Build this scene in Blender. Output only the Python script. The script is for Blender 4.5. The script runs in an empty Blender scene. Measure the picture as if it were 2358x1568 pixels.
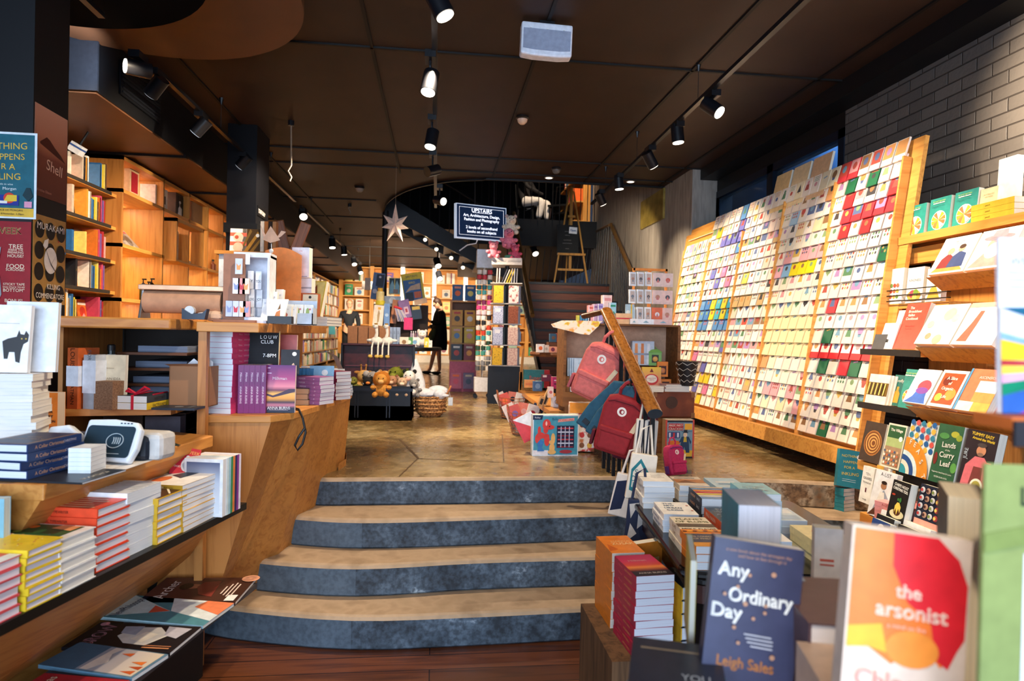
import bpy, bmesh, math, random
from mathutils import Matrix, Vector
RNG=random.Random(11)
COL=bpy.context.scene.collection
PI=math.pi
# ---------------------------------------------------------------- camera frame
FPX=1500.0; CAMP=Vector((0,0,1.58))
XD=Vector((0.9930962,-0.0210657,0.1153957)); YD=Vector((-0.1152224,0.0092675,0.9932965)); ZD=Vector((0.0219939,0.9997351,-0.0067762))
def ray(px,py):
    c=Vector(((px-1179)/FPX,(784-py)/FPX,1.0)); return Vector((XD.dot(c),YD.dot(c),ZD.dot(c)))
def _a(px,py,i,v):
    d=ray(px,py); return CAMP+d*((v-CAMP[i])/d[i])
def aX(px,py,v): return _a(px,py,0,v)
def aY(px,py,v): return _a(px,py,1,v)
def aZ(px,py,v): return _a(px,py,2,v)
# ---------------------------------------------------------------- materials
def lin(h):
    if isinstance(h,str):
        h=h.lstrip('#'); v=[int(h[i:i+2],16)/255 for i in (0,2,4)]
        return tuple(c/12.92 if c<=.04045 else ((c+.055)/1.055)**2.4 for c in v)
    return tuple(h)
_M={}
def nodes(name):
    m=bpy.data.materials.new(name); m.use_nodes=True; nt=m.node_tree; b=nt.nodes['Principled BSDF']; return m,nt,b
def K(h,rough=.5,metal=0,emit=0,var=.1,scale=30,spec=.35):
    """plain painted / printed colour with a faint procedural mottling"""
    key=(h,rough,metal,emit,var,scale)
    if key in _M: return _M[key]
    c=lin(h); m,nt,b=nodes('mat_%d'%len(_M)); N=nt.nodes; L=nt.links
    b.inputs['Roughness'].default_value=rough; b.inputs['Metallic'].default_value=metal
    b.inputs['Specular IOR Level'].default_value=spec
    if var>0:
        t=N.new('ShaderNodeTexCoord'); n=N.new('ShaderNodeTexNoise'); n.inputs['Scale'].default_value=scale; n.inputs['Detail'].default_value=2
        L.new(t.outputs['Object'],n.inputs['Vector'])
        r=N.new('ShaderNodeValToRGB'); r.color_ramp.elements[0].position=.3; r.color_ramp.elements[1].position=.7
        r.color_ramp.elements[0].color=(*[x*(1-var) for x in c],1); r.color_ramp.elements[1].color=(*[min(1,x*(1+var)) for x in c],1)
        L.new(n.outputs['Fac'],r.inputs['Fac']); L.new(r.outputs['Color'],b.inputs['Base Color'])
    else: b.inputs['Base Color'].default_value=(*c,1)
    if emit: b.inputs['Emission Color'].default_value=(*c,1); b.inputs['Emission Strength'].default_value=emit
    _M[key]=m; return m
def ramp(nt,stops):
    r=nt.nodes.new('ShaderNodeValToRGB'); e=r.color_ramp.elements
    while len(e)<len(stops): e.new(.5)
    for el,(p,c) in zip(e,stops): el.position=p; el.color=(*lin(c),1)
    return r
def wood(name,c1,c2,axis='x',scale=1.0,rough=.4,coat=0,planks=None):
    m,nt,b=nodes(name); N=nt.nodes; L=nt.links
    t=N.new('ShaderNodeTexCoord'); mp=N.new('ShaderNodeMapping'); s={'x':(1.2,16,16),'y':(16,1.2,16),'z':(16,16,1.2)}[axis]
    mp.inputs['Scale'].default_value=[v*scale for v in s]; L.new(t.outputs['Object'],mp.inputs['Vector'])
    n=N.new('ShaderNodeTexNoise'); n.inputs['Scale'].default_value=1.6; n.inputs['Detail'].default_value=7; n.inputs['Distortion'].default_value=1.2
    L.new(mp.outputs['Vector'],n.inputs['Vector'])
    r=ramp(nt,[(.25,c2),(.55,c1),(.8,c1)]); L.new(n.outputs['Fac'],r.inputs['Fac']); out=r.outputs['Color']
    if planks:
        bk=N.new('ShaderNodeTexBrick'); bk.inputs['Scale'].default_value=1; bk.inputs['Mortar Size'].default_value=.003
        bk.inputs['Brick Width'].default_value=planks[0]; bk.inputs['Row Height'].default_value=planks[1]
        bk.inputs['Color1'].default_value=(1,1,1,1); bk.inputs['Color2'].default_value=(.6,.6,.6,1); bk.inputs['Mortar'].default_value=(.12,.12,.12,1)
        L.new(t.outputs['Object'],bk.inputs['Vector'])
        mx=N.new('ShaderNodeMix'); mx.data_type='RGBA'; mx.blend_type='MULTIPLY'; mx.inputs['Factor'].default_value=1
        L.new(out,mx.inputs['A']); L.new(bk.outputs['Color'],mx.inputs['B']); out=mx.outputs['Result']
    L.new(out,b.inputs['Base Color']); b.inputs['Roughness'].default_value=rough; b.inputs['Coat Weight'].default_value=coat
    b.inputs['Specular IOR Level'].default_value=.35
    bp=N.new('ShaderNodeBump'); bp.inputs['Strength'].default_value=.08; L.new(n.outputs['Fac'],bp.inputs['Height']); L.new(bp.outputs['Normal'],b.inputs['Normal'])
    return m
def grad(name,stops,axis='z',rough=.4,noise=.0):
    """gradient print running along generated coordinates of the printed panel"""
    key=('grad',name)
    if key in _M: return _M[key]
    m,nt,b=nodes(name); N=nt.nodes; L=nt.links
    t=N.new('ShaderNodeTexCoord'); s=N.new('ShaderNodeSeparateXYZ'); src=t.outputs['Generated']
    if noise:
        n=N.new('ShaderNodeTexNoise'); n.inputs['Scale'].default_value=5; L.new(src,n.inputs['Vector'])
        mx=N.new('ShaderNodeMix'); mx.data_type='RGBA'; mx.blend_type='ADD'; mx.inputs['Factor'].default_value=noise
        L.new(src,mx.inputs['A']); L.new(n.outputs['Color'],mx.inputs['B']); src=mx.outputs['Result']
    L.new(src,s.inputs[0])
    r=ramp(nt,stops); L.new(s.outputs[{'x':0,'y':1,'z':2}[axis]],r.inputs['Fac']); L.new(r.outputs['Color'],b.inputs['Base Color'])
    b.inputs['Roughness'].default_value=rough; b.inputs['Specular IOR Level'].default_value=.3
    _M[key]=m; return m
def speck(name,stops,scale=12,rough=.6,detail=5,bump=0,kind='noise',stretch=(1,1,1),spec=.35):
    key=('speck',name)
    if key in _M: return _M[key]
    m,nt,b=nodes(name); N=nt.nodes; L=nt.links
    t=N.new('ShaderNodeTexCoord'); mp=N.new('ShaderNodeMapping'); mp.inputs['Scale'].default_value=stretch; L.new(t.outputs['Object'],mp.inputs['Vector'])
    if kind=='noise':
        n=N.new('ShaderNodeTexNoise'); n.inputs['Detail'].default_value=detail; o=n.outputs['Fac']
    else:
        n=N.new('ShaderNodeTexVoronoi'); o=n.outputs['Distance']
    n.inputs['Scale'].default_value=scale; L.new(mp.outputs['Vector'],n.inputs['Vector'])
    r=ramp(nt,stops); L.new(o,r.inputs['Fac']); L.new(r.outputs['Color'],b.inputs['Base Color']); b.inputs['Roughness'].default_value=rough
    b.inputs['Specular IOR Level'].default_value=spec
    if bump:
        bp=N.new('ShaderNodeBump'); bp.inputs['Strength'].default_value=bump; L.new(o,bp.inputs['Height']); L.new(bp.outputs['Normal'],b.inputs['Normal'])
    _M[key]=m; return m
# ---------------------------------------------------------------- mesh builder
_TXT={}
def textgeo(s):
    """outline of a text line as (verts, faces, width); cap height about 0.7"""
    if s in _TXT: return _TXT[s]
    cu=bpy.data.curves.new('t','FONT'); cu.body=s; cu.size=1; cu.align_x='CENTER'; cu.resolution_u=3
    o=bpy.data.objects.new('t',cu); me=bpy.data.meshes.new_from_object(o)
    vs=[(v.co.x,v.co.y) for v in me.vertices]; fs=[tuple(p.vertices) for p in me.polygons]
    w=(max(v[0] for v in vs)-min(v[0] for v in vs)) if vs else 1
    bpy.data.objects.remove(o); bpy.data.curves.remove(cu); bpy.data.meshes.remove(me)
    _TXT[s]=(vs,fs,w); return _TXT[s]
class MB:
    def __init__(s): s.v=[]; s.f=[]; s.mi=[]; s.m=[]; s.T=None
    def _m(s,m):
        if m not in s.m: s.m.append(m)
        return s.m.index(m)
    def add(s,vs,fs,m,T=None):
        T=T or s.T; n=len(s.v); i=s._m(m)
        s.v+= [tuple(T@Vector(v)) for v in vs] if T else [tuple(v) for v in vs]
        for f in fs: s.f.append(tuple(n+k for k in f)); s.mi.append(i)
        return s
    def box(s,x0,x1,y0,y1,z0,z1,m,T=None):
        return s.add([(x0,y0,z0),(x1,y0,z0),(x1,y1,z0),(x0,y1,z0),(x0,y0,z1),(x1,y0,z1),(x1,y1,z1),(x0,y1,z1)],
          [(0,3,2,1),(4,5,6,7),(0,1,5,4),(1,2,6,5),(2,3,7,6),(3,0,4,7)],m,T)
    def prism(s,poly,z0,z1,m,T=None,top=None):
        top=top or poly; n=len(poly)
        a=sum(poly[i][0]*poly[(i+1)%n][1]-poly[(i+1)%n][0]*poly[i][1] for i in range(n))
        if a<0: poly=poly[::-1]; top=top[::-1]
        vs=[(x,y,z0) for x,y in poly]+[(x,y,z1) for x,y in top]
        return s.add(vs,[tuple(range(n))[::-1],tuple(range(n,2*n))]+[(i,(i+1)%n,n+(i+1)%n,n+i) for i in range(n)],m,T)
    def poly(s,pts,m,T=None): return s.add(pts,[tuple(range(len(pts)))],m,T)
    def cyl(s,a,b,r0,m,r1=None,n=12,T=None,cap=True):
        a=Vector(a); b=Vector(b); r1=r0 if r1 is None else r1; d=(b-a).normalized(); u=d.orthogonal().normalized(); w=d.cross(u)
        vs=[]
        for p,r in ((a,r0),(b,r1)):
            for i in range(n): t=2*PI*i/n; vs.append(tuple(p+(u*math.cos(t)+w*math.sin(t))*r))
        fs=[(i,(i+1)%n,n+(i+1)%n,n+i) for i in range(n)]
        if cap: fs+=[tuple(range(n))[::-1],tuple(range(n,2*n))]
        return s.add(vs,fs,m,T)
    def tube(s,pts,r,m,n=6,T=None,closed=False):
        pts=[Vector(p) for p in pts]; N=len(pts); vs=[]; pu=None
        for i,p in enumerate(pts):
            d=(pts[(i+1)%N] if (closed or i<N-1) else p)-(pts[i-1] if (closed or i>0) else p); d.normalize()
            u=d.orthogonal().normalized() if pu is None else (pu-d*pu.dot(d)).normalized(); pu=u; w=d.cross(u)
            rr=r[i] if isinstance(r,(list,tuple)) else r
            for k in range(n): t=2*PI*k/n; vs.append(tuple(p+(u*math.cos(t)+w*math.sin(t))*rr))
        fs=[]
        for i in range(N if closed else N-1):
            j=(i+1)%N
            for k in range(n): fs.append((i*n+k,i*n+(k+1)%n,j*n+(k+1)%n,j*n+k))
        if not closed: fs+=[tuple(range(n))[::-1],tuple(range((N-1)*n,N*n))]
        return s.add(vs,fs,m,T)
    def ball(s,c,r,m,sc=(1,1,1),n=12,h=8,T=None):
        vs=[(c[0],c[1],c[2]-r*sc[2])]; 
        for j in range(1,h):
            a=-PI/2+PI*j/h
            for i in range(n): t=2*PI*i/n; vs.append((c[0]+r*sc[0]*math.cos(a)*math.cos(t),c[1]+r*sc[1]*math.cos(a)*math.sin(t),c[2]+r*sc[2]*math.sin(a)))
        vs.append((c[0],c[1],c[2]+r*sc[2])); L=len(vs)-1; fs=[]
        for i in range(n): fs.append((0,1+(i+1)%n,1+i)); fs.append((L,L-n+i,L-n+(i+1)%n))
        for j in range(h-2):
            for i in range(n): a=1+j*n; fs.append((a+i,a+(i+1)%n,a+n+(i+1)%n,a+n+i))
        return s.add(vs,fs,m,T)
    def lathe(s,prof,m,n=16,T=None,c=(0,0)):
        vs=[]; h=len(prof)
        for r,z in prof:
            for i in range(n): t=2*PI*i/n; vs.append((c[0]+r*math.cos(t),c[1]+r*math.sin(t),z))
        fs=[(j*n+i,j*n+(i+1)%n,(j+1)*n+(i+1)%n,(j+1)*n+i) for j in range(h-1) for i in range(n)]
        fs+=[tuple(range(n))[::-1],tuple(range((h-1)*n,h*n))]
        return s.add(vs,fs,m,T)
    def disc(s,cx,cy,z,rx,ry,m,n=20,T=None,a0=0,a1=2*PI):
        full=abs(a1-a0-2*PI)<1e-6; k=n if full else n+1
        p=[(cx+rx*math.cos(a0+(a1-a0)*i/n),cy+ry*math.sin(a0+(a1-a0)*i/n),z) for i in range(k)]
        if not full: p=[(cx,cy,z)]+p
        return s.poly(p,m,T)
    def text(s,t,cx,cy,z,size,m,T=None,rot=0,maxw=None,shear=0,bold=0):
        vs,fs,w=textgeo(t); k=size/.7
        if maxw and w*k>maxw: kx=maxw/w
        else: kx=k
        c,q=math.cos(rot),math.sin(rot); 
        for off in ((0,0),)+(((bold,0),(0,bold)) if bold else ()):
            P=[]
            for x,y in vs:
                X=x*kx+shear*y*k+off[0]; Y=(y-.35)*k+off[1]; P.append((cx+X*c-Y*q,cy+X*q+Y*c,z+(off[0]+off[1])*.02))
            s.add(P,fs,m,T)
        return s
    def mesh(s,name='m',smooth=False):
        me=bpy.data.meshes.new(name); me.from_pydata(s.v,[],s.f)
        for m in s.m: me.materials.append(m)
        me.polygons.foreach_set('material_index',s.mi)
        if smooth:
            me.polygons.foreach_set('use_smooth',[True]*len(s.f))
            try: me.set_sharp_from_angle(angle=math.radians(40))
            except Exception: pass
        me.update(); return me
    def build(s,name,parent=None,M=None,smooth=False,bevel=0,subsurf=0):
        o=link(name,s.mesh(name,smooth),parent,M)
        if bevel:
            b=o.modifiers.new('bevel','BEVEL'); b.width=bevel; b.segments=2; b.limit_method='ANGLE'; b.angle_limit=math.radians(50)
        if subsurf:
            q=o.modifiers.new('sub','SUBSURF'); q.levels=subsurf; q.render_levels=subsurf
        return o
def link(name,me,parent=None,M=None):
    o=bpy.data.objects.new(name,me); COL.objects.link(o)
    if parent: o.parent=parent
    if M is not None: o.matrix_basis=M
    return o
def tag(o,label,cat,group=None):
    o['label']=label; o['category']=cat
    if group: o['group']=group
    return o
def thing(name,label,cat,M=None,group=None):
    o=bpy.data.objects.new(name,None); o.empty_display_size=.05; COL.objects.link(o)
    if M is not None: o.matrix_basis=M
    return tag(o,label,cat,group)
def struct(o): o['kind']='structure'; return o
def Tr(x,y=None,z=None):
    return Matrix.Translation(Vector(x) if y is None else Vector((x,y,z)))
def Rz(d): return Matrix.Rotation(math.radians(d),4,'Z')
def Rx(d): return Matrix.Rotation(math.radians(d),4,'X')
def Ry(d): return Matrix.Rotation(math.radians(d),4,'Y')
def copytree(o,parent=None):
    c=o.copy(); COL.objects.link(c)
    if parent: c.parent=parent; c.matrix_basis=o.matrix_basis.copy()
    for ch in list(o.children): copytree(ch,c)
    return c
def place(px,py,z,rz=0): return Tr(aZ(px,py,z))@Rz(rz)
def faceout(M,lean=0): return M@Rx(90-lean)          # cover towards local -Y, leaning back by lean degrees
# ---------------------------------------------------------------- books
PAGE='f1ead9'
_BK={}
def bookmesh(w,h,t,cover,page,hard,spinec):
    key=(round(w,3),round(h,3),round(t,4),cover,page,hard,spinec)
    if key in _BK: return _BK[key]
    c=.0028 if hard else .0007; ov=.003 if hard else 0
    cm=K(cover,.38); sm=K(spinec,.38) if spinec else cm; a=MB()
    a.box(-w/2,w/2,0,h,0,c,cm); a.box(-w/2,w/2,0,h,t-c,t,cm); a.box(-w/2,-w/2+c*1.5,0,h,c,t-c,sm)
    if spinec: a.box(-w/2-.0005,-w/2+.0001,.0005,h-.0005,0,t,sm)
    p=speck('pages_'+page,[(.35,page),(.65,'%02x%02x%02x'%tuple(max(0,int(int(page[i:i+2],16)*.9)) for i in (0,2,4)))],scale=1,rough=.8,stretch=(4,4,900))
    b=MB(); b.box(-w/2+c,w/2-.001-ov,.0005+ov,h-.0005-ov,c,t-c,p)
    _BK[key]=(a.mesh('cover'),b.mesh('page_block')); return _BK[key]
def artmesh(art,w,h,t):
    sh=MB(); txs=[]; z=t+.0004; dz=.00035
    for it in art:
        k=it[0]; X=lambda u:-w/2+u*w; Y=lambda v:v*h
        if k=='t': tx=MB(); txs.append(tx)
        if k=='r': sh.poly([(X(it[1]),Y(it[2]),z),(X(it[3]),Y(it[2]),z),(X(it[3]),Y(it[4]),z),(X(it[1]),Y(it[4]),z)],K(it[5],.4))
        elif k=='c': sh.disc(X(it[1]),Y(it[2]),z,it[3]*w,(it[5] if len(it)>5 else it[3])*w,K(it[4],.4))
        elif k=='w': sh.disc(X(it[1]),Y(it[2]),z,it[3]*w,it[3]*w,K(it[4],.4),n=10,a0=it[5],a1=it[6])
        elif k=='p': sh.poly([(X(u),Y(v),z) for u,v in it[1]],K(it[2],.4))
        elif k=='m': sh.poly([(X(it[1]),Y(it[2]),z),(X(it[3]),Y(it[2]),z),(X(it[3]),Y(it[4]),z),(X(it[1]),Y(it[4]),z)],it[5])
        elif k=='t': tx.text(it[1],X(it[2]),Y(it[3]),z,it[4]*h,K(it[5],.4),maxw=(it[6] if len(it)>6 else .92)*w,rot=(it[7] if len(it)>7 else 0),bold=(it[8] if len(it)>8 else 0))
        z+=dz
    return sh,txs
_ART={}
def spinetext(txs,items,w,h,t):
    T=Matrix.Translation((-w/2-.0011,h,t/2))@Matrix(((0,0,-1,0),(-1,0,0,0),(0,1,0,0),(0,0,0,1)))
    for (s,u,size,c) in items: tx=MB(); tx.text(s,u*h,0,0,size*t,K(c,.4),T=T,maxw=h*.55); txs.append(tx)
def book(w,h,t,cover,label,M,group=None,art=None,page=PAGE,hard=False,spine=None,spinec=None,name='paperback_book',cat='book'):
    a,b=bookmesh(w,h,t,cover,page,hard,spinec)
    r=thing(name if not hard or name!='paperback_book' else 'hardback_book',label,cat,M,group)
    link('cover',a,r); link('page_block',b,r)
    if art or spine:
        key=(str(art),str(spine),w,h,t)
        if key not in _ART:
            sh,tx=artmesh(art or [],w,h,t)
            if spine: spinetext(tx,spine,w,h,t)
            _ART[key]=(sh.mesh('cover_art') if sh.v else None, [q.mesh('title') for q in tx if q.v])
        s,x=_ART[key]
        if s: link('cover_art',s,r)
        for q in x: link('title',q,r)
    return r
ORD=['topmost','second from the top','third from the top','fourth from the top','fifth from the top','sixth from the top','seventh from the top','eighth from the top','ninth from the top','tenth from the top','eleventh from the top','twelfth from the top','thirteenth from the top','fourteenth from the top','fifteenth from the top','sixteenth from the top','seventeenth from the top','eighteenth from the top']
NTH=['first','second','third','fourth','fifth','sixth','seventh','eighth','ninth','tenth','eleventh','twelfth','thirteenth','fourteenth','fifteenth','sixteenth','seventeenth','eighteenth','nineteenth','twentieth']
def nth(i):
    if i<20: return NTH[i]
    n=i+1; return '%d%s'%(n,{1:'st',2:'nd',3:'rd'}.get(n%10,'th') if n%100 not in (11,12,13) else 'th')
def stack(n,w,h,t,cover,desc,M,group,art=None,page=PAGE,hard=False,spine=None,spinec=None,jit=.004,rot=1.2,where='',only_top_art=True,name='paperback_book'):
    """flat pile of n copies; bottom centre of the spine-side lies at M"""
    out=[]
    for i in range(n):
        k=n-1-i; lab='%s, %s%s%s'%(desc,ORD[k],'' if where==' on the black table' else ' in its pile',where)
        J=Tr(RNG.uniform(-jit,jit),RNG.uniform(-jit,jit)-h/2,i*(t+.0006))
        J=Rz(RNG.uniform(-rot,rot))@J
        out.append(book(w,h,t,cover,lab,M@J,group,art if (k==0 or not only_top_art) else None,page,hard,spine,spinec,name=name))
    return out
# ================================================================ SHELL
BLK=K('0d0e12',.45,var=.05); BLKM=K('101116',.35,var=.05); WALLK=K('0b0b0e',.55,var=.1)
OAK=wood('oak',"c98a45","a9682c",'x',1,.42); OAKY=wood('oak_y',"c98a45","a9682c",'y',1,.42); OAKZ=wood('oak_z',"c08040","9d5f28",'z',1,.42)
PINE=wood('pine',"e0a050","c07a30",'y',1,.42); PINEZ=wood('pine_z',"dfa052","bd7a34",'z',1,.42); PINEX=wood('pine_x',"e2a456","c48238",'x',1,.42)
WALN=wood('walnut',"6a3d20","3c2012",'x',1,.45); WALNZ=wood('walnut_z',"8a5a38","5a3820",'z',1,.45)
FLOORW=wood('floorboards',"6b3b20","35190d",'x',.8,.28,.15,planks=(2.2,.14))
def conc_floor():
    m,nt,b=nodes('polished_concrete'); N=nt.nodes; L=nt.links
    t=N.new('ShaderNodeTexCoord'); n=N.new('ShaderNodeTexNoise'); n.inputs['Scale'].default_value=1.1; n.inputs['Detail'].default_value=8; n.inputs['Distortion'].default_value=.6
    L.new(t.outputs['Object'],n.inputs['Vector'])
    r=ramp(nt,[(.28,'5e4930'),(.42,'7d6543'),(.55,'9a8258'),(.66,'b09a72'),(.8,'7a6444')]); L.new(n.outputs['Fac'],r.inputs['Fac'])
    n2=N.new('ShaderNodeTexNoise'); n2.inputs['Scale'].default_value=9; n2.inputs['Detail'].default_value=6; L.new(t.outputs['Object'],n2.inputs['Vector'])
    r2=ramp(nt,[(.3,'b8b0a0'),(.55,'ffffff')]); L.new(n2.outputs['Fac'],r2.inputs['Fac'])
    mx=N.new('ShaderNodeMix'); mx.data_type='RGBA'; mx.blend_type='MULTIPLY'; mx.inputs['Factor'].default_value=.8
    L.new(r.outputs['Color'],mx.inputs['A']); L.new(r2.outputs['Color'],mx.inputs['B']); L.new(mx.outputs['Result'],b.inputs['Base Color'])
    r3=ramp(nt,[(.3,'686868'),(.7,'a0a0a0')]); L.new(n2.outputs['Fac'],r3.inputs['Fac']); L.new(r3.outputs['Color'],b.inputs['Roughness'])
    b.inputs['Specular IOR Level'].default_value=.4
    return m
CONC=conc_floor()
TREAD=speck('tread_concrete',[(.25,'8a7258'),(.5,'b0967a'),(.75,'9c8468')],scale=7,rough=.65,detail=9,bump=.1)
def riser_mat(name,stops,lo):
    m,nt,b=nodes(name); N=nt.nodes; L=nt.links
    t=N.new('ShaderNodeTexCoord'); n=N.new('ShaderNodeTexNoise'); n.inputs['Scale'].default_value=5; n.inputs['Detail'].default_value=10; n.inputs['Roughness'].default_value=.65
    L.new(t.outputs['Object'],n.inputs['Vector']); r=ramp(nt,stops); L.new(n.outputs['Fac'],r.inputs['Fac'])
    n2=N.new('ShaderNodeTexNoise'); n2.inputs['Scale'].default_value=40; n2.inputs['Detail'].default_value=4; L.new(t.outputs['Object'],n2.inputs['Vector'])
    r2=ramp(nt,[(.35,lo),(.6,'ffffff')]); L.new(n2.outputs['Fac'],r2.inputs['Fac'])
    mx=N.new('ShaderNodeMix'); mx.data_type='RGBA'; mx.blend_type='MULTIPLY'; mx.inputs['Factor'].default_value=.7
    L.new(r.outputs['Color'],mx.inputs['A']); L.new(r2.outputs['Color'],mx.inputs['B']); L.new(mx.outputs['Result'],b.inputs['Base Color']); b.inputs['Roughness'].default_value=.6
    bp=N.new('ShaderNodeBump'); bp.inputs['Strength'].default_value=.15; L.new(n.outputs['Fac'],bp.inputs['Height']); L.new(bp.outputs['Normal'],b.inputs['Normal'])
    return m
RISER=riser_mat('worn_painted_riser',[(.36,'2b343d'),(.5,'46535f'),(.62,'5d6b78'),(.7,'a9b4bb')],'909090')  # blue-grey holds the cool daylight's tint; dark paint and flakes are its own
RISERS=riser_mat('grey_rendered_riser',[(.3,'46535f'),(.7,'5d6c79')],'d0d0d0')  # smoother grey with the same cool daylight tint put into the colour
RISERB=riser_mat('flaking_riser',[(.36,'6b4a30'),(.48,'8a6a48'),(.56,'b7a68e'),(.68,'7a5a3c')],'707070')
def make_brick():
    m,nt,b=nodes('black_painted_brick'); N=nt.nodes; L=nt.links
    t=N.new('ShaderNodeTexCoord'); mp=N.new('ShaderNodeMapping'); mp.inputs['Rotation'].default_value=(0,0,0)
    s=N.new('ShaderNodeSeparateXYZ'); c=N.new('ShaderNodeCombineXYZ'); L.new(t.outputs['Object'],s.inputs[0]); L.new(s.outputs['Y'],c.inputs['X']); L.new(s.outputs['Z'],c.inputs['Y'])
    bk=N.new('ShaderNodeTexBrick'); bk.inputs['Scale'].default_value=1; bk.inputs['Brick Width'].default_value=.24; bk.inputs['Row Height'].default_value=.086; bk.inputs['Mortar Size'].default_value=.006; bk.inputs['Mortar Smooth'].default_value=.6
    bk.inputs['Color1'].default_value=(.13,.115,.105,1); bk.inputs['Color2'].default_value=(.095,.084,.078,1); bk.inputs['Mortar'].default_value=(.045,.038,.035,1)
    L.new(c.outputs[0],bk.inputs['Vector']); L.new(bk.outputs['Color'],b.inputs['Base Color']); b.inputs['Roughness'].default_value=.38
    n=N.new('ShaderNodeTexNoise'); n.inputs['Scale'].default_value=35; n.inputs['Detail'].default_value=6; L.new(t.outputs['Object'],n.inputs['Vector'])
    ma=N.new('ShaderNodeMath'); ma.operation='MULTIPLY_ADD'; ma.inputs[1].default_value=-.9; L.new(bk.outputs['Fac'],ma.inputs[0]); 
    mb=N.new('ShaderNodeMath'); mb.operation='MULTIPLY'; mb.inputs[1].default_value=.25; L.new(n.outputs['Fac'],mb.inputs[0]); L.new(mb.outputs[0],ma.inputs[2])
    bp=N.new('ShaderNodeBump'); bp.inputs['Strength'].default_value=.7; bp.inputs['Distance'].default_value=.012; L.new(ma.outputs[0],bp.inputs['Height']); L.new(bp.outputs['Normal'],b.inputs['Normal'])
    return m
BRICK=make_brick()
CEILM=speck('ceiling_brown_black',[(.3,'2c1e17'),(.7,'38271d')],scale=2,rough=.55,spec=.3)
CEILD=K('141012',.5,var=.1)
GREYW=speck('distressed_grey_plaster',[(.3,'77706a'),(.45,'a49c92'),(.6,'8c847b'),(.75,'b5ada2')],scale=2.2,rough=.7,detail=10,stretch=(4,4,.6))
# floors and steps
o=struct(MB().box(-4,4,-2,4.6,-.05,0,FLOORW).build('floor'))
ST=[(.17,[(-1.3,3.62),(-1.0,3.46),(-.39,3.305),(.25,3.305),(.93,3.335),(1.7,3.33),(2.6,3.15),(3.45,2.85)]),
    (.34,[(-1.25,3.82),(-.93,3.66),(-.40,3.545),(.25,3.60),(1.0,3.62),(1.7,3.62),(2.6,3.45),(3.45,3.15)]),
    (.51,[(-1.25,4.08),(-.83,3.91),(-.40,3.81),(.27,3.84),(1.15,3.90),(1.8,3.88),(2.6,3.72),(3.45,3.42)]),
    (.68,[(-1.25,4.3),(-.76,4.13),(-.4,4.12),(.28,4.13),(1.13,4.135),(2.09,4.05),(2.52,3.95),(3.45,3.65)])]
def smooth(pl,n=4):
    out=[]
    for i in range(len(pl)-1):
        p0=pl[max(0,i-1)];p1=pl[i];p2=pl[i+1];p3=pl[min(len(pl)-1,i+2)]
        for k in range(n):
            t=k/n; out.append(tuple(.5*((2*b)+(c-a)*t+(2*a-5*b+4*c-d)*t*t+(3*b-a-3*c+d)*t**3) for a,b,c,d in zip(p0,p1,p2,p3)))
    return out+[pl[-1]]
for k,(z,pl) in enumerate(ST):
    p=smooth(pl); mb=MB(); nx=smooth(ST[k+1][1]) if k<3 else None
    rows=[(0.0,z-.17),(.012,z-.16),(.016,z-.02),(.004,z-.006),(-.012,z)]
    for i in range(len(p)-1):
        a,b=p[i],p[i+1]; xm=(a[0]+b[0])/2
        rm=RISERS if (xm<-.4 and k<3) else (RISERB if (k==3 and xm>1.3) else RISER)
        for (d0,z0),(d1,z1) in zip(rows,rows[1:]):
            mb.poly([(a[0],a[1]-d0,z0),(b[0],b[1]-d0,z0),(b[0],b[1]-d1,z1),(a[0],a[1]-d1,z1)],rm if z1<z-.01 else TREAD)
        if nx: mb.poly([(a[0],a[1]+.012,z),(b[0],b[1]+.012,z),(nx[i+1][0],nx[i+1][1]+.02,z),(nx[i][0],nx[i][1]+.02,z)],TREAD)
    # a joint line and small end faces
    struct(mb.build('concrete_step',smooth=False))
p=smooth(ST[3][1]); 
mb=MB(); mb.poly([(x,y+.012,.68) for x,y in p]+[(3.9,3.65,.68),(3.9,22,.68),(-4,22,.68),(-4,4.3,.68)],CONC)
struct(mb.build('upper_floor'))
mb=MB()
for pts in ([(-.3,5.6),(-.12,4.75),(-.1,4.74),(-.28,5.6)],[(-.1,4.75),(.5,4.6),(.5,4.59),(-.1,4.735)],[(.5,4.6),(.62,5.9),(.61,5.9),(.49,4.6)],[(-.12,4.75),(-.22,4.14),(-.21,4.14),(-.11,4.75)],[(.95,8.6),(.75,6.4),(.74,6.4),(.94,8.6)]):
    mb.poly([(x,y,.6815) for x,y in pts],K('5c4630',.7))
struct(mb.build('trim_floor_joints'))
# ceiling
mb=MB(); Z=3.7
cv=[(3.9,8.75),(.97,8.75),(.55,8.82),(.1,9.02),(-.35,9.5),(-.65,10.1),(-.85,10.8),(-.96,11.67)]
mb.poly([(-4,-2,Z),(3.9,-2,Z)]+[(x,y,Z) for x,y in cv]+[(-.96,13.2,Z),(-4,13.2,Z)],CEILM)
mb.poly([(-4,13.2,Z),(3.9,13.2,Z),(3.9,22,Z),(-4,22,Z)],CEILM)
struct(mb.build('ceiling'))
mb=MB(); cp=smooth(cv,5)
for i in range(len(cp)-1):
    a,b=cp[i],cp[i+1]; mb.poly([(a[0],a[1]+.006,Z-.03),(b[0],b[1]+.006,Z-.03),(b[0],b[1]+.006,Z+.35),(a[0],a[1]+.006,Z+.35)],BLK)
    mb.poly([(a[0],a[1]-.03,Z-.03),(b[0],b[1]-.03,Z-.03),(b[0],b[1]+.006,Z-.03),(a[0],a[1]+.006,Z-.03)],BLK)
struct(mb.build('trim_opening_edge'))
mb=MB(); J=K('0c0908',.6)
for x in (-2.05,-.52,.7,1.95,3.0): mb.box(x-.012,x+.012,-1,8.7 if x>-.9 else 13,Z-.014,Z+.002,J)
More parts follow.
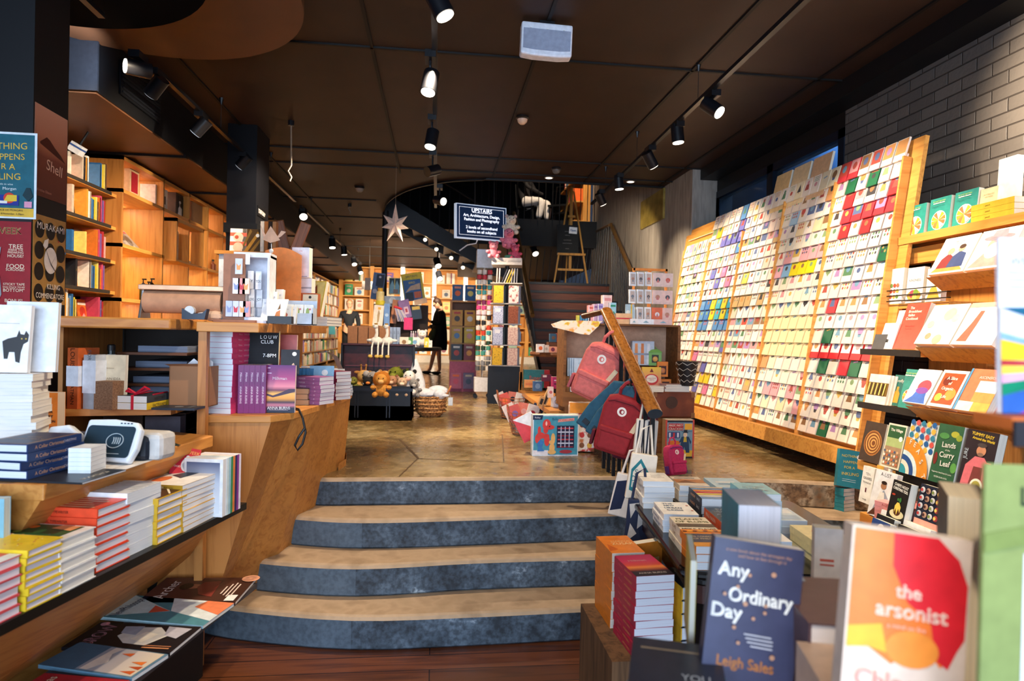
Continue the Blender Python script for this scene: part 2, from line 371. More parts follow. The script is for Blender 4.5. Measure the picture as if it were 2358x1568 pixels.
for y in (1.2,4.93,7.75,8.45): mb.box(-3.6,3.4,y-.012,y+.012,Z-.014,Z+.002,J)
for y in (10.6,12.2,): mb.box(-3.6,-1.0,y-.012,y+.012,Z-.014,Z+.002,J)
for y in (14.5,16.3,18.2,20): mb.box(-3.6,3.4,y-.012,y+.012,Z-.014,Z+.002,J)
struct(mb.build('trim_ceiling_joints'))
# curved bulkhead discs at the top left
def ringpts(cx,cy,r,n=64): return [(cx+r*math.cos(2*PI*i/n),cy+r*math.sin(2*PI*i/n)) for i in range(n)]
struct(MB().prism(ringpts(-1.906,4.099,1.044),3.6,3.69,speck('bulkhead_soffit',[(.3,'5a3a26'),(.7,'6b452c')],scale=2,rough=.5)).build('trim_ceiling_ring'))  # ring coloured lighter brown than the ceiling in place of bounced light
struct(MB().prism(ringpts(-2.16,3.43,.94),3.45,3.61,K('020203',.9,spec=.05)).build('trim_ceiling_disc'))
# left bulkhead
mb=MB(); mb.box(-3.6,-2.43,4.94,21,3.25,3.7,BLK); mb.box(-3.6,-2.42,4.93,4.95,3.25,3.7,K('2a2d35',.4)); mb.box(-3.55,-2.44,4.96,21,3.238,3.252,speck('bulkhead_soffit',[(.3,'5a3a26'),(.7,'6b452c')],scale=2,rough=.5))  # end plate in lighter blue-grey stands for the cool light falling on it
for y in (6.6,8.3,10,11.7,13.2,14.9,16.5,18.2): mb.box(-3.55,-2.42,y-.03,y+.03,3.215,3.25,BLK)
struct(mb.build('ceiling_bulkhead'))
g=thing('air_vent','black louvred air vent in the side of the left bulkhead','vent',Tr(-2.425,5.62,3.48)); mb=MB(); mb.box(0,.012,-.36,.36,-.13,.13,K('101218',.4)); mb.build('frame',g)
mb=MB(); [mb.box(.012,.02,-.34,.34,-.11+i*.031,-.095+i*.031,K('1e2129',.35)) for i in range(8)]; mb.build('slats',g)
# walls
mb=MB(); w=3.42
mb.box(w,w+.25,-2,5.2,-.05,4.0,BRICK); mb.box(w,w+.25,5.2,7.85,-.05,2.45,BRICK); mb.box(w,w+.25,5.2,7.85,3.42,4.0,WALLK); mb.box(w,w+.25,7.85,8.0,-.05,4.0,WALLK)
struct(mb.build('wall_right'))
struct(MB().box(3.2,3.45,-2,8.4,3.56,3.75,WALLK).build('trim_wall_beam'))
struct(MB().box(3.1,3.45,7.75,13,.6,6.8,GREYW).build('wall_stair'))
wn=MB(); NAVY=K('0c1524',.4)
wn.box(w-.01,w+.1,5.2,5.28,2.45,3.42,NAVY); wn.box(w-.01,w+.1,6.38,6.5,2.45,3.42,NAVY); wn.box(w-.01,w+.1,7.75,7.85,2.45,3.42,NAVY); wn.box(w-.01,w+.1,5.2,7.85,3.34,3.42,NAVY); wn.box(w-.01,w+.1,5.2,7.85,2.45,2.52,NAVY)
wo=struct(wn.build('window_1'))
def glass():
    m,nt,b=nodes('blue_dusk_glass'); b.inputs['Base Color'].default_value=(*lin('9dbbd8'),1); b.inputs['Roughness'].default_value=.05; b.inputs['Transmission Weight'].default_value=.9; b.inputs['IOR'].default_value=1.05
    n=nt.nodes.new('ShaderNodeTexNoise'); n.inputs['Scale'].default_value=3; r=ramp(nt,[(.3,'8fb0d0'),(.7,'b0cbe2')]); nt.links.new(n.outputs['Fac'],r.inputs['Fac']); nt.links.new(r.outputs['Color'],b.inputs['Base Color'])
    return m
GL=glass(); MB().box(w+.04,w+.046,5.28,6.38,2.5,3.36,GL).build('pane',wo); MB().box(w+.04,w+.046,6.5,7.75,2.5,3.36,GL).build('pane',wo)
mb=MB(); OUT=grad('outside_wall',[(0,'2c4e72'),(.6,'1d3a5a'),(1,'8fb4d8')],'z',.8); mb.box(w+1.2,w+1.3,3.5,10.5,1.5,4.3,OUT); struct(mb.build('wall_outside_window'))
mb=MB(); mb.box(w+.5,w+.62,4.5,9,1.2,2.75,speck('outside_roof',[(.3,'a8bcd4'),(.7,'8ea6c4')],scale=30,stretch=(1,1,8))); struct(mb.build('trim_outside_roof'))
struct(MB().box(-3.75,-3.55,-2,22,-.05,4,WALLK).build('wall_left'))
struct(MB().box(-4,4,21.3,21.5,.6,4,K('3a2c22',.6)).build('wall_back'))
struct(MB().box(-3.75,-1.84,3.2,3.48,0,3.7,BLK).build('pillar_left'))
struct(MB().box(-2.17,-1.88,7.0,7.5,.68,3.7,BLKM).build('pillar_middle'))
struct(MB().box(-2.19,-1.86,6.98,7.52,2.58,2.68,BLK).build('trim_pillar_collar'))
struct(MB().cyl((-.93,11.6,.68),(-.93,11.6,3.72),.05,BLK,n=16).build('pillar_steel'))
# upper storey seen through the opening
mb=MB(); mb.box(.6,3.9,12.6,20,3.35,3.87,K('0a0a0d',.6)); struct(mb.build('mezzanine_floor'))
mb=MB(); mb.box(-1.5,3.9,18,18.2,3.7,7,K('15110f',.7)); mb.box(-2,-1.5,9,18,3.72,7,WALLK); mb.box(-2,4,8.7,18,6.8,6.9,WALLK); struct(mb.build('wall_upper_storey'))
# ---------------------------------------------------------------- camera, light
cd=bpy.data.cameras.new('camera'); cam=bpy.data.objects.new('camera',cd); COL.objects.link(cam)
cd.sensor_width=36; cd.lens=36*1500/2358; cd.clip_start=.05
cam.matrix_world=Matrix(((XD.x,XD.y,-XD.z,0),(YD.x,YD.y,-YD.z,0),(ZD.x,ZD.y,-ZD.z,1.58),(0,0,0,1)))
cd.dof.use_dof=True; cd.dof.focus_distance=3.9; cd.dof.aperture_fstop=2.8
bpy.context.scene.camera=cam
def area(name,loc,target,sx,sy,power,color):
    l=bpy.data.lights.new(name,'AREA'); l.shape='RECTANGLE'; l.size=sx; l.size_y=sy; l.energy=power; l.color=color
    o=bpy.data.objects.new(name,l); COL.objects.link(o); o.location=loc; o.rotation_euler=(Vector(target)-Vector(loc)).to_track_quat('-Z','Y').to_euler(); return o
def spot(loc,target,power,color=(1,.82,.6),ang=55,blend=.6,r=.04):
    l=bpy.data.lights.new('spot_lamp','SPOT'); l.energy=power; l.color=color; l.spot_size=math.radians(ang); l.spot_blend=blend; l.shadow_soft_size=r
    o=bpy.data.objects.new('spot_lamp',l); COL.objects.link(o); o.location=loc; o.rotation_euler=(Vector(target)-Vector(loc)).to_track_quat('-Z','Y').to_euler(); return o
W=bpy.data.worlds.new('world'); bpy.context.scene.world=W; W.use_nodes=True
W.node_tree.nodes['Background'].inputs['Color'].default_value=(.45,.62,1,1); W.node_tree.nodes['Background'].inputs['Strength'].default_value=.06
area('shopfront_daylight',(-.7,-3.4,1.9),(0,4,1.0),6.5,2.8,610,(.62,.78,1))
area('window_daylight',(4.3,6.5,4.2),(3.5,6.5,2.5),2,2,170,(.5,.7,1))
# ---------------------------------------------------------------- track lights
LENS=K('fff2dc',.4,emit=9,var=0); LENSD=K('c9d4e0',.4,emit=1.2,var=0)
def head(c,d,label,trackz,on=True,group='track spotlights',s=1.0,power=0,tgt=None,ang=50,col=(1,.8,.56)):
    """cylinder spotlight at c aimed along d, hung on an arm from its rail"""
    c=Vector(c); d=Vector(d).normalized(); L=.15*s; r=.052*s
    t=thing('track_spotlight',label,'spotlight',Tr(c),group)
    MB().box(-.035,.035,-.07,.07,trackz-c.z-.05,trackz-c.z-.004,BLKM).build('adapter',t)
    back=-d*L*.35
    MB().tube([(0,0,trackz-c.z-.05),(0,.0,back.z+.06),tuple(back+Vector((0,0,.02)))],.009*s,BLKM).build('arm',t)
    mb=MB(); mb.cyl(-d*L*.5,d*L*.5,r,BLKM,n=20,cap=True); mb.build('housing',t,smooth=True)
    MB().cyl(d*(L*.5),d*(L*.5+.004),r*.86,LENS if on else LENSD,n=20).build('lens',t)
    if power: spot(c+d*(L*.5+.03),tgt if tgt is not None else c+d,power,col,ang)
    return t
def rail(label,x0,y0,x1,y1,z,hooks):
    t=thing('light_track',label,'light track',Tr(x0,y0,z)); v=Vector((x1-x0,y1-y0,0)); n=Vector((-v.y,v.x,0)).normalized()*.018; mb=MB()
    mb.prism([(n.x,n.y),(-n.x,-n.y),(v.x-n.x,v.y-n.y),(v.x+n.x,v.y+n.y)],-.012,.016,BLKM); mb.build('rail',t)
    for f in hooks:
        MB().cyl((v.x*f,v.y*f,.01),(v.x*f,v.y*f,3.7-z),.0025,K('26262a',.4),n=5).build('wire',t)
        MB().cyl((v.x*f,v.y*f,3.69-z-.05),(v.x*f,v.y*f,3.7-z),.006,BLKM,r1=.022,n=8).build('ceiling_cup',t)
ZT=3.4
rail('long black light track along the right side of the ceiling',1.9,2.9,2.06,8.7,ZT,(.33,.62,.86))
rail('black light track down the middle of the ceiling',-.05,1.2,-.05,9.4,ZT,(.1,.95))
rail('black light track along the left bulkhead',-2.0,4.9,-2.0,9.4,ZT,(.3,.7))
rail('far black light track over the left wall bookcase',-2.0,9.8,-2.0,17.5,ZT,(.1,.5,.9))
rail('short black rail under the curved ceiling at top left',-1.92,3.0,-1.92,3.95,ZT-.06,())
WD=(1,.8,.56)
for (px,py,d,lab) in [(1640,248,(.45,-.55,-.6),'glowing spotlight on the right track, lens turned to the viewer'),(1560,308,(.1,-.05,-1),'spotlight pointing straight down on the right track'),(1497,368,(.6,.3,-.8),'spotlight tilted towards the card wall, third along the right track'),(1425,420,(.1,0,-1),'spotlight hanging straight down beside the grey wall'),(1383,458,(.5,.3,-.8),'farthest spotlight at the end of the right track')]:
    head(aX(px,py,1.97),d,lab,ZT)
for (px,py,d,lab) in [(1010,6,(.45,-.1,-.9),'nearest spotlight on the middle track, cut by the picture top'),(990,190,(-.15,-.3,-1),'second spotlight from the front on the middle track'),(994,320,(-.15,-.25,-1),'third spotlight from the front on the middle track'),(996,393,(.6,.5,.3),'spotlight turned away on the middle track'),(1012,462,(.6,-.7,-.25),'spotlight with round bright lens at the end of the middle track')]:
    head(aZ(px,py,3.21),d,lab,ZT)
for (px,py,d,lab) in [(318,158,(-.75,-.6,-.05),'bright spotlight facing left on the left track'),(360,200,(-.6,.3,-.6),'dark spotlight behind the bright one on the left track'),(463,292,(-.6,.1,-.65),'third spotlight along the left track'),(562,372,(-.6,.2,-.6),'spotlight on the left track beside the black pillar')]:
    head(aX(px,py,-2.0),d,lab,ZT,on=(px<330))
for (px,py,d,lab) in [(698,492,(.2,-.7,-.6),'nearest lit spotlight on the far left track'),(765,560,(.1,-.2,-1),'second spotlight on the far left track'),(792,577,(.1,0,-1),'third spotlight on the far left track'),(815,602,(.2,-.5,-.8),'bright spotlight on the far left track above the person'),(829,622,(.3,-.5,-.8),'last lit spotlight on the far left track')]:
    head(aX(px,py,-2.0),d,lab,ZT,s=1.2)
for (px,py,Y,lab) in [(1007,605,13,'small lit spotlight under the stair flight near the back shelves'),(1011,635,14.5,'small spotlight just above the back bookcase'),(1230,577,12.8,'lit spotlight behind the stair balustrade')]:
    head(aY(px,py,Y),(.2,-.6,-.7),lab,3.6,s=1.3)
# fairy bulbs along the underside of the flight
for i,(px,py) in enumerate([(979,552),(1005,574),(1039,594),(1066,616)]):
    b=thing('light_bulb','%s glowing bulb under the sloping stair flight, counted from the left'%NTH[i],'bulb',Tr(aY(px,py,11.9)),'bulbs under the stair flight')
    MB().ball((0,0,0),.03,K('ffe2b0',.4,emit=25,var=0)).build('glass',b,smooth=True); MB().cyl((0,0,.02),(0,0,.1),.016,BLKM).build('socket',b)
# spots for the track heads, plus added fill spots that have no head
for y,p in ((4.2,260),(5.3,260),(6.3,260),(7.3,220),(8.0,150)): spot((1.97,y,3.3),(3.05,y+.05,1.9),p*.8,(1,.8,.56),80,.7)
for x,y,tx,ty,tz,p in ((1.9,3.4,2.7,3.4,1.5,80),(1.8,2.6,2.9,2.4,1.4,60),(2.2,14.5,2.3,17,1.2,160),(-.05,4.2,-.8,4.0,1.2,130),(-.05,5.6,-.3,6.6,.7,150),(-.05,6.8,1.3,5.6,1.2,220),(-.05,8.2,.9,8.5,1.4,160),(-.05,7.6,-.6,8.6,1.2,150),(-2,7.4,-.6,9.6,1.3,150),
    (-1.9,4.3,-2.9,5.8,2.2,60),(-2,10.5,-3,12,1.8,160),(-2,13,-3,15,1.8,200),(-2,16,-3,18,1.8,240),(0,13.5,-.2,20.5,2.2,500),(.9,14,.9,20.5,2.2,400),(-1.2,14,-1.4,20.5,2.2,400),(1.97,8.2,2.9,10,2.6,90),(1.0,3.6,.6,5.0,.8,60),(.4,2.6,1.5,2.6,.9,70),(-.05,2.4,-1.2,2.6,1.0,70),(1.0,-.6,1.35,1.0,1.1,16),(1.9,1.6,3.2,3.3,2.2,40),(-.9,5.2,-3.1,5.8,2.2,140),(-.9,6.6,-3.0,7.8,2.0,160),(2.2,2.6,3.42,2.9,3.0,300)):
    spot((x,y,3.28),(tx,ty,tz),p*2.35,(1,.8,.56),70,.7)
spot((-.05,-.2,3.3),(.76,.95,1.25),190,(1,.86,.68),16,.8); spot((2.0,11.5,6.4),(2.3,13.8,4.2),420,(1,.8,.58),60,.7); p=aX(318,158,-2.0); spot((p.x-.12,p.y-.06,p.z),(-2.9,4.93,3.5),60,(.75,.86,1),80,.6)  # foreground and upstairs spots are added fill without a fitting; last serves the left head
sc=bpy.context.scene; cy=sc.cycles; cy.max_bounces=6; cy.diffuse_bounces=3; cy.glossy_bounces=2; cy.transmission_bounces=4; cy.adaptive_threshold=.05; cy.caustics_reflective=False; cy.caustics_refractive=False
sc.view_settings.view_transform='Standard'; sc.view_settings.look='None'; sc.view_settings.exposure=0.0
# ================================================================ LEFT SIDE: posters, desk, counter
def flat3(pa,pb,pc,z):
    """frame on a level surface from three of its corners: x from a to b, y from a to c; returns matrix, width, height"""
    a,b,c=(aZ(*p,z) for p in (pa,pb,pc)); x=(b-a); w=x.length; x.normalize(); y=Vector((-x.y,x.x,0)); h=abs((c-a).dot(y))
    return Matrix.Translation((a+b)/2)@Matrix(((x.x,y.x,0,0),(x.y,y.y,0,0),(0,0,1,0),(0,0,0,1))),w,h
def sheet(name,label,cat,M,w,h,base,art,group=None,t=.0012):
    r=thing(name,label,cat,M,group); MB().box(-w/2,w/2,0,h,0,t,K(base,.45)).build('paper',r)
    s,x=artmesh(art,w,h,t)
    if s.v: s.build('print',r)
    for q in x:
        if q.v: q.build('lettering',r)
    return r
# posters on the left pillar
Mf=Tr(-2.02,3.1987,2.063)@Rx(90)
sheet('poster','teal event poster with yellow hand lettering on the left pillar','poster',Mf,.4,.39,'dfe8ec',[('r',.02,.02,.975,.975,'1f5f6e'),('r',.02,.02,.975,.12,'e0b23c'),('t','THING',.74,.84,.075,'e0b23c',.5,.04),('t','PPENS',.74,.715,.07,'e0b23c',.42,.03),('t','R A',.70,.6,.07,'e0b23c',.2),('t','LING',.72,.485,.075,'e0b23c',.36,.03),('t','able to wine',.68,.395,.022,'cfe0e0',.3),('t','Morgan',.72,.345,.034,'dfeaea',.3),('r',.45,.15,.82,.27,'23318a'),('c',.72,.235,.06,'d8402c'),('p',[(.66,.19),(.8,.2),(.8,.27),(.7,.27)],'e8c23a'),('r',.4,.17,.7,.2,'ece6dc'),('r',.88,.13,.96,.2,'e59ab4'),('p',[(.92,.2),(.86,.27),(.9,.36),(.94,.36),(.97,.26)],'12323a'),('t','GRACE DE MORGAN',.72,.095,.022,'2a2a2a',.5),('t','Friday 8 November, 6.30pm',.72,.052,.02,'2a2a2a',.5),('c',.48,.94,.02,'b02030')])
Mf=Tr(-2.035,3.1987,1.66)@Rx(90)
r=sheet('poster','red cat magazine poster with grey cat and gold headlines, on the left pillar','poster',Mf,.39,.39,'8e1520',[('t','WEEK',.755,.89,.075,'e2b478',.4,0,.001),('t','TREE',.84,.71,.05,'f0dcc0',.2),('t','INSIDE THE',.84,.67,.022,'f0dcc0',.2),('t','FREAKING',.84,.64,.026,'f0dcc0',.22),('t','HOUSE?',.84,.6,.035,'f0dcc0',.22),('t','FOOD',.84,.48,.048,'f0dcc0',.2),('t','SCROOGE?',.84,.44,.03,'f0dcc0',.2),('t','STICKY TAPE',.83,.27,.028,'f0dcc0',.24),('t','WAS STUCK TO MY',.83,.235,.02,'f0dcc0',.24),('t','BOTTOM"',.83,.2,.036,'f0dcc0',.24),('t','BONUS!',.83,.08,.038,'f0dcc0',.22),
 ('p',[(.3,0),(.64,0),(.7,.15),(.68,.35),(.64,.5),(.66,.62),(.58,.64),(.5,.7),(.3,.7)],'8a8a92'),('p',[(.5,.68),(.56,.9),(.62,.66)],'6e1018'),('c',.56,.92,.03,'dfe0e4'),('p',[(.6,.62),(.69,.7),(.67,.55)],'9a9aa2'),('c',.52,.6,.03,'3c3c34'),('c',.61,.6,.025,'3c3c34'),('p',[(.54,.53),(.6,.53),(.57,.5)],'d8b0a8')])
Ms=Tr(-1.8387,3.34,2.18)@Rz(90)@Rx(90)
sheet('poster','sepia book poster with a stormy sea and script title, on the pillar side','poster',Ms,.262,.42,'a8715a',[('m',0,0,1,1,grad('shell_poster',[(0,'5e2e22'),(.45,'7a4232'),(.55,'a8694e'),(1,'c79078')],'y')),('p',[(.15,.6),(.35,.68),(.45,.66),(.6,.6),(.8,.54),(.95,.47),(.15,.58)],'4a1a10'),('t','Shell',.6,.37,.12,'dfb8a0',.62,-.1),('t','Kristina Olsson',.3,.07,.03,'c8907a',.5)])
sheet('poster','black poster with tan circles, bare branch and white author name on pillar side','poster',Tr(-1.8387,3.34,1.685)@Rz(90)@Rx(90),.262,.41,'b08748',[('c',.18+.32*i,.12+.24*j,.14,'14110f',.16) for i in range(3) for j in range(4)]+[('c',.5,.5,.2,'e6e2dc',.24),('t','MURAKAMI',.5,.88,.075,'f2efe8',.9),('t','KILLING',.6,.2,.06,'f2efe8',.4),('t','COMMENDATORE',.5,.09,.06,'f2efe8',.86),('p',[(.3,.72),(.42,.75),(.4,.66),(.33,.62),(.25,.66)],'e8e4dc'),('p',[(.3,.66),(.5,.45),(.8,.3),(.5,.47)],'2a1a12'),('p',[(.5,.45),(.72,.62),(.52,.47)],'2a1a12'),('c',.95,.62,.02,'3a78b0'),('c',.72,.74,.02,'b83a2a')])
# ---- sales desk in the foreground
U=Vector((.19,.98,0)).normalized(); NN=Vector((U.y,-U.x,0)); UA=math.degrees(math.atan2(U.y,U.x))
ZD_=1.10; D1=aZ(491,1003,ZD_); D0=aZ(101,1116,ZD_)
dk=thing('sales_desk','light oak sales desk with book ledges along its sloping front','desk',Tr(D0.x,D0.y,0)); o0=Vector((D0.x,D0.y,0))
E1=D1-D0; E1.z=0
def dl(p): q=p-o0; return (q.x,q.y)
bl=dl(aZ(318,985,ZD_)); nl=(-.62,.06)
MB().prism([(0,0),(E1.x,E1.y),bl,(bl[0]-.2,bl[1]-.1),nl],ZD_-.05,ZD_,OAKY).build('desk_top',dk,bevel=.004)
mb=MB(); nn=NN
def off(p,d): return (p[0]+nn.x*d,p[1]+nn.y*d)

ZL=.80; F0=aZ(-120,1500,ZL); F1=aZ(568,1157,ZL); lu=(F1-F0); ll=lu.length; lu.normalize(); ln=Vector((lu.y,-lu.x,0)); LA=math.degrees(math.atan2(lu.y,lu.x))
def lpoly(a,b,d0,d1): 
    pts=[a+ln*d1,b+ln*d1,b+ln*d0,a+ln*d0]; return [dl(p) for p in pts]
mb=MB(); pa=F0+lu*((D0-F0).dot(lu)); pb=F0+lu*((D1-F0).dot(lu)); q=[dl(pa-ln*.29),dl(pb-ln*.29),dl(pb-ln*.5),dl(pa-ln*.8)]
q2=[dl(pa-ln*.46),dl(pb-ln*.46),dl(pb-ln*.55),dl(pa-ln*.8)]; mb.prism(q2,.02,ZL+.005,OAKY); mb.prism(q,ZL+.005,ZD_-.05,OAKY,top=[off((0,0),-.01),off((E1.x,E1.y),-.01),dl(pb-ln*.5),dl(pa-ln*.8)]); mb.build('body',dk)
MB().prism(lpoly(F0,F1,-.29,0),ZL-.03,ZL,K('15130f',.4)).build('upper_ledge',dk)
b0,b1=aZ(424,1299,.4),aZ(-200,1712,.4); MB().prism([dl(b0),dl(b1),dl(b1-ln*.08),dl(b0-ln*.08)],.40,ZL-.03,OAKY,top=[dl(F1-lu*.28-ln*.012),dl(F0-ln*.012),dl(F0-ln*.3),dl(F1-lu*.28-ln*.3)]).build('front_panel',dk)
ZM=.40; G0=aZ(250,1610,ZM); G1=aZ(592,1342,ZM); gu=(G1-G0).normalized(); G0=G1-gu*1.5; gn=Vector((gu.y,-gu.x,0))
mb=MB(); mb.prism([dl(G0),dl(G1),dl(G1-gn*.32),dl(G0-gn*.32)],ZM-.025,ZM,K('4a4240',.45)); mb.build('magazine_ledge',dk)
mb=MB(); mb.prism([dl(G0-gn*.2),dl(G1-gn*.2-gu*.1),dl(G1-gn*.3-gu*.1),dl(G0-gn*.3)],.0,ZM-.025,K('1a120c',.6)); mb.build('plinth',dk)
# stacks on the upper ledge, far to near
def lstack(pn,pf,h,n,t,cover,desc,group,art=None,inset=.004,**k):
    a=aZ(*pn,ZL); b=aZ(*pf,ZL); w=(b-a).dot(lu); c=(a+b)/2-ln*(h/2+inset)
    return stack(n,w*.985,h,t,cover,desc,Matrix.Translation((c.x,c.y,ZL+.0005))@Rz(LA),group,art,**k)
lstack((437,1228),(502,1180),.24,9,.0195,'d9a83a','yellow-spined white paperback','paperbacks in the pile by the far end of the ledge',[('r',0,0,1,1,'e8e6e2'),('c',.3,.6,.18,'c86a3c',.1),('p',[(.4,.35),(.8,.3),(.9,.5),(.55,.62)],'2b3038'),('p',[(.6,.7),(.95,.62),(.95,.72),(.65,.8)],'4a6a9a'),('c',.45,.8,.1,'caa27c',.06)],page='eef3f8',spine=[('THE FAMILY LIFE COACH',.4,.5,'f6f2e8'),('Ruby Jones',.76,.3,'3a3428')],spinec='c99a2e')
lstack((362,1256),(430,1222),.19,6,.027,'d8ac2e','yellow and brown hardback','yellow hardbacks in the middle of the ledge',[('r',.05,.03,1,.97,'4a2f1e'),('p',[(.1,.1),(.9,.6),(.9,.66),(.1,.16)],'efe4cc'),('p',[(.1,.5),(.6,.95),(.66,.95),(.1,.42)],'efe4cc'),('p',[(.5,.05),(1,.4),(1,.46),(.44,.05)],'efe4cc')],page='f2f4f6',hard=True)
lstack((298,1287),(366,1246),.27,6,.036,'f2f4f7','thick white grey-striped paperback','thick white paperbacks on the ledge',[('r',.04+.12*i,.0,.075+.12*i,1,'c3ccd6') for i in range(8)],page='eaf0f6')
lstack((220,1322),(298,1283),.24,7,.0285,'e24a2a','red-orange hardback with cream slashes','red-orange hardbacks on the ledge',[('p',[(.1+.14*i,.1+.08*(i%3)),(.15+.14*i,.1+.08*(i%3)),(.15+.14*i,.62+.1*(i%2)),(.1+.14*i,.62+.1*(i%2))],'f6c9a0') for i in range(6)]+[('c',.3,.82,.05,'f6c9a0')],page='e6eaf2',hard=True,spine=[('UNITED PUBLIC TYPEWRITER',.32,.3,'2a1712')],only_top_art=True)
lstack((148,1371),(216,1327),.25,5,.031,'f3f1ec','white hardback with leafy jacket','white hardbacks with leafy jackets on the ledge',[('r',.25,.12,.95,.9,'1f5a34'),('c',.5,.5,.14,'3c8a48',.1),('c',.75,.7,.1,'d9772f'),('c',.4,.75,.08,'8fbb5a'),('p',[(.6,.15),(.9,.15),(.95,.4),(.7,.45)],'e39a62')],page='ece8de',hard=True)
lstack((58,1411),(148,1369),.24,8,.0205,'e8c52e','yellow confetti book','yellow confetti books on the ledge',[('c',RNG.uniform(.08,.92),RNG.uniform(.08,.92),.02,RNG.choice(['e2832a','c23a5a','7a4a9a','f6e9a0'])) for i in range(30)],page='e9e4ee',hard=True)
lstack((-35,1455),(52,1413),.24,6,.026,'d6525a','red striped book at the left picture edge','red striped books at the left picture edge',[('r',0,.0,1,.15,'f2f0ee'),('r',0,.3,1,.45,'f2f0ee')],page='f0e6ea',hard=True)
# upright paperbacks at the far end, covers facing the near end, spines to the front
cols=['eef0f2','cfe3ea','9cc8d8','2f8a5e','e0823c','2c2a62','8a3a92','e9e2f2']; a=aZ(513,1192,ZL)
for i,cc in enumerate(cols):
    t=.03 if i==0 else .0155; p=a+lu*(.0165*i+(.015 if i else 0))-ln*.003
    # book frame: spine towards +ln (front), cover towards -lu
    z=-lu if i==0 else lu; y=Vector((0,0,1)); x=y.cross(z); M=Matrix(((x.x,y.x,z.x,p.x-ln.x*.085),(x.y,y.y,z.y,p.y-ln.y*.085),(x.z,y.z,z.z,ZL+.001),(0,0,0,1)))
    book(.17,.24,t,'eef0f2' if i==0 else cc,'%s book standing on the ledge end, %s from the front cover'%(['white','pale grey','light blue','green','orange','navy','purple','lilac'][i],NTH[i]),M@Tr(0,0,-t if i==0 else 0),'upright books at the far end of the ledge',art=[('m',.06,.06,.92,.94,grad('mist_cover',[(0,'e8ecf0'),(.6,'c6ccd8'),(1,'5a6688')],'y'))] if i==0 else None,page='f0f2f6')
for i,(px,py) in enumerate([(392,1100),(418,1097)]):
    book(.1,.125,.006,'c22636','small red cat magazine leaning behind the ledge piles, %s one'%('left' if i==0 else 'right'),Matrix.Translation(aY(px,py,2.86-.015*i))@Rz(24)@Ry(16)@Rx(62),'small red cat magazines',art=[('t','PUSSWEEK',.5,.84,.11,'e8b060',.95),('c',.55,.4,.2,'c9c4c6',.3),('c',.55,.66,.08,'d8d6d8'),('t','TREE',.8,.5,.06,'f0e0d0',.3),('t','FOOD',.2,.3,.06,'f0e0d0',.3)],name='magazine',cat='magazine')
# magazines on the low ledge
def mag(pa,pb,pc,t,cover,label,art,spinec=None):
    M,w,h=flat3(pa,pb,pc,ZM+.001); return book(w*.97,h,t,cover,label,M,'magazines on the low ledge',art,page='e9e6e2',spinec=spinec,name='magazine',cat='magazine')
mag((541,1394),(592,1335),(372,1346),.012,'4a2822','brown magazine with a reclining person, far end of the low ledge',[('m',0,0,1,1,grad('archer_bg',[(0,'3a2018'),(.5,'4e2a22'),(1,'6a4038')],'y')),('t','Archer',.5,.84,.12,'f2ece8',.82),('c',.62,.6,.1,'a5684a',.13),('p',[(.2,.3),(.85,.35),(.8,.52),(.6,.55),(.3,.46)],'7a2c26'),('c',.62,.67,.13,'20120e',.1),('r',.25,.1,.7,.115,'e8d8cc'),('r',.2,.14,.75,.155,'e8d8cc'),('r',.25,.18,.7,.195,'e8d8cc'),('r',.3,.22,.6,.235,'e8d8cc'),('r',.03,.03,.25,.13,'f3f1ee'),('c',.93,.05,.14,'e0a080')])
mag((466,1449),(540,1395),(283,1393),.012,'9fc0c8','teal and white geometric magazine on the low ledge',[('r',0,0,1,1,'4f8a98'),('p',[(0,1),(1,1),(.45,.45)],'c4d8de'),('p',[(1,.0),(1,.6),(.45,.45),(.2,0)],'dfe8ea'),('p',[(.3,.62),(.62,.66),(.45,.46)],'d4573f'),('p',[(.45,0),(1,0),(1,.26),(.7,.3)],'ea8256'),('t','NewPhilosopher',.52,.88,.085,'16264a',.92)])
mag((390,1512),(464,1450),(200,1460),.012,'14131a','black magazine with pink title and paper collage on the low ledge',[('t','BROW',.5,.84,.12,'c08a98',.8,0,.002),('c',.93,.93,.08,'c08a98'),('p',[(.2,.3),(.6,.2),(.9,.36),(.85,.6),(.5,.66),(.25,.52)],'d8d4cc'),('p',[(.5,.1),(.9,.06),(.95,.3),(.6,.24)],'b9b6c0'),('p',[(.3,.36),(.62,.3),(.7,.44),(.4,.5)],'efe6d4'),('p',[(.55,.5),(.9,.52),(.86,.7),(.6,.66)],'9fa4b4'),('r',.1,.05,.14,.3,'c8865a'),('r',.18,.05,.2,.3,'c8865a')])
mag((302,1572),(389,1514),(104,1530),.013,'5a7e94','blue magazine with lakeside tents on its cover, on the low ledge',[('r',0,.62,1,1,'42647e'),('m',.05,.03,.97,.62,grad('lake_cover',[(0,'d8c8b0'),(.35,'b8b0b0'),(.7,'8a94a4'),(1,'d8cfc4')],'y')),('p',[(.1,.06),(.16,.2),(.25,.06)],'c85a28'),('p',[(.28,.05),(.35,.18),(.42,.05)],'b44a22'),('p',[(.45,.08),(.52,.22),(.6,.08)],'d8702c'),('p',[(.7,.3),(.76,.42),(.84,.3)],'d0602c'),('p',[(.05,.5),(.4,.42),(.7,.5),(.95,.46),(.95,.56),(.05,.58)],'e4d4c4')])
mag((200,1650),(300,1574),(20,1610),.013,'a01f2c','red magazine at the bottom edge of the picture',[('t','Christmas',.5,.84,.1,'e8d0b0',.8)])
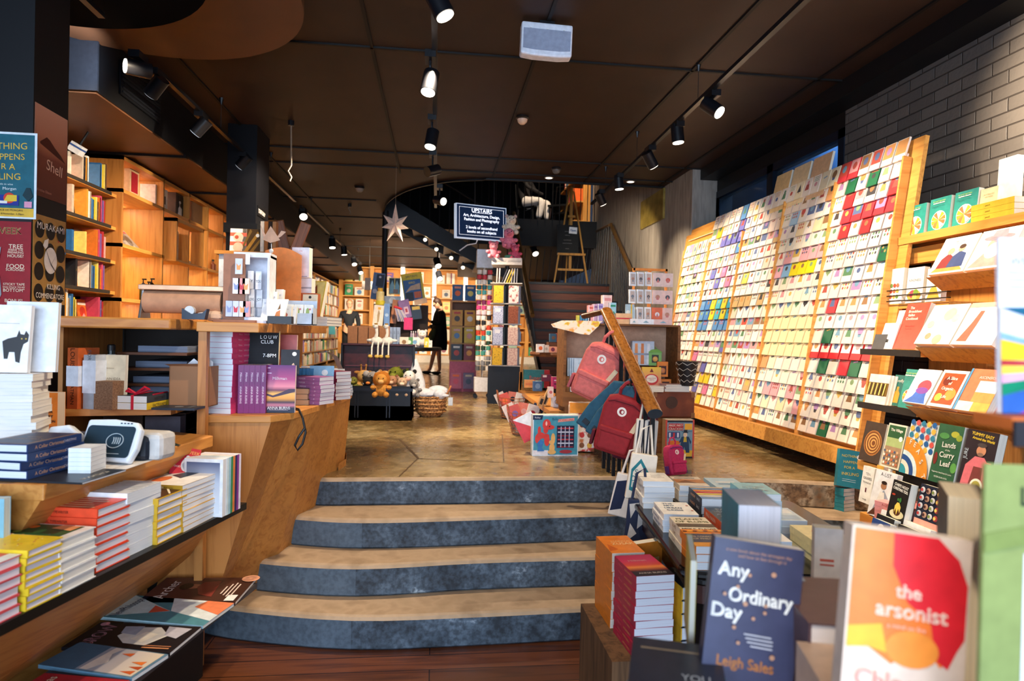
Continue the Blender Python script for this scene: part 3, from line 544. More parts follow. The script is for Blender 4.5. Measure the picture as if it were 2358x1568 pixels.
# things lying on the sales desk
M,w,h=flat3((110,1118),(228,1078),(60,1108),ZD_+.001)
book(.20,.27,.006,'22242a','dark brochure lying under the navy books on the sales desk',Matrix.Translation(aZ(150,1096,ZD_+.001))@Rz(UA)@Tr(0,-.135,0),None,[('t','BOOKSHOP',.5,.12,.06,'e6dfd0',.8,0,.001)],name='brochure',cat='brochure',page='d8dde4')
Mn=Matrix.Translation((aZ(75,1116,ZD_+.008)+aZ(178,1062,ZD_+.008))/2-NN*.0845)@Rz(UA+89)
for i in range(4):
    book(.165,.235,.0265,'1f3460','navy hardback with gold lettering, %s of four on the desk'%ORD[3-i],Mn@Rz([2,-3,1,3][i])@Tr([0,.006,-.004,.004][i],-.1175,i*.027),'navy hardbacks piled on the sales desk',[('r',.06,.04,.94,.96,'c39a78'),('r',.09,.055,.91,.945,'1b2a52'),('t','A Cellar Christmas',.5,.6,.05,'c79a6a',.7),('t','Stories',.5,.45,.05,'c79a6a',.4)] if i==3 else None,page='e9eef4',hard=True,spine=[('A Cellar Christmas',.38,.42,'c79a78'),('CHRISTMAS',.76,.3,'b9b4c4')])
Mw=Matrix.Translation(aZ(18,1062,ZD_+.001))@Rz(UA-68)
for i in range(13):
    book(.2,.16,.0235,'e6e6e8','white paperback, %s in the tall pile at the left edge'%ORD[12-i],Mw@Rz(RNG.uniform(-3,3))@Tr(RNG.uniform(-.006,.006),-.08,.0+i*.024),'tall pile of white paperbacks at the left edge',None,page='f0eee8',spine=[('FOURTH ESTATE',.25,.25,'8a8a90'),('VOICES',.85,.34,'3a3a40')])
Mc=Matrix.Translation(aZ(18,1062,ZD_)+Vector((0.0,-.03,.314)))@Rz(4)
book(.165,.235,.022,'ecebea','white book with a black cat on its cover, standing on the tall white pile',faceout(Mc,6),None,[('p',[(.55,.2),(.62,.2),(.64,.3),(.74,.3),(.77,.16),(.85,.14),(.86,.3),(.9,.42),(.98,.46),(.99,.56),(.93,.62),(.9,.56),(.83,.57),(.8,.63),(.76,.53),(.6,.5),(.5,.46)],'161418'),('c',.86,.5,.015,'d0b040'),('c',.94,.5,.015,'d0b040'),('r',.3,.72,.8,.73,'b8b4b0')],page='e4e8ee')
book(.165,.25,.02,'dfe4ec','pale paperback standing behind the white cat book',faceout(Mc@Tr(.06,.06,0),4),None,None,page='e4e8ee')
Mo=Matrix.Translation(aZ(80,1020,ZD_)+Vector((0,.12,0)))
book(.11,.2,.05,'ee7f1e','orange book with black lettering standing behind the white pile on the desk',faceout(Mo@Rz(-6),0),None,[('t','The most',.5,.72,.05,'1c1410',.7),('t','HORROR',.5,.6,.06,'1c1410',.9,0,.001),('t','LITERARY',.5,.5,.06,'1c1410',.95,0,.001),('t','FOUNDATION',.5,.4,.05,'1c1410',.9,0,.001),('r',.12,.18,.88,.3,'c8641a'),('r',.05,.08,.95,.1,'1c1410')],page='e8dccc',name='paperback_book')
# card terminal
Pt=aZ(178,1068,ZD_); tm=thing('card_terminal','white contactless card payment terminal with a dark screen on the sales desk','payment terminal',Matrix.Translation(Pt)@Rz(-14)); WHT=K('dfe6ee',.35,var=.03); SCR=K('2b3c48',.25,var=.03)
def rrect(x0,x1,z0,z1,r,n=5):
    out=[]
    for cx,cz,a in ((x1-r,z1-r,0),(x0+r,z1-r,90),(x0+r,z0+r,180),(x1-r,z0+r,270)):
        for i in range(n+1): t=math.radians(a+90*i/n); out.append((cx+r*math.cos(t),cz+r*math.sin(t)))
    return out
Th=Tr(.09,0,.012)@Rx(66); MB().prism([(-.1,.01),(.1,0),(.115,.05),(.112,.12),(.09,.145),(.0,.155),(-.1,.15)],-.03,.0,WHT,T=Th).build('reader_head',tm,bevel=.008)
mb=MB(); mb.prism(rrect(-.088,.096,.016,.128,.014),.0005,.003,SCR,T=Th); mb.build('screen',tm)
mb=MB(); lg=K('b9c6cc',.4)
for r_ in (.032,): mb.tube([(.03+r_*math.cos(t*PI/10),.075+r_*.8*math.sin(t*PI/10),.004) for t in range(20)],.0014,lg,closed=True,T=Th,n=4)
for i in range(4): mb.tube([(.02+.008*i+.006*math.cos(t),.075+.014*math.sin(t),.004) for t in (-1,-.5,0,.5,1)],.0016,lg,T=Th,n=4)
mb.box(-.05,.06,.028,.030,.0035,.0045,lg,T=Th); mb.build('contactless_symbol',tm)
mb=MB(); [mb.box(.03+.013*i,.037+.013*i,.137,.141,.0,.002,SCR,T=Th) for i in range(4)]; mb.build('status_lights',tm)
mb=MB(); mb.prism([(-.13,0),(.0,0),(.0,.1),(-.05,.13),(-.12,.12)],-.02,.02,WHT,T=Tr(-.03,.02,.0)@Rx(70)); mb.build('docking_base',tm,bevel=.008)
mb=MB(); mb.box(-.14,.2,.08,.16,.0,.09,K('1d2430',.4)); mb.box(.1,.24,.1,.2,.0,.1,K('cfcac4',.7)); mb.build('printer',tm,bevel=.02)
sheet('leaflet','pale printed leaflet lying on the sales desk by the card terminal','leaflet',Matrix.Translation(aZ(258,1068,ZD_+.001))@Rz(UA+4)@Tr(0,-.1,0),.3,.2,'f0ebe6',[('r',.1,.2,.9,.22,'d8c8b8'),('r',.1,.4,.9,.42,'d8c8b8'),('r',.1,.6,.8,.62,'e0c0a8'),('c',.3,.7,.08,'e8b8a0')])
sheet('leaflet','small dark green card lying near the far end of the sales desk','leaflet',Matrix.Translation(aZ(372,1026,ZD_+.001))@Rz(UA-40)@Tr(0,-.04,0),.12,.07,'223a36',[('c',.5,.5,.1,'d8d8c8'),('r',.1,.2,.4,.24,'a8b0a0')])
for i in range(6):
    book(.09,.07,.014,'eceff3','small white card pack on the desk, %s in its pile'%ORD[5-i],Matrix.Translation(aZ(205,1088,ZD_))@Rz(UA+8)@Tr(0,-.03,.0005+.0146*i),'small white card packs on the sales desk',page='eef2f6',name='card_pack',cat='card pack')
book(.13,.125,.03,'7fb4c4','pale teal book at the very left edge below the desk end',faceout(Matrix.Translation(aY(-32,1242,2.05)),0),None,page='cfe0e6')
# ================================================================ MAIN COUNTER, back counter, wall bays
ZC=1.17; cn=thing('display_counter','oak boat-shaped book counter with a slanted side beside the steps','counter',Tr(aZ(623,956,ZC).x,aZ(623,956,ZC).y,0)); co=cn.matrix_basis.translation.copy()
top=[aZ(x,y,ZC) for x,y in [(468,957),(623,957),(677,950),(738,932),(785,917),(808,908),(811,903),(800,895),(775,890)]]
def cl(p): return (p.x-co.x,p.y-co.y)
TP=[cl(p) for p in top]; back=[(TP[-1][0]-.5,TP[-1][1]+.2),(TP[0][0],TP[-1][1]-.2)]
MB().prism(TP+back,ZC-.035,ZC,OAK).build('counter_top',cn,bevel=.004)
bot=[(-1.3,3.26),(-1.01,3.26),(-1.03,3.5),(-.93,3.72),(-.83,3.98),(-.72,4.22),(-.64,4.4),(-.60,4.55),(-.66,4.7)]
mb=MB(); n=len(TP)
B=[(x-co.x,y-co.y) for x,y in bot]; zb=[0,0,0,.12,.3,.5,.66,.68,.68]; T2=[(x-.012*(i>1),y+.008) for i,(x,y) in enumerate(TP)]
zb=[.34,.34,.3]+[0]*(n-3)
for i in range(n-1): mb.poly([(B[i][0],B[i][1],zb[i]),(B[i+1][0],B[i+1][1],zb[i+1]),(T2[i+1][0],T2[i+1][1],ZC-.035),(T2[i][0],T2[i][1],ZC-.035)],OAKZ if i==0 else OAK)
mb.poly([(B[-1][0],B[-1][1],0),(B[-1][0]-.6,B[-1][1]+.1,0),(back[0][0],back[0][1],ZC-.035),(T2[-1][0],T2[-1][1],ZC-.035)],OAKZ)
mb.poly([(B[0][0],B[0][1],.34),(T2[0][0],T2[0][1],ZC-.035),(back[1][0],back[1][1],ZC-.035),(B[0][0],back[1][1],.34)],OAKZ)
mb.build('body',cn,smooth=True); q=[(-.5,.3),(-.32,.3),(-.32,.8),(-.5,.8)]; MB().prism(q,0,.4,K('0c0a08',.6)).build('recessed_base',cn)
mb=MB()
for i in range(3,n-1): 
    z=.71; f=z/ZC; 
    a=[B[i][k]+(T2[i][k]-B[i][k])*f for k in (0,1)]; b=[B[i+1][k]+(T2[i+1][k]-B[i+1][k])*f for k in (0,1)]
    if i>4: mb.poly([(a[0]+.012,a[1]-.012,.68),(b[0]+.012,b[1]-.012,.68),(b[0]+.012,b[1]-.012,.725),(a[0]+.012,a[1]-.012,.725)],OAK)
mb.build('skirting',cn)
# post and upper shelf
ZS=1.615; pl=aY(457,760,3.16); pr_=aY(470,760,3.16)
MB().box(pl.x-co.x,pr_.x-co.x+.012,3.16-co.y,3.16-co.y+.045,.0,ZS-.045,OAKZ).build('end_post',cn)
sp=[aY(452,745,3.14),aY(596,749,3.14),aY(640,752,3.45),aY(700,755,3.95),aY(752,758,4.45)]
SP=[cl(p) for p in sp]; SB=[(SP[-1][0]-.45,SP[-1][1]+.1),(SP[0][0]-.02,SP[1][1]+.62)]
MB().prism(SP+SB,ZS-.045,ZS,OAK).build('upper_shelf',cn,bevel=.003)
pa,pb=aY(600,755,3.62),aY(698,755,4.2); 
mb=MB(); mb.prism([cl(pa),cl(pb),(cl(pb)[0]-.02,cl(pb)[1]+.03),(cl(pa)[0]-.02,cl(pa)[1]+.03)],ZC,ZS-.045,OAKZ); mb.build('shelf_panel',cn)
# Milkman books (sunset cover)
SUN=grad('sunset_cover',[(0,'14162e'),(.1,'1a1c3a'),(.16,'c8788a'),(.22,'2c2038'),(.3,'e8a040'),(.4,'f0b45a'),(.47,'6a2a4a'),(.55,'e88a9a'),(.7,'b0407a'),(1,'5a1a6a')],'y')
SUNSP='8a2a66'
MILK=[('m',0,0,1,1,SUN),('p',[(.0,.42),(.3,.36),(.55,.42),(.8,.5),(1,.5),(1,.44),(.6,.37),(.3,.32),(0,.38)],'3a1838'),('t','Milkman',.5,.72,.062,'f2d4e0',.62,0,.0006),('t','ANNA BURNS',.5,.1,.055,'f4eef0',.72,0,.0006),('r',.07,.82,.085,.95,'e8c8e0'),('r',.1,.93,.2,.945,'e8c8e0'),('r',.1,.82,.24,.835,'e8c8e0'),('r',.2,.055,.8,.063,'c8b8c8')]
MSP=[('ANNA BURNS',.62,.36,'f0d8e6'),('Milkman',.25,.36,'f0d8e6')]
bw,bh,bt=.152,.238,.0265
c=aZ(509,953,ZC)
for i in range(16):
    book(bw,bh,bt,'c03a6a','sunset novel lying flat, white edge out, %s in the tall pile'%ORD[15-i],Tr(c.x-.005,c.y+bh/2,ZC+.0005+i*.0268)@Rz(171+RNG.uniform(-2,2))@Tr(0,-bh/2,0),'flat pile of sunset novels on the counter',None,page='e6ecf4',spine=[('ANNA BURNS',.66,.3,'f2d0dc'),('Milkman',.35,.3,'f2d0dc')],spinec='e0487c')
x0=aZ(547,952,ZC); x1=aZ(611,952,ZC)
for i in range(5):
    px=547+12.8*(i+.5); p=aZ(px,952,ZC)
    book(bw,bh,bt,SUNSP,'sunset novel standing spine out, %s of five from the left'%NTH[i],Tr(p.x,p.y,ZC+.0005)@Rz(90)@Rx(90)@Tr(bw/2,0,-bt/2),'upright sunset novels on the counter',None,page='efe6e2',spine=MSP,spinec='7a2468')
p=aZ(644,950,ZC); book(bw,bh,bt,'5a1a6a','sunset novel facing out with its full cover shown on the counter',faceout(Tr(p.x,p.y+.005,ZC+.0005),3),None,MILK,page='efe6e2',spine=MSP,spinec='7a2468')
lb=thing('letter_board','black letter board in a thin gold frame with white changeable letters, leaning behind the novels','letter board',faceout(Tr(aY(617,840,3.48))@Tr(0,0,0),4)); p0=aY(600,840,3.48); lb.matrix_basis=faceout(Tr(p0.x,p0.y,1.40),3)@Matrix.Scale(.7,4)
MB().box(-.13,.13,0,.25,0,.012,K('16161a',.7)).build('felt_panel',lb); mb=MB(); G=K('d8b070',.3)
mb.box(-.136,-.13,-.006,.256,0,.02,G); mb.box(.13,.136,-.006,.256,0,.02,G); mb.box(-.136,.136,-.006,0,0,.02,G); mb.box(-.136,.136,.25,.256,0,.02,G); mb.build('frame',lb)
mb=MB(); [mb.box(-.13,.13,.01+i*.012,.012+i*.012,.012,.0135,K('08080a',.7)) for i in range(20)]; mb.build('grooves',lb)
for s,x,y in (('L O U W',.01,.2),('CLUB',-.0,.165),('7-8PM',.02,.065)): 
    q=MB(); q.text(s,x+.045,y+.01,.0145,.026,K('f2f2f0',.4),maxw=.12); q.build('letters',lb)
def up(px,py,Y,w,h,t,cover,label,lean=10,rz=0,art=None,z=None,**k):
    p=aY(px,py,Y); zz=p.z if z is None else z
    return book(w,h,t,cover,label,faceout(Tr(p.x,Y,zz)@Rz(rz),lean),k.pop('group',None),art,**k)
up(668,838,3.42,.09,.125,.02,'2a2c34','dark hardback with round white sticker leaning behind the face-out novel',14,8,[('c',.72,.82,.12,'eef0f2'),('p',[(.55,.1),(.75,.1),(.78,.3),(.7,.45),(.62,.4),(.55,.25)],'d8b49a'),('r',.1,.02,.9,.1,'5a5c66')],z=1.36,hard=True)
up(650,840,3.6,.15,.26,.02,'c8605a','salmon book standing behind the letter board',5,0,z=1.3)
# the rest of the lower counter
def cz(px,py): return aZ(px,py,ZC)
for i in range(5):
    p=cz(683+9*i,925); book(.13,.19,.02,'3f86b8','blue paperback standing spine out, %s of five behind the purple pile'%NTH[i],Tr(p.x-.02,p.y+.09,ZC+.0005)@Rz(90)@Rx(90)@Tr(.05,0,-.01),'blue paperbacks on the counter',spine=[('THE BLUE',.4,.4,'cfe0ee')])
p=cz(745,926); book(.14,.205,.025,'8cc0e2','light blue paperback with round sticker facing out behind the purple pile',faceout(Tr(p.x-.03,p.y+.1,ZC+.0005)@Rz(6),10),None,[('c',.62,.8,.13,'eef2f6'),('t','THE LOST',.4,.45,.05,'d8806a',.6),('t','WOMAN',.4,.36,.05,'d8806a',.5)],page='e8eef4')
c=cz(712,932); stack(7,.13,.2,.0215,'a05a92','purple paperback',Tr(c.x+.0,c.y+.09,ZC+.0005)@Rz(62),'purple paperbacks piled on the counter',page='ece8ee',spine=[('MEMOIR',.4,.4,'f0e0ec'),('o',.8,.5,'f6eef4')],spinec='a86a9c',where=' beside the novels')
c=cz(690,934); stack(3,.1,.1,.03,'2a2024','small dark boxed book',Tr(c.x-.01,c.y+.07,ZC+.0005),'small dark boxed books on the counter',page='c8a888')
c=cz(762,921); stack(8,.12,.18,.021,'8e1f3a','dark red paperback',Tr(c.x+.0,c.y+.08,ZC+.0005)@Rz(50),'dark red paperbacks piled on the counter',page='efeae8',spine=[('o',.8,.5,'f2e6e8')],where=' near the counter end')
c=cz(785,913); stack(4,.09,.12,.017,'4a7cae','small blue paperback',Tr(c.x-.01,c.y+.07,ZC+.0005)@Rz(60),'small blue books at the counter end',page='e4eaf0',where=' at the counter end')
for i,(px,Y,h,cc,t) in enumerate([(722,4.05,.2,'efe8e4','white'),(752,4.2,.18,'f2ece6','cream'),(770,4.5,.16,'f0eeea','pale')]):
    up(px,848,Y,.14,h,.03,cc,'%s book leaning at the back of the counter, %s from the left'%(t,NTH[i]),16,14,[('t','919' if i==0 else 'NEW',.5,.2,.1,'c84a32',.5)],z=ZC)
sh=thing('paper_bag','pale curved paper sheet standing at the rounded end of the counter','paper',Tr(cz(795,905)+Vector((-.04,.12,0)))); mb=MB(); PP=K('f2e6e0',.6)
pts=[(-.16,.12,.26),(-.1,.08,.27),(-.04,.05,.24),(.0,.02,.16),(.02,-.01,.0)]
mb.add([(x,y,z) for x,y,z in pts]+[(x-.05,y+.1,z) for x,y,z in pts],[(i,i+1,i+6,i+5) for i in range(4)],PP); mb.build('sheet',sh)
st=thing('ribbon_strap','black ribbon strap hanging over the counter edge','strap',Tr(cz(688,946)))
MB().tube([(-.03,.06,.005),(0,.0,.008),(.03,-.05,-.03),(.05,-.07,-.1),(.035,-.07,-.16),(.012,-.075,-.19),(.0,-.08,-.165),(.02,-.085,-.12),(.045,-.075,-.08)],.006,K('101012',.5),n=6).build('strap',st)
# ---- on the upper shelf
def sx(px,Y): return aY(px,750,Y).x
bx=thing('pegboard_stand','brown pegboard gift tag stand joined to a white open box on the upper shelf','display stand',Tr(sx(555,3.3),3.3,ZS)); BR=K('a06e55',.6); WB=K('dfe3ee',.5)
w0=sx(512,3.3)-sx(555,3.3); w1=sx(562,3.3)-sx(555,3.3); hh=.335
MB().box(w0,w1,0,.012,0,hh,BR).build('peg_panel',bx); MB().box(w0-.03,w1+.06,-.04,.1,0,.014,BR).build('base',bx)
x0,x1=w1+.0,sx(618,3.3)-sx(555,3.3); mb=MB(); mb.box(x0-.06,x1,.02,.14,hh-.012,hh+.012,WB); mb.box(x1-.01,x1,.0,.14,0,hh,WB); mb.box(x0-.06,x1,.13,.14,0,hh,WB); mb.box(x0,x1,0,.14,.0,.03,WB); mb.build('white_box',bx)
mb=MB(); mb.box(x0+.002,x0+.022,-.004,.0,hh-.05,hh,K('f6f6f8',.5)); mb.build('price_tag',bx)
TG=['b9c6e4','cdd6ec','e6e0e8','d99a9a','f0d8c8']; k=0
for r_,(z,xs) in enumerate([(.235,(.04,)),(.14,(.03,.055,.075)),(.03,(.0,.03,.06,.08))]):
    for x in xs:
        g=thing('gift_tag','gift tag pack in the %s pegboard row, %s from the left'%(['top','middle','bottom'][r_],NTH[xs.index(x)]),'gift tag',Tr(sx(520,3.28)+x,3.285,ZS+z),'gift tags on the pegboard'); k+=1
        MB().box(0,.032,-.012,.0,0,.075,K(TG[k%5],.5)).build('card',g); mb=MB(); mb.poly([(.008,-.0125,.02),(.024,-.0125,.02),(.027,-.0125,.05),(.016,-.0125,.04),(.006,-.0125,.052)],K(['c83a4a','e8a060','8a9ac8'][k%3],.5)); mb.build('motif',g)
for i,s in enumerate(['BY','YOU','LOVE','JOY','NOEL','MUM']):
    g=thing('letter_card','narrow white letter card hanging in the white box, reading %s'%s.replace(' ',''),'card',Tr(sx(567,3.3)+.035*(i%2),3.3+.06+.01*i,ZS+.23-.09*(i//2)),'letter cards in the white box')
    MB().box(-.014,.014,0,.002,-.06,.03,K('f2f2f6',.5)).build('card',g); q=MB(); q.text(s,0,0,.0,.014,K('22242c',.5),T=Tr(0,-.001,-.02)@Rx(90),maxw=.024); q.build('lettering',g)
oc=thing('orange_card','large plain orange board with curved top standing on the upper shelf','board',Tr(sx(648,3.7),3.72,ZS+.0)); mb=MB(); a=sx(606,3.7)-sx(648,3.7); b=sx(690,3.7)-sx(648,3.7)
prof=[(a,.06),(b,.06),(b,.385)]+[(b+(a-b)*t/8,.385+.03*math.sin(PI*t/8)+.02*t/8) for t in range(1,8)]+[(a,.405)]
mb.prism(prof,0,.006,K('e8853c',.6),T=Rx(90)); mb.build('board',oc); MB().box(a,b,-.0,.06,0,.06,K('e8d8c8',.6)).build('foot',oc)
cr=thing('paper_crane','pale folded paper crane hanging above the orange board','paper crane',Tr(aY(625,552,3.6))); PK=K('d9a888',.6); mb=MB()
mb.add([(0,-.02,.07),(-.045,0,.0),(0,.02,.0),(.045,0,.0),(0,-.02,-.02)],[(0,1,4),(0,4,3),(0,2,1),(0,3,2)],PK); mb.add([(-.02,0,.0),(-.06,0,.085),(-.045,0,.02)],[(0,1,2)],PK); mb.add([(.02,0,0),(.05,0,.05),(.075,0,.045),(.05,0,.02)],[(0,1,2,3)],PK); mb.build('crane',cr)
mb=MB(); mb.tube([(0,0,-.02),(.005,0,-.15)],.002,K('efe6dc',.6)); mb.ball((0,0,-.06),.012,K('efe6dc')); mb.ball((0.004,0,-.09),.014,K('e8d8c8')); mb.box(-.015,.02,-.002,.002,-.2,-.14,K('d9a888',.6)); mb.build('hanging_beads',cr)
for i,(px,Y,z,w,h,t,c,lab,rz) in enumerate([(697,3.85,0.27,.1,.17,.05,'eef2f4','tall white boxed calendar behind the orange board',-10),(703,3.9,0.0,.11,.27,.06,'dfe6ee','white stacked letter trays behind the orange board',-10)]):
    book(w,h,t,c,lab,faceout(Tr(sx(px,Y),Y,ZS+z)@Rz(rz),0),None,[('t','STEPS',.5,.88,.03,'c84a3a',.6),('r',.1,.02,.9,.05,'9aa6b4')] if i==0 else [('r',.0,.1+.17*j,1,.13+.17*j,'8f98a8') for j in range(5)],name='boxed_calendar' if i==0 else 'letter_tray',cat='box' if i==0 else 'tray')
for i,(px,py,Y,w,h,c) in enumerate([(612,738,3.35,.05,.12,'f2f0ee'),(622,736,3.4,.05,.16,'f6f4f2'),(634,730,3.5,.06,.18,'f4f2ee'),(642,738,3.42,.05,.1,'e8ecf2'),(655,742,3.45,.06,.09,'dfe6ee'),(667,742,3.5,.06,.09,'eef0f4')]):
    book(w,h,.02,c,'white boxed card pack on the upper shelf, number %s from the left'%NTH[i],faceout(Tr(sx(px+4,Y),Y,ZS+.0005)@Rz(-10),8),'white card packs on the upper shelf',[('c',.5,.5,.2,['d8a070','c85a4a','8aa86a'][i%3]),('r',.2,.8,.8,.85,'c8ccd6')],name='card_pack',cat='card pack')
for i in range(6):
    book(.075,.115,.004,'f4f0ea','white card leaning in the black tray, %s from the front'%NTH[i],faceout(Tr(sx(640,3.28)-.012*i,3.25+.012*i,ZS+.012)@Rz(-20),22),'cards in the black tray',[('p',[(.3,.1),(.7,.2),(.6,.5),(.35,.4)],'d88a5a'),('p',[(.4,.5),(.6,.55),(.5,.8)],'8a6a4a')] if i==0 else None,name='greeting_card',cat='card')
MB().box(0,.11,-.0,.05,0,.035,K('1a1a1e',.4)).build('black_tray') ; o=bpy.data.objects['black_tray']; o.location=(sx(619,3.22),3.19,ZS); tag(o,'low black tray holding leaning cards on the upper shelf','tray')
bn=thing('card_bin','pale blue cardboard bin of cards on the upper shelf','card bin',Tr(sx(688,3.55),3.5,ZS)); mb=MB(); PB=K('c3d2e6',.5)
mb.box(-.08,.08,0,.006,0,.06,PB); mb.box(-.08,-.075,0,.12,0,.09,PB); mb.box(.075,.08,0,.12,0,.09,PB); mb.box(-.08,.08,.115,.12,0,.13,PB); mb.box(-.08,.08,0,.12,0,.004,PB); mb.build('bin',bn)
for i in range(3): book(.045,.1,.02,'eef0ee','leaf patterned card standing in the pale blue bin, number %s from the left'%NTH[i],faceout(Tr(sx(688,3.55)-.05+.05*i,3.55,ZS+.005),10),'cards in the pale blue bin',[('c',.4,.6,.2,'9ab06a',.5),('c',.65,.75,.12,'d87a8a')],name='greeting_card',cat='card')
for i in range(12):
    book(.075,.13,.0075,'b5643a','brown kraft notebook in the row, %s from the left'%NTH[i],Tr(sx(684,3.75)+.0085*i,3.75,ZS+.05)@Rz(80)@Rx(90)@Tr(.03,0,0),'kraft notebooks in a row',spine=[('note',.5,.5,'e8c8a8')],name='notebook',cat='notebook')
book(.08,.13,.01,'e8d2b0','cream hanging card pack at the end of the kraft notebooks',faceout(Tr(sx(714,3.72),3.70,ZS+.04)@Rz(-8),6),None,[('c',.5,.88,.1,'2a2220'),('p',[(.3,.1),(.7,.1),(.7,.5),(.3,.5)],'f2f0ee'),('r',.42,.2,.55,.4,'8aa05a')],name='card_pack',cat='card pack')
book(.13,.225,.03,'e2c24a','yellow art book with a vine figure leaning at the end of the upper shelf',faceout(Tr(sx(722,4.1),4.1,ZS+.053)@Rz(-24),16),None,[('r',.05,.03,.95,.97,'e8d68a'),('p',[(.35,.1),(.45,.1),(.5,.4),(.42,.8),(.52,.9),(.6,.7),(.58,.4),(.7,.1),(.62,.06),(.5,.3)],'8a4a2a'),('r',.05,.03,.95,.1,'d2a02a')])
for i in range(3):
    book(.16,.2,.017,'cfc8c4' if i!=1 else 'e2ddd8','grey flat book under the yellow art book, %s of three'%ORD[2-i],Tr(sx(725,3.9),3.88,ZS+.0005+.0175*i)@Rz(-16),'grey flat books at the shelf end',page='efe8dc')
# books on top of a white cabinet by the pillar, behind the counter
cb=thing('white_cabinet','low white cabinet standing beside the black pillar','cabinet',Tr(-1.9,6.2,.68)); MB().box(.0,.6,-.25,.3,0,1.56,K('d8dce6',.5)).build('carcass',cb); MB().box(-.03,.63,-.28,.3,1.56,1.59,OAK).build('top',cb)
def cabp(px): return aY(px,590,5.98).x
book(.14,.2,.02,'e8ded4','red and cream patterned cookbook on the cabinet by the pillar',faceout(Tr(cabp(549),5.98,2.271),5),None,[('r',0,.66,1,.82,'d0604a'),('r',0,.25,1,.42,'d0604a'),('c',.5,.62,.3,'e0c0a8'),('c',.5,.18,.3,'d8b49a'),('c',.4,.62,.12,'b0503a')],page='f2efe8')
book(.16,.2,.02,'4a3418','brown book with a wheat field cover on the cabinet by the pillar',faceout(Tr(cabp(580),5.98,2.271),5),None,[('p',[(.1,0),(.3,0),(.9,.8),(.8,.9)],'a8782c'),('p',[(.4,0),(.6,0),(1,.5),(1,.65)],'8a6424'),('p',[(0,.2),(.1,.2),(.5,.9),(.4,1)],'785a28'),('c',.8,.72,.1,'e8e0d4')])
for i in range(4): book(.16,.27,.03,['e8d8c4','b5703c','3a2c24','c88a58'][i],'%s board book standing edge on beside the wheat book'%['cream','brown','dark','tan'][i],Tr(cabp(602)+.034*i,5.98,2.271)@Rz(82)@Rx(90)@Tr(.05,0,0),'edge-on books on the cabinet',hard=True)
for i,(px,rz,c) in enumerate([(645,-14,'8a5232'),(664,20,'a8623a')]):
    g=thing('wooden_board','%s brown wooden board leaning above the orange card'%('left' if i==0 else 'right'),'wooden board',Tr(cabp(px)+.04,6.0,2.271)@Ry(rz)); MB().box(-.05,.05,0,.02,0,.3,wood('brd%d'%i,c,'5a321c','z')).build('board',g,bevel=.01)
# ---- back counter behind the sales desk
bc=thing('back_counter','oak back counter with shelves behind the sales desk','counter',Tr(-1.5,3.02,0)); q=lambda x,y:(x+1.5,y-3.02)
def lshape(x0,yf): return [q(x0,yf),q(-1.2,yf+.12),q(-1.2,3.78),q(-1.78,3.78),q(-1.78,yf+.17),q(x0,yf+.17)]
MB().prism(lshape(-1.86,3.0),1.575,1.625,OAK).build('top',bc,bevel=.008); MB().prism(lshape(-1.83,3.02),1.185,1.215,OAK).build('shelf',bc)
MB().box(-1.695+1.5,-1.675+1.5,.14,.7,.0,1.575,OAKZ).build('divider',bc); MB().prism([q(-1.7,3.76),q(-1.2,3.76),q(-1.2,3.78),q(-1.7,3.78)],0,1.58,K('20160f',.6)).build('back_panel',bc)
mb=MB(); [mb.box(-1.52+1.5,-1.2+1.5,.3,.74,z,z+.012,WALN) for z in (1.30,1.375,1.45)]; mb.build('tray_shelf',bc)
for i,z in enumerate((1.263,1.313,1.388,1.463)):
    g=thing('paper_ream','stack of grey-blue paper sheets in the counter trays, %s from the bottom'%NTH[i],'paper',Tr(-1.38,3.5,z),'paper in the trays'); MB().box(-.1+.01*i,.16,-.12,.2,-.045 if i==0 else 0,.03,speck('paperpile',[(.35,'5a6478'),(.65,'7a8498')],scale=1,stretch=(3,3,400))).build('sheets',g)
ZB=1.2155
def sb(px,Y=3.06): return aY(px,935,Y).x
for (px,w,h,t,c,sc_,lab,sp) in [(160,.12,.27,.052,'c8602c','c05a2c','orange hardback in a white paper band standing on the back shelf',[('LOUIS',.16,.42,'1c120c'),('ZATMAN',.74,.34,'1c120c')]),(169,.1,.19,.02,'c9d4e2','c9d4e2','slim pale book next to the orange one on the back shelf',[]),(199,.12,.24,.058,'c2c8d0','aab2ba','grey hardback wrapped in white paper on the back shelf',[('FOR PARIS',.15,.3,'4a5058')])]:
    book(w,h,t,c,lab,Tr(sb(px),3.08,ZB)@Rz(74)@Rx(90)@Tr(w/2,0,-t/2),None,hard=True,spinec=sc_,spine=sp,page='efe8da')
for px,t,h0,h1 in ((160,.056,.1,.19),(199,.062,.07,.215)):
    g=thing('paper_band','white order slip wrapped around the %s on the back shelf'%('orange hardback' if px==160 else 'grey hardback'),'paper slip',Tr(sb(px),3.08,ZB)@Rz(74)); MB().box(-.002,.07,-t/2-.002,t/2+.002,h0,h1,K('dfe6f0',.6)).build('slip',g)
book(.13,.24,.02,'dccdb0','cream book titled about an idea of France standing on the back shelf',faceout(Tr(sb(238),3.14,ZB)@Rz(-6),2),None,[('t','CERTAIN IDEA',.45,.55,.045,'7a6248',.9),('t','OF FRANCE',.45,.46,.045,'7a6248',.8),('t','Julian Jackson',.45,.75,.022,'8a7258',.6)],page='efe8da')
g=thing('bottle','small dark bottle with a black cap and white label on the back shelf','bottle',Tr(sb(202)+.005,3.25,ZB)); MB().lathe([(.022,0),(.024,.02),(.024,.2),(.015,.235),(.015,.27)],K('1c2824',.2),n=16).build('body',g,smooth=True); MB().lathe([(.017,.255),(.017,.28),(.012,.285)],K('0c0c0e',.4),n=16).build('cap',g); MB().lathe([(.0245,.215),(.0175,.238)],K('dfe4e6',.5),n=16).build('label',g)
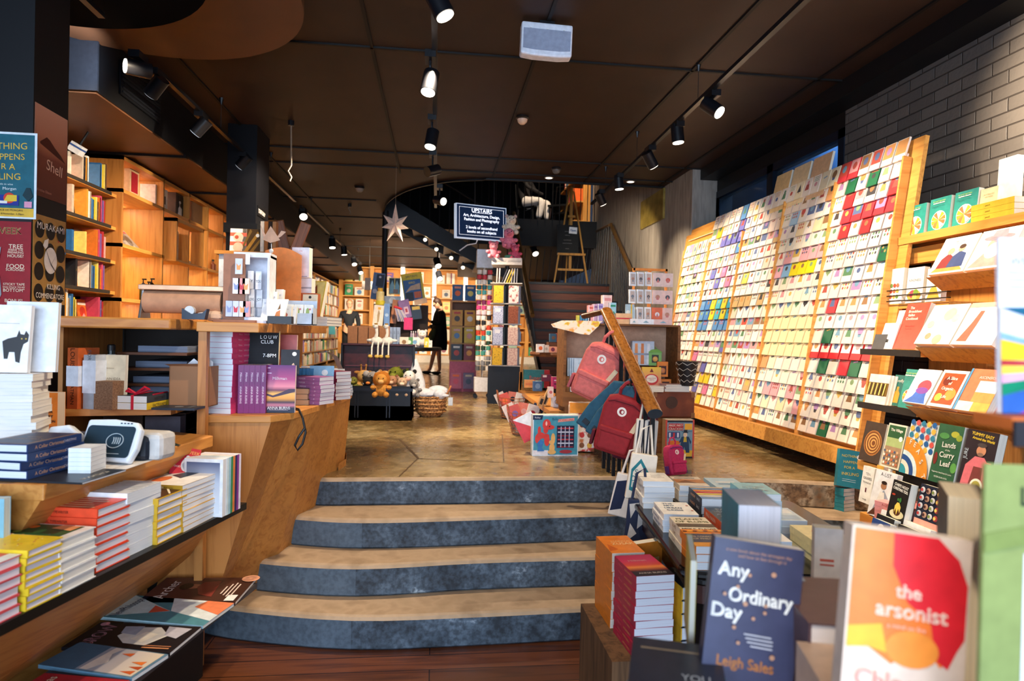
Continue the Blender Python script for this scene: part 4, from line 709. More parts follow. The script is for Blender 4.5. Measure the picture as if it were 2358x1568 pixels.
g=thing('cork_block','brown rough cork block in front of the cream book on the back shelf','block',Tr(sb(237),3.06,ZB)@Rz(-14)); MB().box(-.045,.045,0,.09,0,.125,speck('cork',[(.3,'6a4a36'),(.7,'9a765a')],scale=160,rough=.8)).build('block',g)
for i,(t,c,s) in enumerate([(.03,'e8c232','FACTFULNESS'),(.03,'3a4048','HISTORY')]):
    book(.135,.2,t,c,'%s book tied with red ribbon on the back shelf'%['yellow','grey'][i],Tr(sb(302),3.08,ZB+.031*i)@Rz(172)@Tr(0,-.19,0),'two books tied with red ribbon',page='eceae6',spine=[(s,.5,.5,'2a2a2a')])
g=thing('red_ribbon','red ribbon tied in a bow around two books on the back shelf','ribbon',Tr(sb(303),3.075,ZB)); mb=MB(); RR=K('c01c34',.35); mb.box(-.008,.004,-.004,.2,.0635,.065,RR); mb.box(-.008,.004,-.006,-.004,.0,.065,RR); mb.box(.06,.068,.05,.2,.0,.0655,RR); mb.build('band',g)
mb=MB(); mb.tube([(0,.03,.067),(-.035,.03,.09),(-.045,.03,.08),(0,.03,.07),(.04,.02,.1),(.055,.03,.09),(0,.03,.068)],.006,RR,n=6); mb.build('bow',g)
g=thing('cardboard_box','open brown cardboard box of white paper on the back shelf','box',Tr(sb(407),3.2,ZB)@Rz(-3)); CB=speck('cardboard',[(.3,'9a6a48'),(.7,'a97a56')],scale=3,rough=.75); mb=MB(); mb.box(-.09,.09,0,.005,0,.19,CB); mb.box(-.09,-.085,0,.14,0,.19,CB); mb.box(.085,.09,0,.14,0,.19,CB); mb.box(-.09,.09,.135,.14,0,.19,CB); mb.box(-.09,.09,0,.14,0,.005,CB); mb.build('carton',g)
mb=MB(); mb.poly([(-.09,0,.19),(.09,0,.19),(.09,-.03,.205),(-.1,-.03,.2)],CB); mb.build('flap',g); mb=MB(); mb.poly([(-.05,.05,.18),(.0,.05,.225),(.04,.06,.19)],K('f0f0f2')); mb.poly([(.03,.04,.18),(.05,.05,.24),(.085,.06,.21),(.085,.06,.18)],K('f4f4f6')); mb.build('paper',g)
sheet('magazine','dark magazine lying at the front of the back shelf','magazine',Tr(sb(398),3.06,ZB)@Rz(-5),.19,.12,'2c3440',[('c',.5,.5,.1,'8a9098'),('r',.75,.2,.85,.8,'6a7078')],t=.01)
for i in range(6):
    g=thing('cardboard_box','dark flat carton stacked under the back shelf, %s of the %s column'%(ORD[2-i//2],['left','right'][i%2]),'box',Tr(-1.5+.2*(i%2),3.45,.9+.09*(i//2)),'dark cartons under the back shelf'); MB().box(-.09,.09,-.1,.1,0,.088,K('3a2418',.7)).build('carton',g)
g=thing('storage_bin','plain grey bin under the back shelf beside the post','bin',Tr(-1.28,3.4,.6)); MB().box(-.09,.07,-.12,.1,0,.56,K('4a4650',.6)).build('bin',g)
# paper roll dispenser
pz=1.625; g=thing('paper_roll_dispenser','brown wrapping paper roll on a metal cutter stand on the back counter','paper dispenser',Tr(sb(412,3.3),3.36,pz)); L=sb(505,3.3)-sb(412,3.3); MT=K('b8b4b0',.25,.9)
mb=MB(); mb.cyl((-L*.98,0,.085),(L*.95,0,.085),.055,K('c08e6c',.7),n=24); mb.build('paper_roll',g,smooth=True)
for s in (-1,1): mb=MB(); mb.prism([(-.06,0),(.06,0),(.03,.1),(.02,.17),(-.02,.17),(-.03,.1)],-.006,.006,MT,T=Tr(s*L*1.02,0,0)@Rz(90)@Rx(90)); mb.build('bracket',g,bevel=.003)
mb=MB(); mb.box(-L*1.08,L*1.06,-.05,.0,.14,.165,K('c89a78',.35,.5)); mb.build('cutter_bar',g,bevel=.003)
g=thing('tape_dispenser','small dark blue tape dispenser at the end of the back counter','tape dispenser',Tr(sb(448,3.2),3.18,pz)); mb=MB(); mb.prism([(-.05,0),(.05,0),(.06,.05),(.04,.03),(-.01,.025),(-.05,.05)],-.02,.02,K('16243a',.35),T=Rx(90)); mb.build('body',g); MB().cyl((-.02,-.012,.04),(-.02,.012,.04),.022,K('c8ccd0',.3),n=16).build('tape_roll',g)
g=thing('paper_scrap','crumpled tan and white paper scraps beside the pegboard stand','paper',Tr(sx(492,3.3),3.32,ZS)); mb=MB(); mb.ball((0,0,.03),.035,K('e0b898',.7),sc=(1.4,1,.8),n=7,h=5); mb.ball((-.05,0,.035),.025,K('eceaf0',.7),sc=(1.6,1,.6),n=6,h=4); mb.build('scraps',g)
# ---- side bookcase and cubby wall on the left wall
def runbooks(x0,x1,place_fn,names,group,rows,z,hmin,hmax,dep,cols,tmin,tmax,faced=.15,where=''):
    pass
CUBX=-3.0; YC=[6.6,7.55,8.3,8.95,9.55,10.1,10.6,11.1]
cu=thing('cubby_bookcase','tall oak cubby bookcase with lit square compartments along the left wall','bookcase',Tr(CUBX,6.6,.68)); XB=-.46; CH=2.54
MB().box(XB,0,0,.03,0,CH,OAKZ).build('side_panel',cu); mb=MB(); mb.box(XB-.01,XB,0,4.5,0,CH,wood('cub_back',"dcb890","b98e62",'z',1,.5)); mb.build('back_panel',cu)
RZ=[0,.6,1.15,1.67,2.19,CH-.04]
for z in RZ: MB().box(XB,0,0,4.5,z,z+.035,PINE).build('shelf',cu)
for y in YC[1:]: MB().box(XB,0,y-6.6-.015,y-6.6+.015,0,CH,PINEZ).build('divider',cu)
YB=K("f2d21c",.5); 
for j,y in enumerate(YC[:-1]): MB().box(XB+.002,XB+.006,y-6.6+.02,YC[j+1]-6.6-.02,RZ[2]+.04,RZ[3],YB).build('yellow_back',cu)
LED=K("fff6ea",.4,emit=34,var=0)
for j,y in enumerate(YC[:-1]):
    for k in (1,2,3,4): MB().box(XB+.06,XB+.09,y-6.6+.12,YC[j+1]-6.6-.12,RZ[k+1]-.012,RZ[k+1]-.002,LED).build('light_strip',cu)
mb=MB(); mb.box(-.02,.12,1.0,1.85,RZ[3]-.02,RZ[3]+.0,PINE); mb.box(-.02,.12,1.0,1.85,RZ[4]-.1,RZ[4]-.06,PINE); mb.box(-.02,.12,1.0,1.03,RZ[3],RZ[4]-.06,PINEZ); mb.box(-.02,.12,1.82,1.85,RZ[3],RZ[4]-.06,PINEZ); mb.build('projecting_frame',cu)
def cub(px,row,cat,name,label,sz,parts,rz=0,x=-.15):
    p=aX(px,600,CUBX+x); g=thing(name,label,cat,Tr(CUBX+x,p.y,.68+RZ[row]+.0355)@Rz(rz))
    for nm,(a,b,c,d,e,f),col in parts: MB().box(a,b,c,d,e,f,K(col,.5)).build(nm,g)
    return g
cub(292,4,'box','boxed_gift','tall cream gift box with a red emblem in the first top cubby',0,[('box',(-.06,.06,-.1,.1,0,.32),'d8b890'),('emblem',(.06,.063,-.07,.07,.05,.25),'a8202e'),('banner',(.06,.063,-.1,.1,.27,.32),'2a5a60')])
cub(352,4,'box','boxed_gift','white box with a round black hole in the second top cubby',0,[('box',(-.08,.08,-.16,.16,0,.24),'ece6dc'),('hole',(.08,.083,.02,.1,.07,.16),'14120f')])
cub(397,4,'box','boxed_gift','dark boxed ornament in the third top cubby',0,[('box',(-.08,.08,-.14,.1,0,.3),'4a3428'),('window',(.08,.083,-.08,.08,.05,.25),'17120f')])
g=thing('jar','small clear glass jar beside the dark box in the third top cubby','jar',Tr(-3.1,aX(407,500,-3.1).y,.68+RZ[4]+.0355)); MB().lathe([(.05,0),(.055,.02),(.055,.1),(.035,.13),(.035,.16),(.045,.17),(.04,.19)],K('d8d0c4',.15),n=14).build('body',g,smooth=True)
cub(437,4,'box','boxed_gift','tall brown carton in the fourth top cubby',0,[('box',(-.1,.08,-.2,.2,0,.28),'6a4c34'),('lid',(-.1,.08,-.2,.2,.28,.29),'7a5a40')])
cub(462,4,'box','boxed_gift','small purple box in the fifth top cubby',0,[('box',(-.05,.05,-.08,.08,0,.22),'7a5a78'),('band',(.05,.052,-.08,.08,.05,.08),'8a6a88')])
cub(496,4,'book','picture_book','red and teal picture book in the sixth top cubby',0,[('cover',(-.02,.02,-.14,.18,0,.26),'1f6a84'),('spine',(-.02,.021,-.18,-.14,0,.26),'c0342a'),('figures',(.02,.022,-.1,.14,.04,.16),'d8b088')])
for i in range(4):
    p=aX(288+9*i,590,-3.12); book(.2,.28,.012,['d8d4d0','b8a8a0','e8e4e0','9a9088'][i],'grey magazine slumped in the first middle cubby, %s from the left'%NTH[i],Tr(-3.12,p.y,.68+RZ[3]+.0355)@Rz(90)@Rx(48),'magazines slumped in a cubby',[('c',.5,.5,.25,'5a5048'),('r',.1,.8,.9,.9,'a83a3a')],name='magazine',cat='magazine')
for i,(px,c) in enumerate([(352,'e8e0d4'),(364,'d8c8b8'),(393,'eae6e0')]): cub(px,3,'box','boxed_gift','small %s box in the middle cubbies, number %s from the left'%(['cream','tan','white'][i],NTH[i]),0,[('box',(-.05,.05,-.09,.09,0,.14 if i<2 else .36),c),('print',(.05,.052,-.05,.05,.03,.1),'b86a4a')])
for i in range(4):
    p=aX(424+8*i,610,-3.1); book(.16,.22,.012,['6a7a90','8a94a4','c0b8b0','4a5868'][i],'folded grey-blue cloth bundle in the fourth middle cubby, %s from the left'%NTH[i],Tr(-3.1,p.y,.68+RZ[3]+.0355)@Rz(90)@Rx(34),'grey-blue bundles in a cubby',name='folded_cloth',cat='cloth')
for i in range(4):
    p=aX(490+5*i,630,-3.1); g=thing('spice_bottle','tiny brown bottle in the sixth cubby, number %s from the left'%NTH[i],'bottle',Tr(-3.1,p.y,.68+RZ[3]+.0355),'tiny bottles in a cubby'); MB().lathe([(.03,0),(.03,.1),(.015,.12),(.015,.15)],K('8a4a28',.4),n=8).build('body',g); MB().lathe([(.017,.14),(.017,.165)],K('22160f',.4),n=8).build('cap',g)
for i,(px,h) in enumerate([(336,.16),(348,.14),(355,.18)]):
    p=aX(px,690,-3.05); g=thing('pump_bottle','dark brown pump bottle in the lower yellow cubby, number %s from the left'%NTH[i],'bottle',Tr(-3.08,p.y,.68+RZ[1]+.4)); 
    g.location.z=.68+RZ[2]+.0355; MB().lathe([(.035,0),(.035,h),(.012,h+.03)],K('22140c',.25),n=12).build('body',g,smooth=True); mb=MB(); mb.cyl((0,0,h+.02),(0,0,h+.07),.006,K('0c0c0e')); mb.box(-.01,.03,-.008,.008,h+.06,h+.075,K('0c0c0e')); mb.build('pump',g)
# side bookcase nearer the pillar
sbk=thing('side_bookcase','oak bookcase with five shelves of mixed books beside the left pillar','bookcase',Tr(-3.45,4.6,.68)); SZ=[.0,.33,.62,.94,1.24,1.53,1.85,2.16]
MB().box(-.02,0,0,2.0,0,2.5,wood('side_back',"a86c38","7a4a26",'z',1,.5)).build('back_panel',sbk); MB().box(0,.36,0,.03,0,2.4,OAKZ).build('side_panel',sbk)
for z in SZ: MB().box(0,.4,.03,2.0,z-.03,z,PINE).build('shelf',sbk); MB().box(.4,.405,.03,1.9,z-.025,z+.005,K('3a3430',.4)).build('label_rail',sbk)
PAL=['e86a2a','7a5aa0','e0b0a8','e8d87a','d88a7a','b0a090','4a3c34','c8b8a8','a82834','efe8e0','6a4a3a','e8c8a8','5a8ac0','3a9a6a','22242c','d8a0a0','f0ece4','e07a30','c8402c','2f6aa8','4aa0b8','e8a040','8a3a5a','d0c8bc','c84a6a','7a2a4a','e0c83a','384a6a','f4f0ea','94b0a0']
k=0
for r_,z in enumerate(SZ):
    y=5.3; n=0
    while y<6.5:
        c=PAL[(k*7+r_*3)%len(PAL)]; k+=1
        if RNG.random()<.3 and y<6.25:
            w=RNG.uniform(.15,.2); h=RNG.uniform(.2,.26)
            art=[('c',.5,.45,.28,PAL[(k*5+3)%30]),('r',.1,.75,.9,.88,PAL[(k*3+1)%30]),('p',[(.2,.1),(.8,.14),(.6,.4)],PAL[(k*11)%30])]
            book(w,h,.022,c,'face-out book on the left side bookcase, shelf %d from the bottom, item %d'%(r_+1,n+1),Tr(-3.2,y+w/2,.68+z+.0005)@Rz(90)@Rx(82),'face-out books on the side bookcase',art,name='illustrated_book'); y+=w+.006
        else:
            t=RNG.uniform(.016,.036); h=RNG.uniform(.19,.27) if z<2.1 else RNG.uniform(.2,.27)
            book(.16,h,t,c,'spine-out book on the left side bookcase, shelf %d from the bottom, item %d'%(r_+1,n+1),Tr(-3.09,y,.68+z+.0005)@Rz(180)@Rx(90)@Tr(.08,0,-t),'spine-out books on the side bookcase',spine=[('TITLE' if False else 'ooo',.4,.3,PAL[(k*13+5)%30])] if RNG.random()<.5 else None,name='novel'); y+=t+.002
        n+=1
# ---- long wall bookcase at the back left
fb=thing('wall_bookcase','long oak wall bookcase full of books along the far left wall','bookcase',Tr(-3.45,12.6,.68)); FZ=[.1,.42,.74,1.06,1.38,1.70,2.02]
MB().box(0,.02,0,8.6,0,2.42,K('5a3a22',.6)).build('back_panel',fb)
for z in FZ+[2.38]: MB().box(0,.4,0,8.6,z-.03,z,PINE).build('shelf',fb)
for y in (0,2.1,4.2,6.3,8.57): MB().box(0,.4,y,y+.03,0,2.38,PINEZ).build('upright',fb)
mb=MB(); 
tot=0
for r_,z in enumerate(FZ):
    y=12.66; n=0
    while y<21.1:
        t=RNG.uniform(.03,.062); h=RNG.uniform(.2,.285); d=RNG.uniform(.16,.2); c=PAL[RNG.randrange(30)] if RNG.random()<.55 else RNG.choice(['f0e8dc','e8d8c4','f4eee6','d8c8b4','efe0d0'])
        if any(abs(y+t/2-12.6-u)<.05 for u in (2.1,4.2,6.3)): y+=.05; continue
        if y>13.4 and y<17.3 and tot<170:
            key=(c,)
            m=MB(); m.box(0,d,0,t-.003,0,h,K(c,.45)); m.box(d,d+.001,t*.15,t*.7,h*.55,h*.8,K(PAL[RNG.randrange(30)],.45)); o=m.build('shelved_book',None,Tr(-3.24,y,.68+z))
            tag(o,'book on shelf %d from the bottom of the far left wall bookcase, item %d'%(r_+1,n+1),'book','books on the far left wall bookcase'); tot+=1; n+=1
        else:
            mb.box(-3.24,-3.24+d,y,y+t-.003,.68+z,.68+z+h,K(c,.45))
        y+=t
o=mb.build('shelved_books'); o['kind']='stuff'; tag(o,'remaining rows of books on the far left wall bookcase','books')
# ================================================================ BACK OF THE SHOP: stairs, sign, people, trunk, racks
def skinned(name,parent,mat,verts,edges,rad,root=0,sub=2,M=None):
    me=bpy.data.meshes.new(name); me.from_pydata(verts,edges,[]); o=link(name,me,parent,M)
    m=o.modifiers.new('skin','SKIN'); m.use_smooth_shade=True
    for i,r in enumerate(rad): o.data.skin_vertices[0].data[i].radius=(r,r) if not isinstance(r,tuple) else r
    for i in range(len(verts)): o.data.skin_vertices[0].data[i].use_root=(i==root)
    q=o.modifiers.new('sub','SUBSURF'); q.levels=sub; q.render_levels=sub; me.materials.append(mat); return o
def chain(lists):
    """join polylines of (x,y,z,r); points that coincide are merged"""
    V=[];E=[];Rr=[]
    for pl in lists:
        prev=None
        for x,y,z,r in pl:
            idx=next((i for i,v in enumerate(V) if (Vector(v)-Vector((x,y,z))).length<1e-4),None)
            if idx is None: V.append((x,y,z)); Rr.append(r); idx=len(V)-1
            if prev is not None: E.append((prev,idx))
            prev=idx
    return V,E,Rr
def face(parent,M,hair,skin,glasses=False,bun=False,hs=1.0):
    """head about 0.22 m tall looking along -Y with its centre at the frame origin"""
    sk=K(skin,.5); h=MB(); h.ball((0,0,0),.095*hs,sk,sc=(.82,.98,1.2),n=20,h=14); h.ball((0,-.03,-.06),.06*hs,sk,sc=(.85,1,.8),n=14,h=10); h.cyl((0,.02,-.19),(0,.015,-.06),.05*hs,sk,n=14)
    h.add([(-.013,-.088,-.02),(.013,-.088,-.02),(0,-.094,.02),(0,-.118,-.022)],[(0,3,2),(3,1,2),(0,1,3)],sk); o=h.build('head',parent,M,smooth=True)
    e=MB(); 
    for s in(-1,1): e.ball((s*.032,-.083,.012),.011,K('e8e2dc',.3),n=8,h=6); e.ball((s*.032,-.092,.012),.005,K('2a1c14',.3),n=6,h=5)
    e.build('eyes',o); MB().box(-.022,.022,-.0915,-.085,-.058,-.05,K('9a4a42',.5)).build('mouth',o)
    b=MB(); [b.ball((s*.08,.005,0),.022,sk,sc=(.4,.8,1.2),n=8,h=6) for s in (-1,1)]; b.build('ears',o)
    hb=MB(); hm=K(hair,.6); hb.ball((0,.022,.03),.102*hs,hm,sc=(.86,.95,1.06),n=18,h=12); hb.ball((0,.05,-.02),.085*hs,hm,sc=(.9,.7,1),n=12,h=8)
    if bun: hb.ball((0,.04,.15),.036,hm,n=10,h=8); hb.tube([(0,.03,.16),(.0,-.02,.19),(.0,-.05,.18)],[.02,.014,.004],hm)
    hb.build('hair',o,smooth=True)
    if glasses:
        g=MB(); 
        for s in(-1,1): g.tube([(s*.034+.022*math.cos(t*PI/6),-.1,.01+.018*math.sin(t*PI/6)) for t in range(12)],.0022,K('1a1210',.3),closed=True,n=5)
        g.box(-.012,.012,-.102,-.098,.012,.016,K('1a1210',.3)); g.box(-.08,-.056,-.1,.0,.012,.016,K('1a1210',.3)); g.box(.056,.08,-.1,.0,.012,.016,K('1a1210',.3)); g.build('glasses',o)
    return o
def hand(chains,wx,wy,wz,d,s=1):
    """palm plus five separate tapered fingers leaving wrist w along d"""
    w=Vector((wx,wy,wz)); d=Vector(d).normalized(); u=d.orthogonal().normalized(); v=d.cross(u)
    p=w+d*.05; out=[[(*w,.022),(*p,.026)]]
    for k,(a,L) in enumerate([(-.03,.07),(-.011,.08),(.01,.076),(.029,.06)]):
        b=p+u*a; m=b+d*L*.55+v*.006; e=b+d*L+v*.018; out.append([(*p,.026),(*b,.009),(*m,.008),(*e,.006)])
    t=w+d*.02-u*.03; out.append([(*w,.022),(*t,.01),(*(t+d*.03-u*.02),.008),(*(t+d*.055-u*.022),.006)])
    return out
SKIN='d9a283'
# customer in a black dress
Pc=aZ(1008,861,.68); cu_=thing('person','person in a black knee-length dress, hair in a bun, head bowed, holding a green bag','person',Tr(Pc.x,Pc.y,.676)@Rz(-82))
legs=[[(0,.02,.98,.11),(.085,.02,.9,.085),(.09,0,.5,.058),(.09,.03,.1,.038),(.09,-.03,.035,.034),(.09,-.13,.025,.024)],[(0,.02,.98,.11),(-.085,.02,.9,.085),(-.1,-.08,.5,.058),(-.11,-.16,.11,.038),(-.11,-.22,.035,.034),(-.11,-.32,.025,.024)],
 [(0,.02,.98,.11),(0,.0,1.2,.115),(0,.02,1.38,.1),(0,-.01,1.5,.048)],[(0,.02,1.38,.1),(.17,.02,1.4,.06),(.21,.0,1.14,.045),(.1,-.24,1.2,.03)],[(0,.02,1.38,.1),(-.17,.02,1.4,.06),(-.21,.0,1.12,.045),(-.14,-.26,1.05,.03)]]
legs+=hand(None,.1,-.24,1.2,(-.3,-.5,.6))+hand(None,-.14,-.26,1.05,(.1,-.6,-.3))
V,E,Rr=chain(legs); skinned('body',cu_,K(SKIN,.5),V,E,Rr)
BLKC=K('08080a',.75,var=.05); dm=MB(); rings=[(.55,.23,.2,0),(.7,.24,.21,0),(.95,.215,.19,.01),(1.15,.19,.165,.01),(1.3,.2,.15,.015),(1.4,.21,.13,.02),(1.45,.12,.09,.01),(1.49,.06,.065,0)]; n=20; vs=[];fs=[]
for z,rx,ry,cy in rings: vs+=[(rx*math.cos(2*PI*i/n),cy+ry*math.sin(2*PI*i/n),z) for i in range(n)]
fs=[(j*n+i,j*n+(i+1)%n,(j+1)*n+(i+1)%n,(j+1)*n+i) for j in range(len(rings)-1) for i in range(n)]; dm.add(vs,fs,BLKC); dm.build('dress',cu_,smooth=True,subsurf=1)
V,E,Rr=chain([[(.12,.02,1.41,.075),(.19,.02,1.38,.075),(.22,.0,1.14,.062),(.13,-.2,1.19,.045)]]); skinned('sleeve',cu_,BLKC,V,E,Rr); V,E,Rr=chain([[(-.12,.02,1.41,.075),(-.19,.02,1.38,.075),(-.22,.0,1.12,.062),(-.16,-.2,1.07,.045)]]); skinned('sleeve',cu_,BLKC,V,E,Rr)
face(cu_,Tr(0,-.05,1.6)@Rx(32),'2a160e',SKIN,True,True)
for s,y in ((.09,-.05),(-.11,-.24)): mb=MB(); mb.ball((s,y,.035),.05,K('0c0c0e',.3),sc=(.85,2.4,.7),n=12,h=8); mb.build('shoe',cu_,smooth=True)
bg=thing('shoulder_bag','olive green bag held against the black dress','bag',Tr(Pc.x-.14,Pc.y-.1,.68+.88)@Ry(24)); mb=MB(); mb.ball((0,0,0),.16,K('4a5238',.7),sc=(.55,.8,1.2),n=14,h=10); mb.build('bag_body',bg,smooth=True); MB().tube([(-.02,.0,.16),(.03,0,.3),(.08,0,.2)],.012,K('3a4230',.7)).build('strap',bg)
# shop assistant by the wall bookcase
Ps=aZ(802,843,.68); sf=thing('person','person with short fair hair in a dark sweater and trousers by the far bookcase','person',Tr(Ps.x,Ps.y,.676)@Rz(6))
bl_=[[(0,.0,.98,.12),(.09,0,.9,.09),(.1,0,.5,.065),(.1,.02,.1,.045),(.1,-.04,.04,.04),(.11,-.13,.03,.03)],[(0,0,.98,.12),(-.09,0,.9,.09),(-.1,-.06,.5,.065),(-.1,-.06,.1,.045),(-.1,-.12,.04,.04),(-.11,-.21,.03,.03)],[(0,0,.98,.12),(0,0,1.22,.125),(0,.0,1.4,.11),(0,0,1.53,.05)],[(0,0,1.4,.11),(.19,0,1.41,.065),(.25,.02,1.14,.05),(.22,-.08,.9,.032)],[(0,0,1.4,.11),(-.19,0,1.41,.065),(-.26,.02,1.14,.05),(-.36,-.16,.98,.032)]]
bl_+=hand(None,.22,-.08,.9,(-.1,-.3,-.9))+hand(None,-.36,-.16,.98,(-.5,-.5,-.3))
V,E,Rr=chain(bl_); skinned('body',sf,K('e0ab8c',.5),V,E,Rr)
DKS=K('1c2028',.8); V,E,Rr=chain([[(0,0,.95,.15),(0,0,1.22,.145),(0,.0,1.4,.13),(0,0,1.5,.06)],[(0,0,1.4,.13),(.19,0,1.41,.078),(.25,.02,1.14,.062),(.225,-.06,.95,.045)],[(0,0,1.4,.13),(-.19,0,1.41,.078),(-.26,.02,1.14,.062),(-.34,-.13,1.0,.045)]]); skinned('sweater',sf,DKS,V,E,Rr)
V,E,Rr=chain([[(0,0,.98,.14),(.09,0,.88,.1),(.1,0,.5,.08),(.1,.02,.08,.065)],[(0,0,.98,.14),(-.09,0,.88,.1),(-.1,-.06,.5,.08),(-.1,-.06,.08,.065)]]); skinned('trousers',sf,K('101216',.8),V,E,Rr)
face(sf,Tr(0,-.01,1.66),'b98a62','e6b090',True,False)
for s,y in ((.1,-.05),(-.1,-.13)): mb=MB(); mb.ball((s,y,.04),.055,K('0e0e10',.4),sc=(.9,2.3,.75),n=12,h=8); mb.build('shoe',sf,smooth=True)
g=thing('book','teal book held by the person in the dark sweater','book',Tr(Ps.x-.4,Ps.y-.3,1.52)@Rz(20)); MB().box(-.08,.08,-.015,.015,0,.22,K('2a7a8a',.5)).build('cover',g)
# ---- stairs
XS0,XS1=1.5,3.08; NOS=K('1a1f28',.4); RED=wood('stair_riser',"6a3420",'3c1a10','x',1,.45); sr=MB()
for i in range(11):
    z=.68+.1705*(i+1); y=11.5-.28*(10-i); o=MB(); o.box(XS0,XS1,y,y+.02,z-.1705,z-.035,RED); o.box(XS0,XS1,y-.02,y+.3 if i<10 else 13.1,z-.04,z,NOS); struct(o.build('stair_step'))
mb=MB(); mb.prism([(8.5,.68),(8.72,.68),(11.6,2.4),(13.1,2.4),(13.1,2.56),(11.5,2.56)],0,.04,BLK,T=Matrix(((0,0,1,XS0-.04),(1,0,0,0),(0,1,0,0),(0,0,0,1)))); struct(mb.build('stair_stringer'))
BAR=K('0c0c0e',.4); BRASS=K('7a5a34',.3,.4)
def balustrade(label,rail,foot,n,rr=.025,rm=None):
    """handrail along points with n bars down to matching foot points"""
    g=thing('balustrade',label,'railing',Tr(rail[0])); o=Vector(rail[0]); r_=[Vector(p)-o for p in rail]; f_=[Vector(p)-o for p in foot]
    MB().tube(r_,rr,rm or BRASS,n=8).build('handrail',g)
    for k in range(n):
        t=(k+.5)/n*(len(r_)-1); i=min(int(t),len(r_)-2); u=t-i; MB().cyl(f_[i].lerp(f_[i+1],u),r_[i].lerp(r_[i+1],u),.008,BAR,n=6).build('bar',g)
    return g
balustrade('black railing with a brass handrail on the left of the wooden stairs',[tuple(aY(1226,727,9.2)),tuple(aY(1183,490,12.2))],[(1.46,9.2,1.25),(1.46,12.2,2.6)],14,.035)
balustrade('black railing with handrail on the right of the wooden stairs',[tuple(aY(1452,622,9.8)),tuple(aY(1407,517,11.0))],[(3.02,9.8,1.6),(2.98,11.0,2.4)],12,.035)
balustrade('curved railing at the back of the stair landing',[tuple(aY(1190,547,13)),tuple(aY(1300,548,13.1)),tuple(aY(1370,535,12.8)),tuple(aY(1404,518,11.2))],[(1.5,13.05,2.56),(2.45,13.1,2.56),(2.98,12.8,2.56),(3.0,11.3,2.5)],22)
mb=MB(); 
for i in range(8):
    x=1.3-.29*i; z=2.7+.165*i; mb2=MB(); mb2.box(x-.33,x,11.75,12.95,z-.04,z,K('3a2a20',.4)); mb2.box(x-.01,x+.005,11.75,12.95,z-.16,z,K('2c241c',.4)); struct(mb2.build('flight_step'))
for y in (11.7,12.95):
    mb=MB(); mb.prism([(1.6,2.42),(1.6,2.62),(-1.0,4.08),(-1.0,3.7)],0,.05,BLK,T=Matrix(((1,0,0,0),(0,0,1,y),(0,1,0,0),(0,0,0,1)))); struct(mb.build('flight_stringer'))
balustrade('thin railing climbing along the upper flight behind the sign',[(1.5,11.7,3.5),(-.95,11.7,4.85)],[(1.5,11.7,2.62),(-.95,11.7,4.05)],14,.02,BAR)
balustrade('railing along the edge of the upper storey floor',[(.6,12.55,4.8),(3.1,12.55,4.8)],[(.6,12.55,3.87),(3.1,12.55,3.87)],18,.02,BAR)
# upper storey: seated person, chairs, bookcase
pu=thing('person','seated person upstairs, only white trouser legs showing under the ceiling edge','person',Tr(1.85,13.6,3.87)@Rz(60))
V,E,Rr=chain([[(0,.1,.55,.13),(.1,0,.52,.1),(.1,-.42,.5,.075),(.1,-.4,.1,.05),(.1,-.52,.04,.035)],[(0,.1,.55,.13),(-.1,0,.52,.1),(-.12,-.38,.52,.075),(-.14,-.3,.1,.05),(-.14,-.42,.04,.035)],[(0,.1,.55,.13),(0,.1,.85,.14),(0,.08,1.05,.12),(0,.06,1.2,.05)],[(0,.08,1.05,.12),(.2,.08,1.05,.06),(.22,-.08,.8,.045),(.12,-.3,.7,.03)],[(0,.08,1.05,.12),(-.2,.08,1.05,.06),(-.22,-.08,.8,.045),(-.12,-.3,.7,.03)]])
skinned('body',pu,K('1c1a1c',.8),V,E,Rr); V,E,Rr=chain([[(0,.1,.55,.14),(.1,0,.52,.115),(.1,-.42,.5,.088),(.1,-.4,.14,.07)],[(0,.1,.55,.14),(-.1,0,.52,.115),(-.12,-.38,.52,.088),(-.14,-.3,.14,.07)]]); skinned('trousers',pu,K('e8e0da',.8),V,E,Rr); face(pu,Tr(0,.04,1.34),'2a1c14',SKIN)
ch=thing('cafe_chair','dark chair upstairs under the seated person','chair',Tr(1.88,13.68,3.87)@Rz(60)); 
for sx_ in (-1,1):
    for sy_ in (-1,1): MB().cyl((sx_*.18,sy_*.18,0),(sx_*.16,sy_*.16,.42),.015,BAR,n=6).build('leg',ch)
MB().box(-.2,.2,-.2,.2,.4,.44,BAR).build('seat',ch); MB().tube([(-.18,.2,.42),(-.16,.24,.9),(.16,.24,.9),(.18,.2,.42)],.014,BAR).build('backrest',ch)
for i,(x,y,rz) in enumerate([(2.5,13.4,-30),(2.75,14.2,140)]):
    c2=copytree(ch); c2.matrix_basis=Tr(x,y,3.87)@Rz(rz); c2['label']='%s dark chair upstairs to the right of the white trousers'%('nearer' if i==0 else 'farther')
ub=thing('upstairs_bookcase','orange wooden bookcase at the right of the upper storey','bookcase',Tr(3.0,13.2,3.87)); MB().box(-.05,.1,0,1.2,0,2.2,PINEZ).build('side_panel',ub)
for z in (.1,.5,.9,1.3): MB().box(-.3,-.05,0,1.2,z,z+.03,PINE).build('shelf',ub)
for i in range(10): g=MB().box(-.1,.1,0,.05,0,.28,K(PAL[i*2],.5)).build('shelved_book',None,Tr(2.85,13.3+.1*i,4.4 if i<5 else 4.8)); tag(g,'book on the upstairs bookcase, %s from the front'%NTH[i],'book','books on the upstairs bookcase')
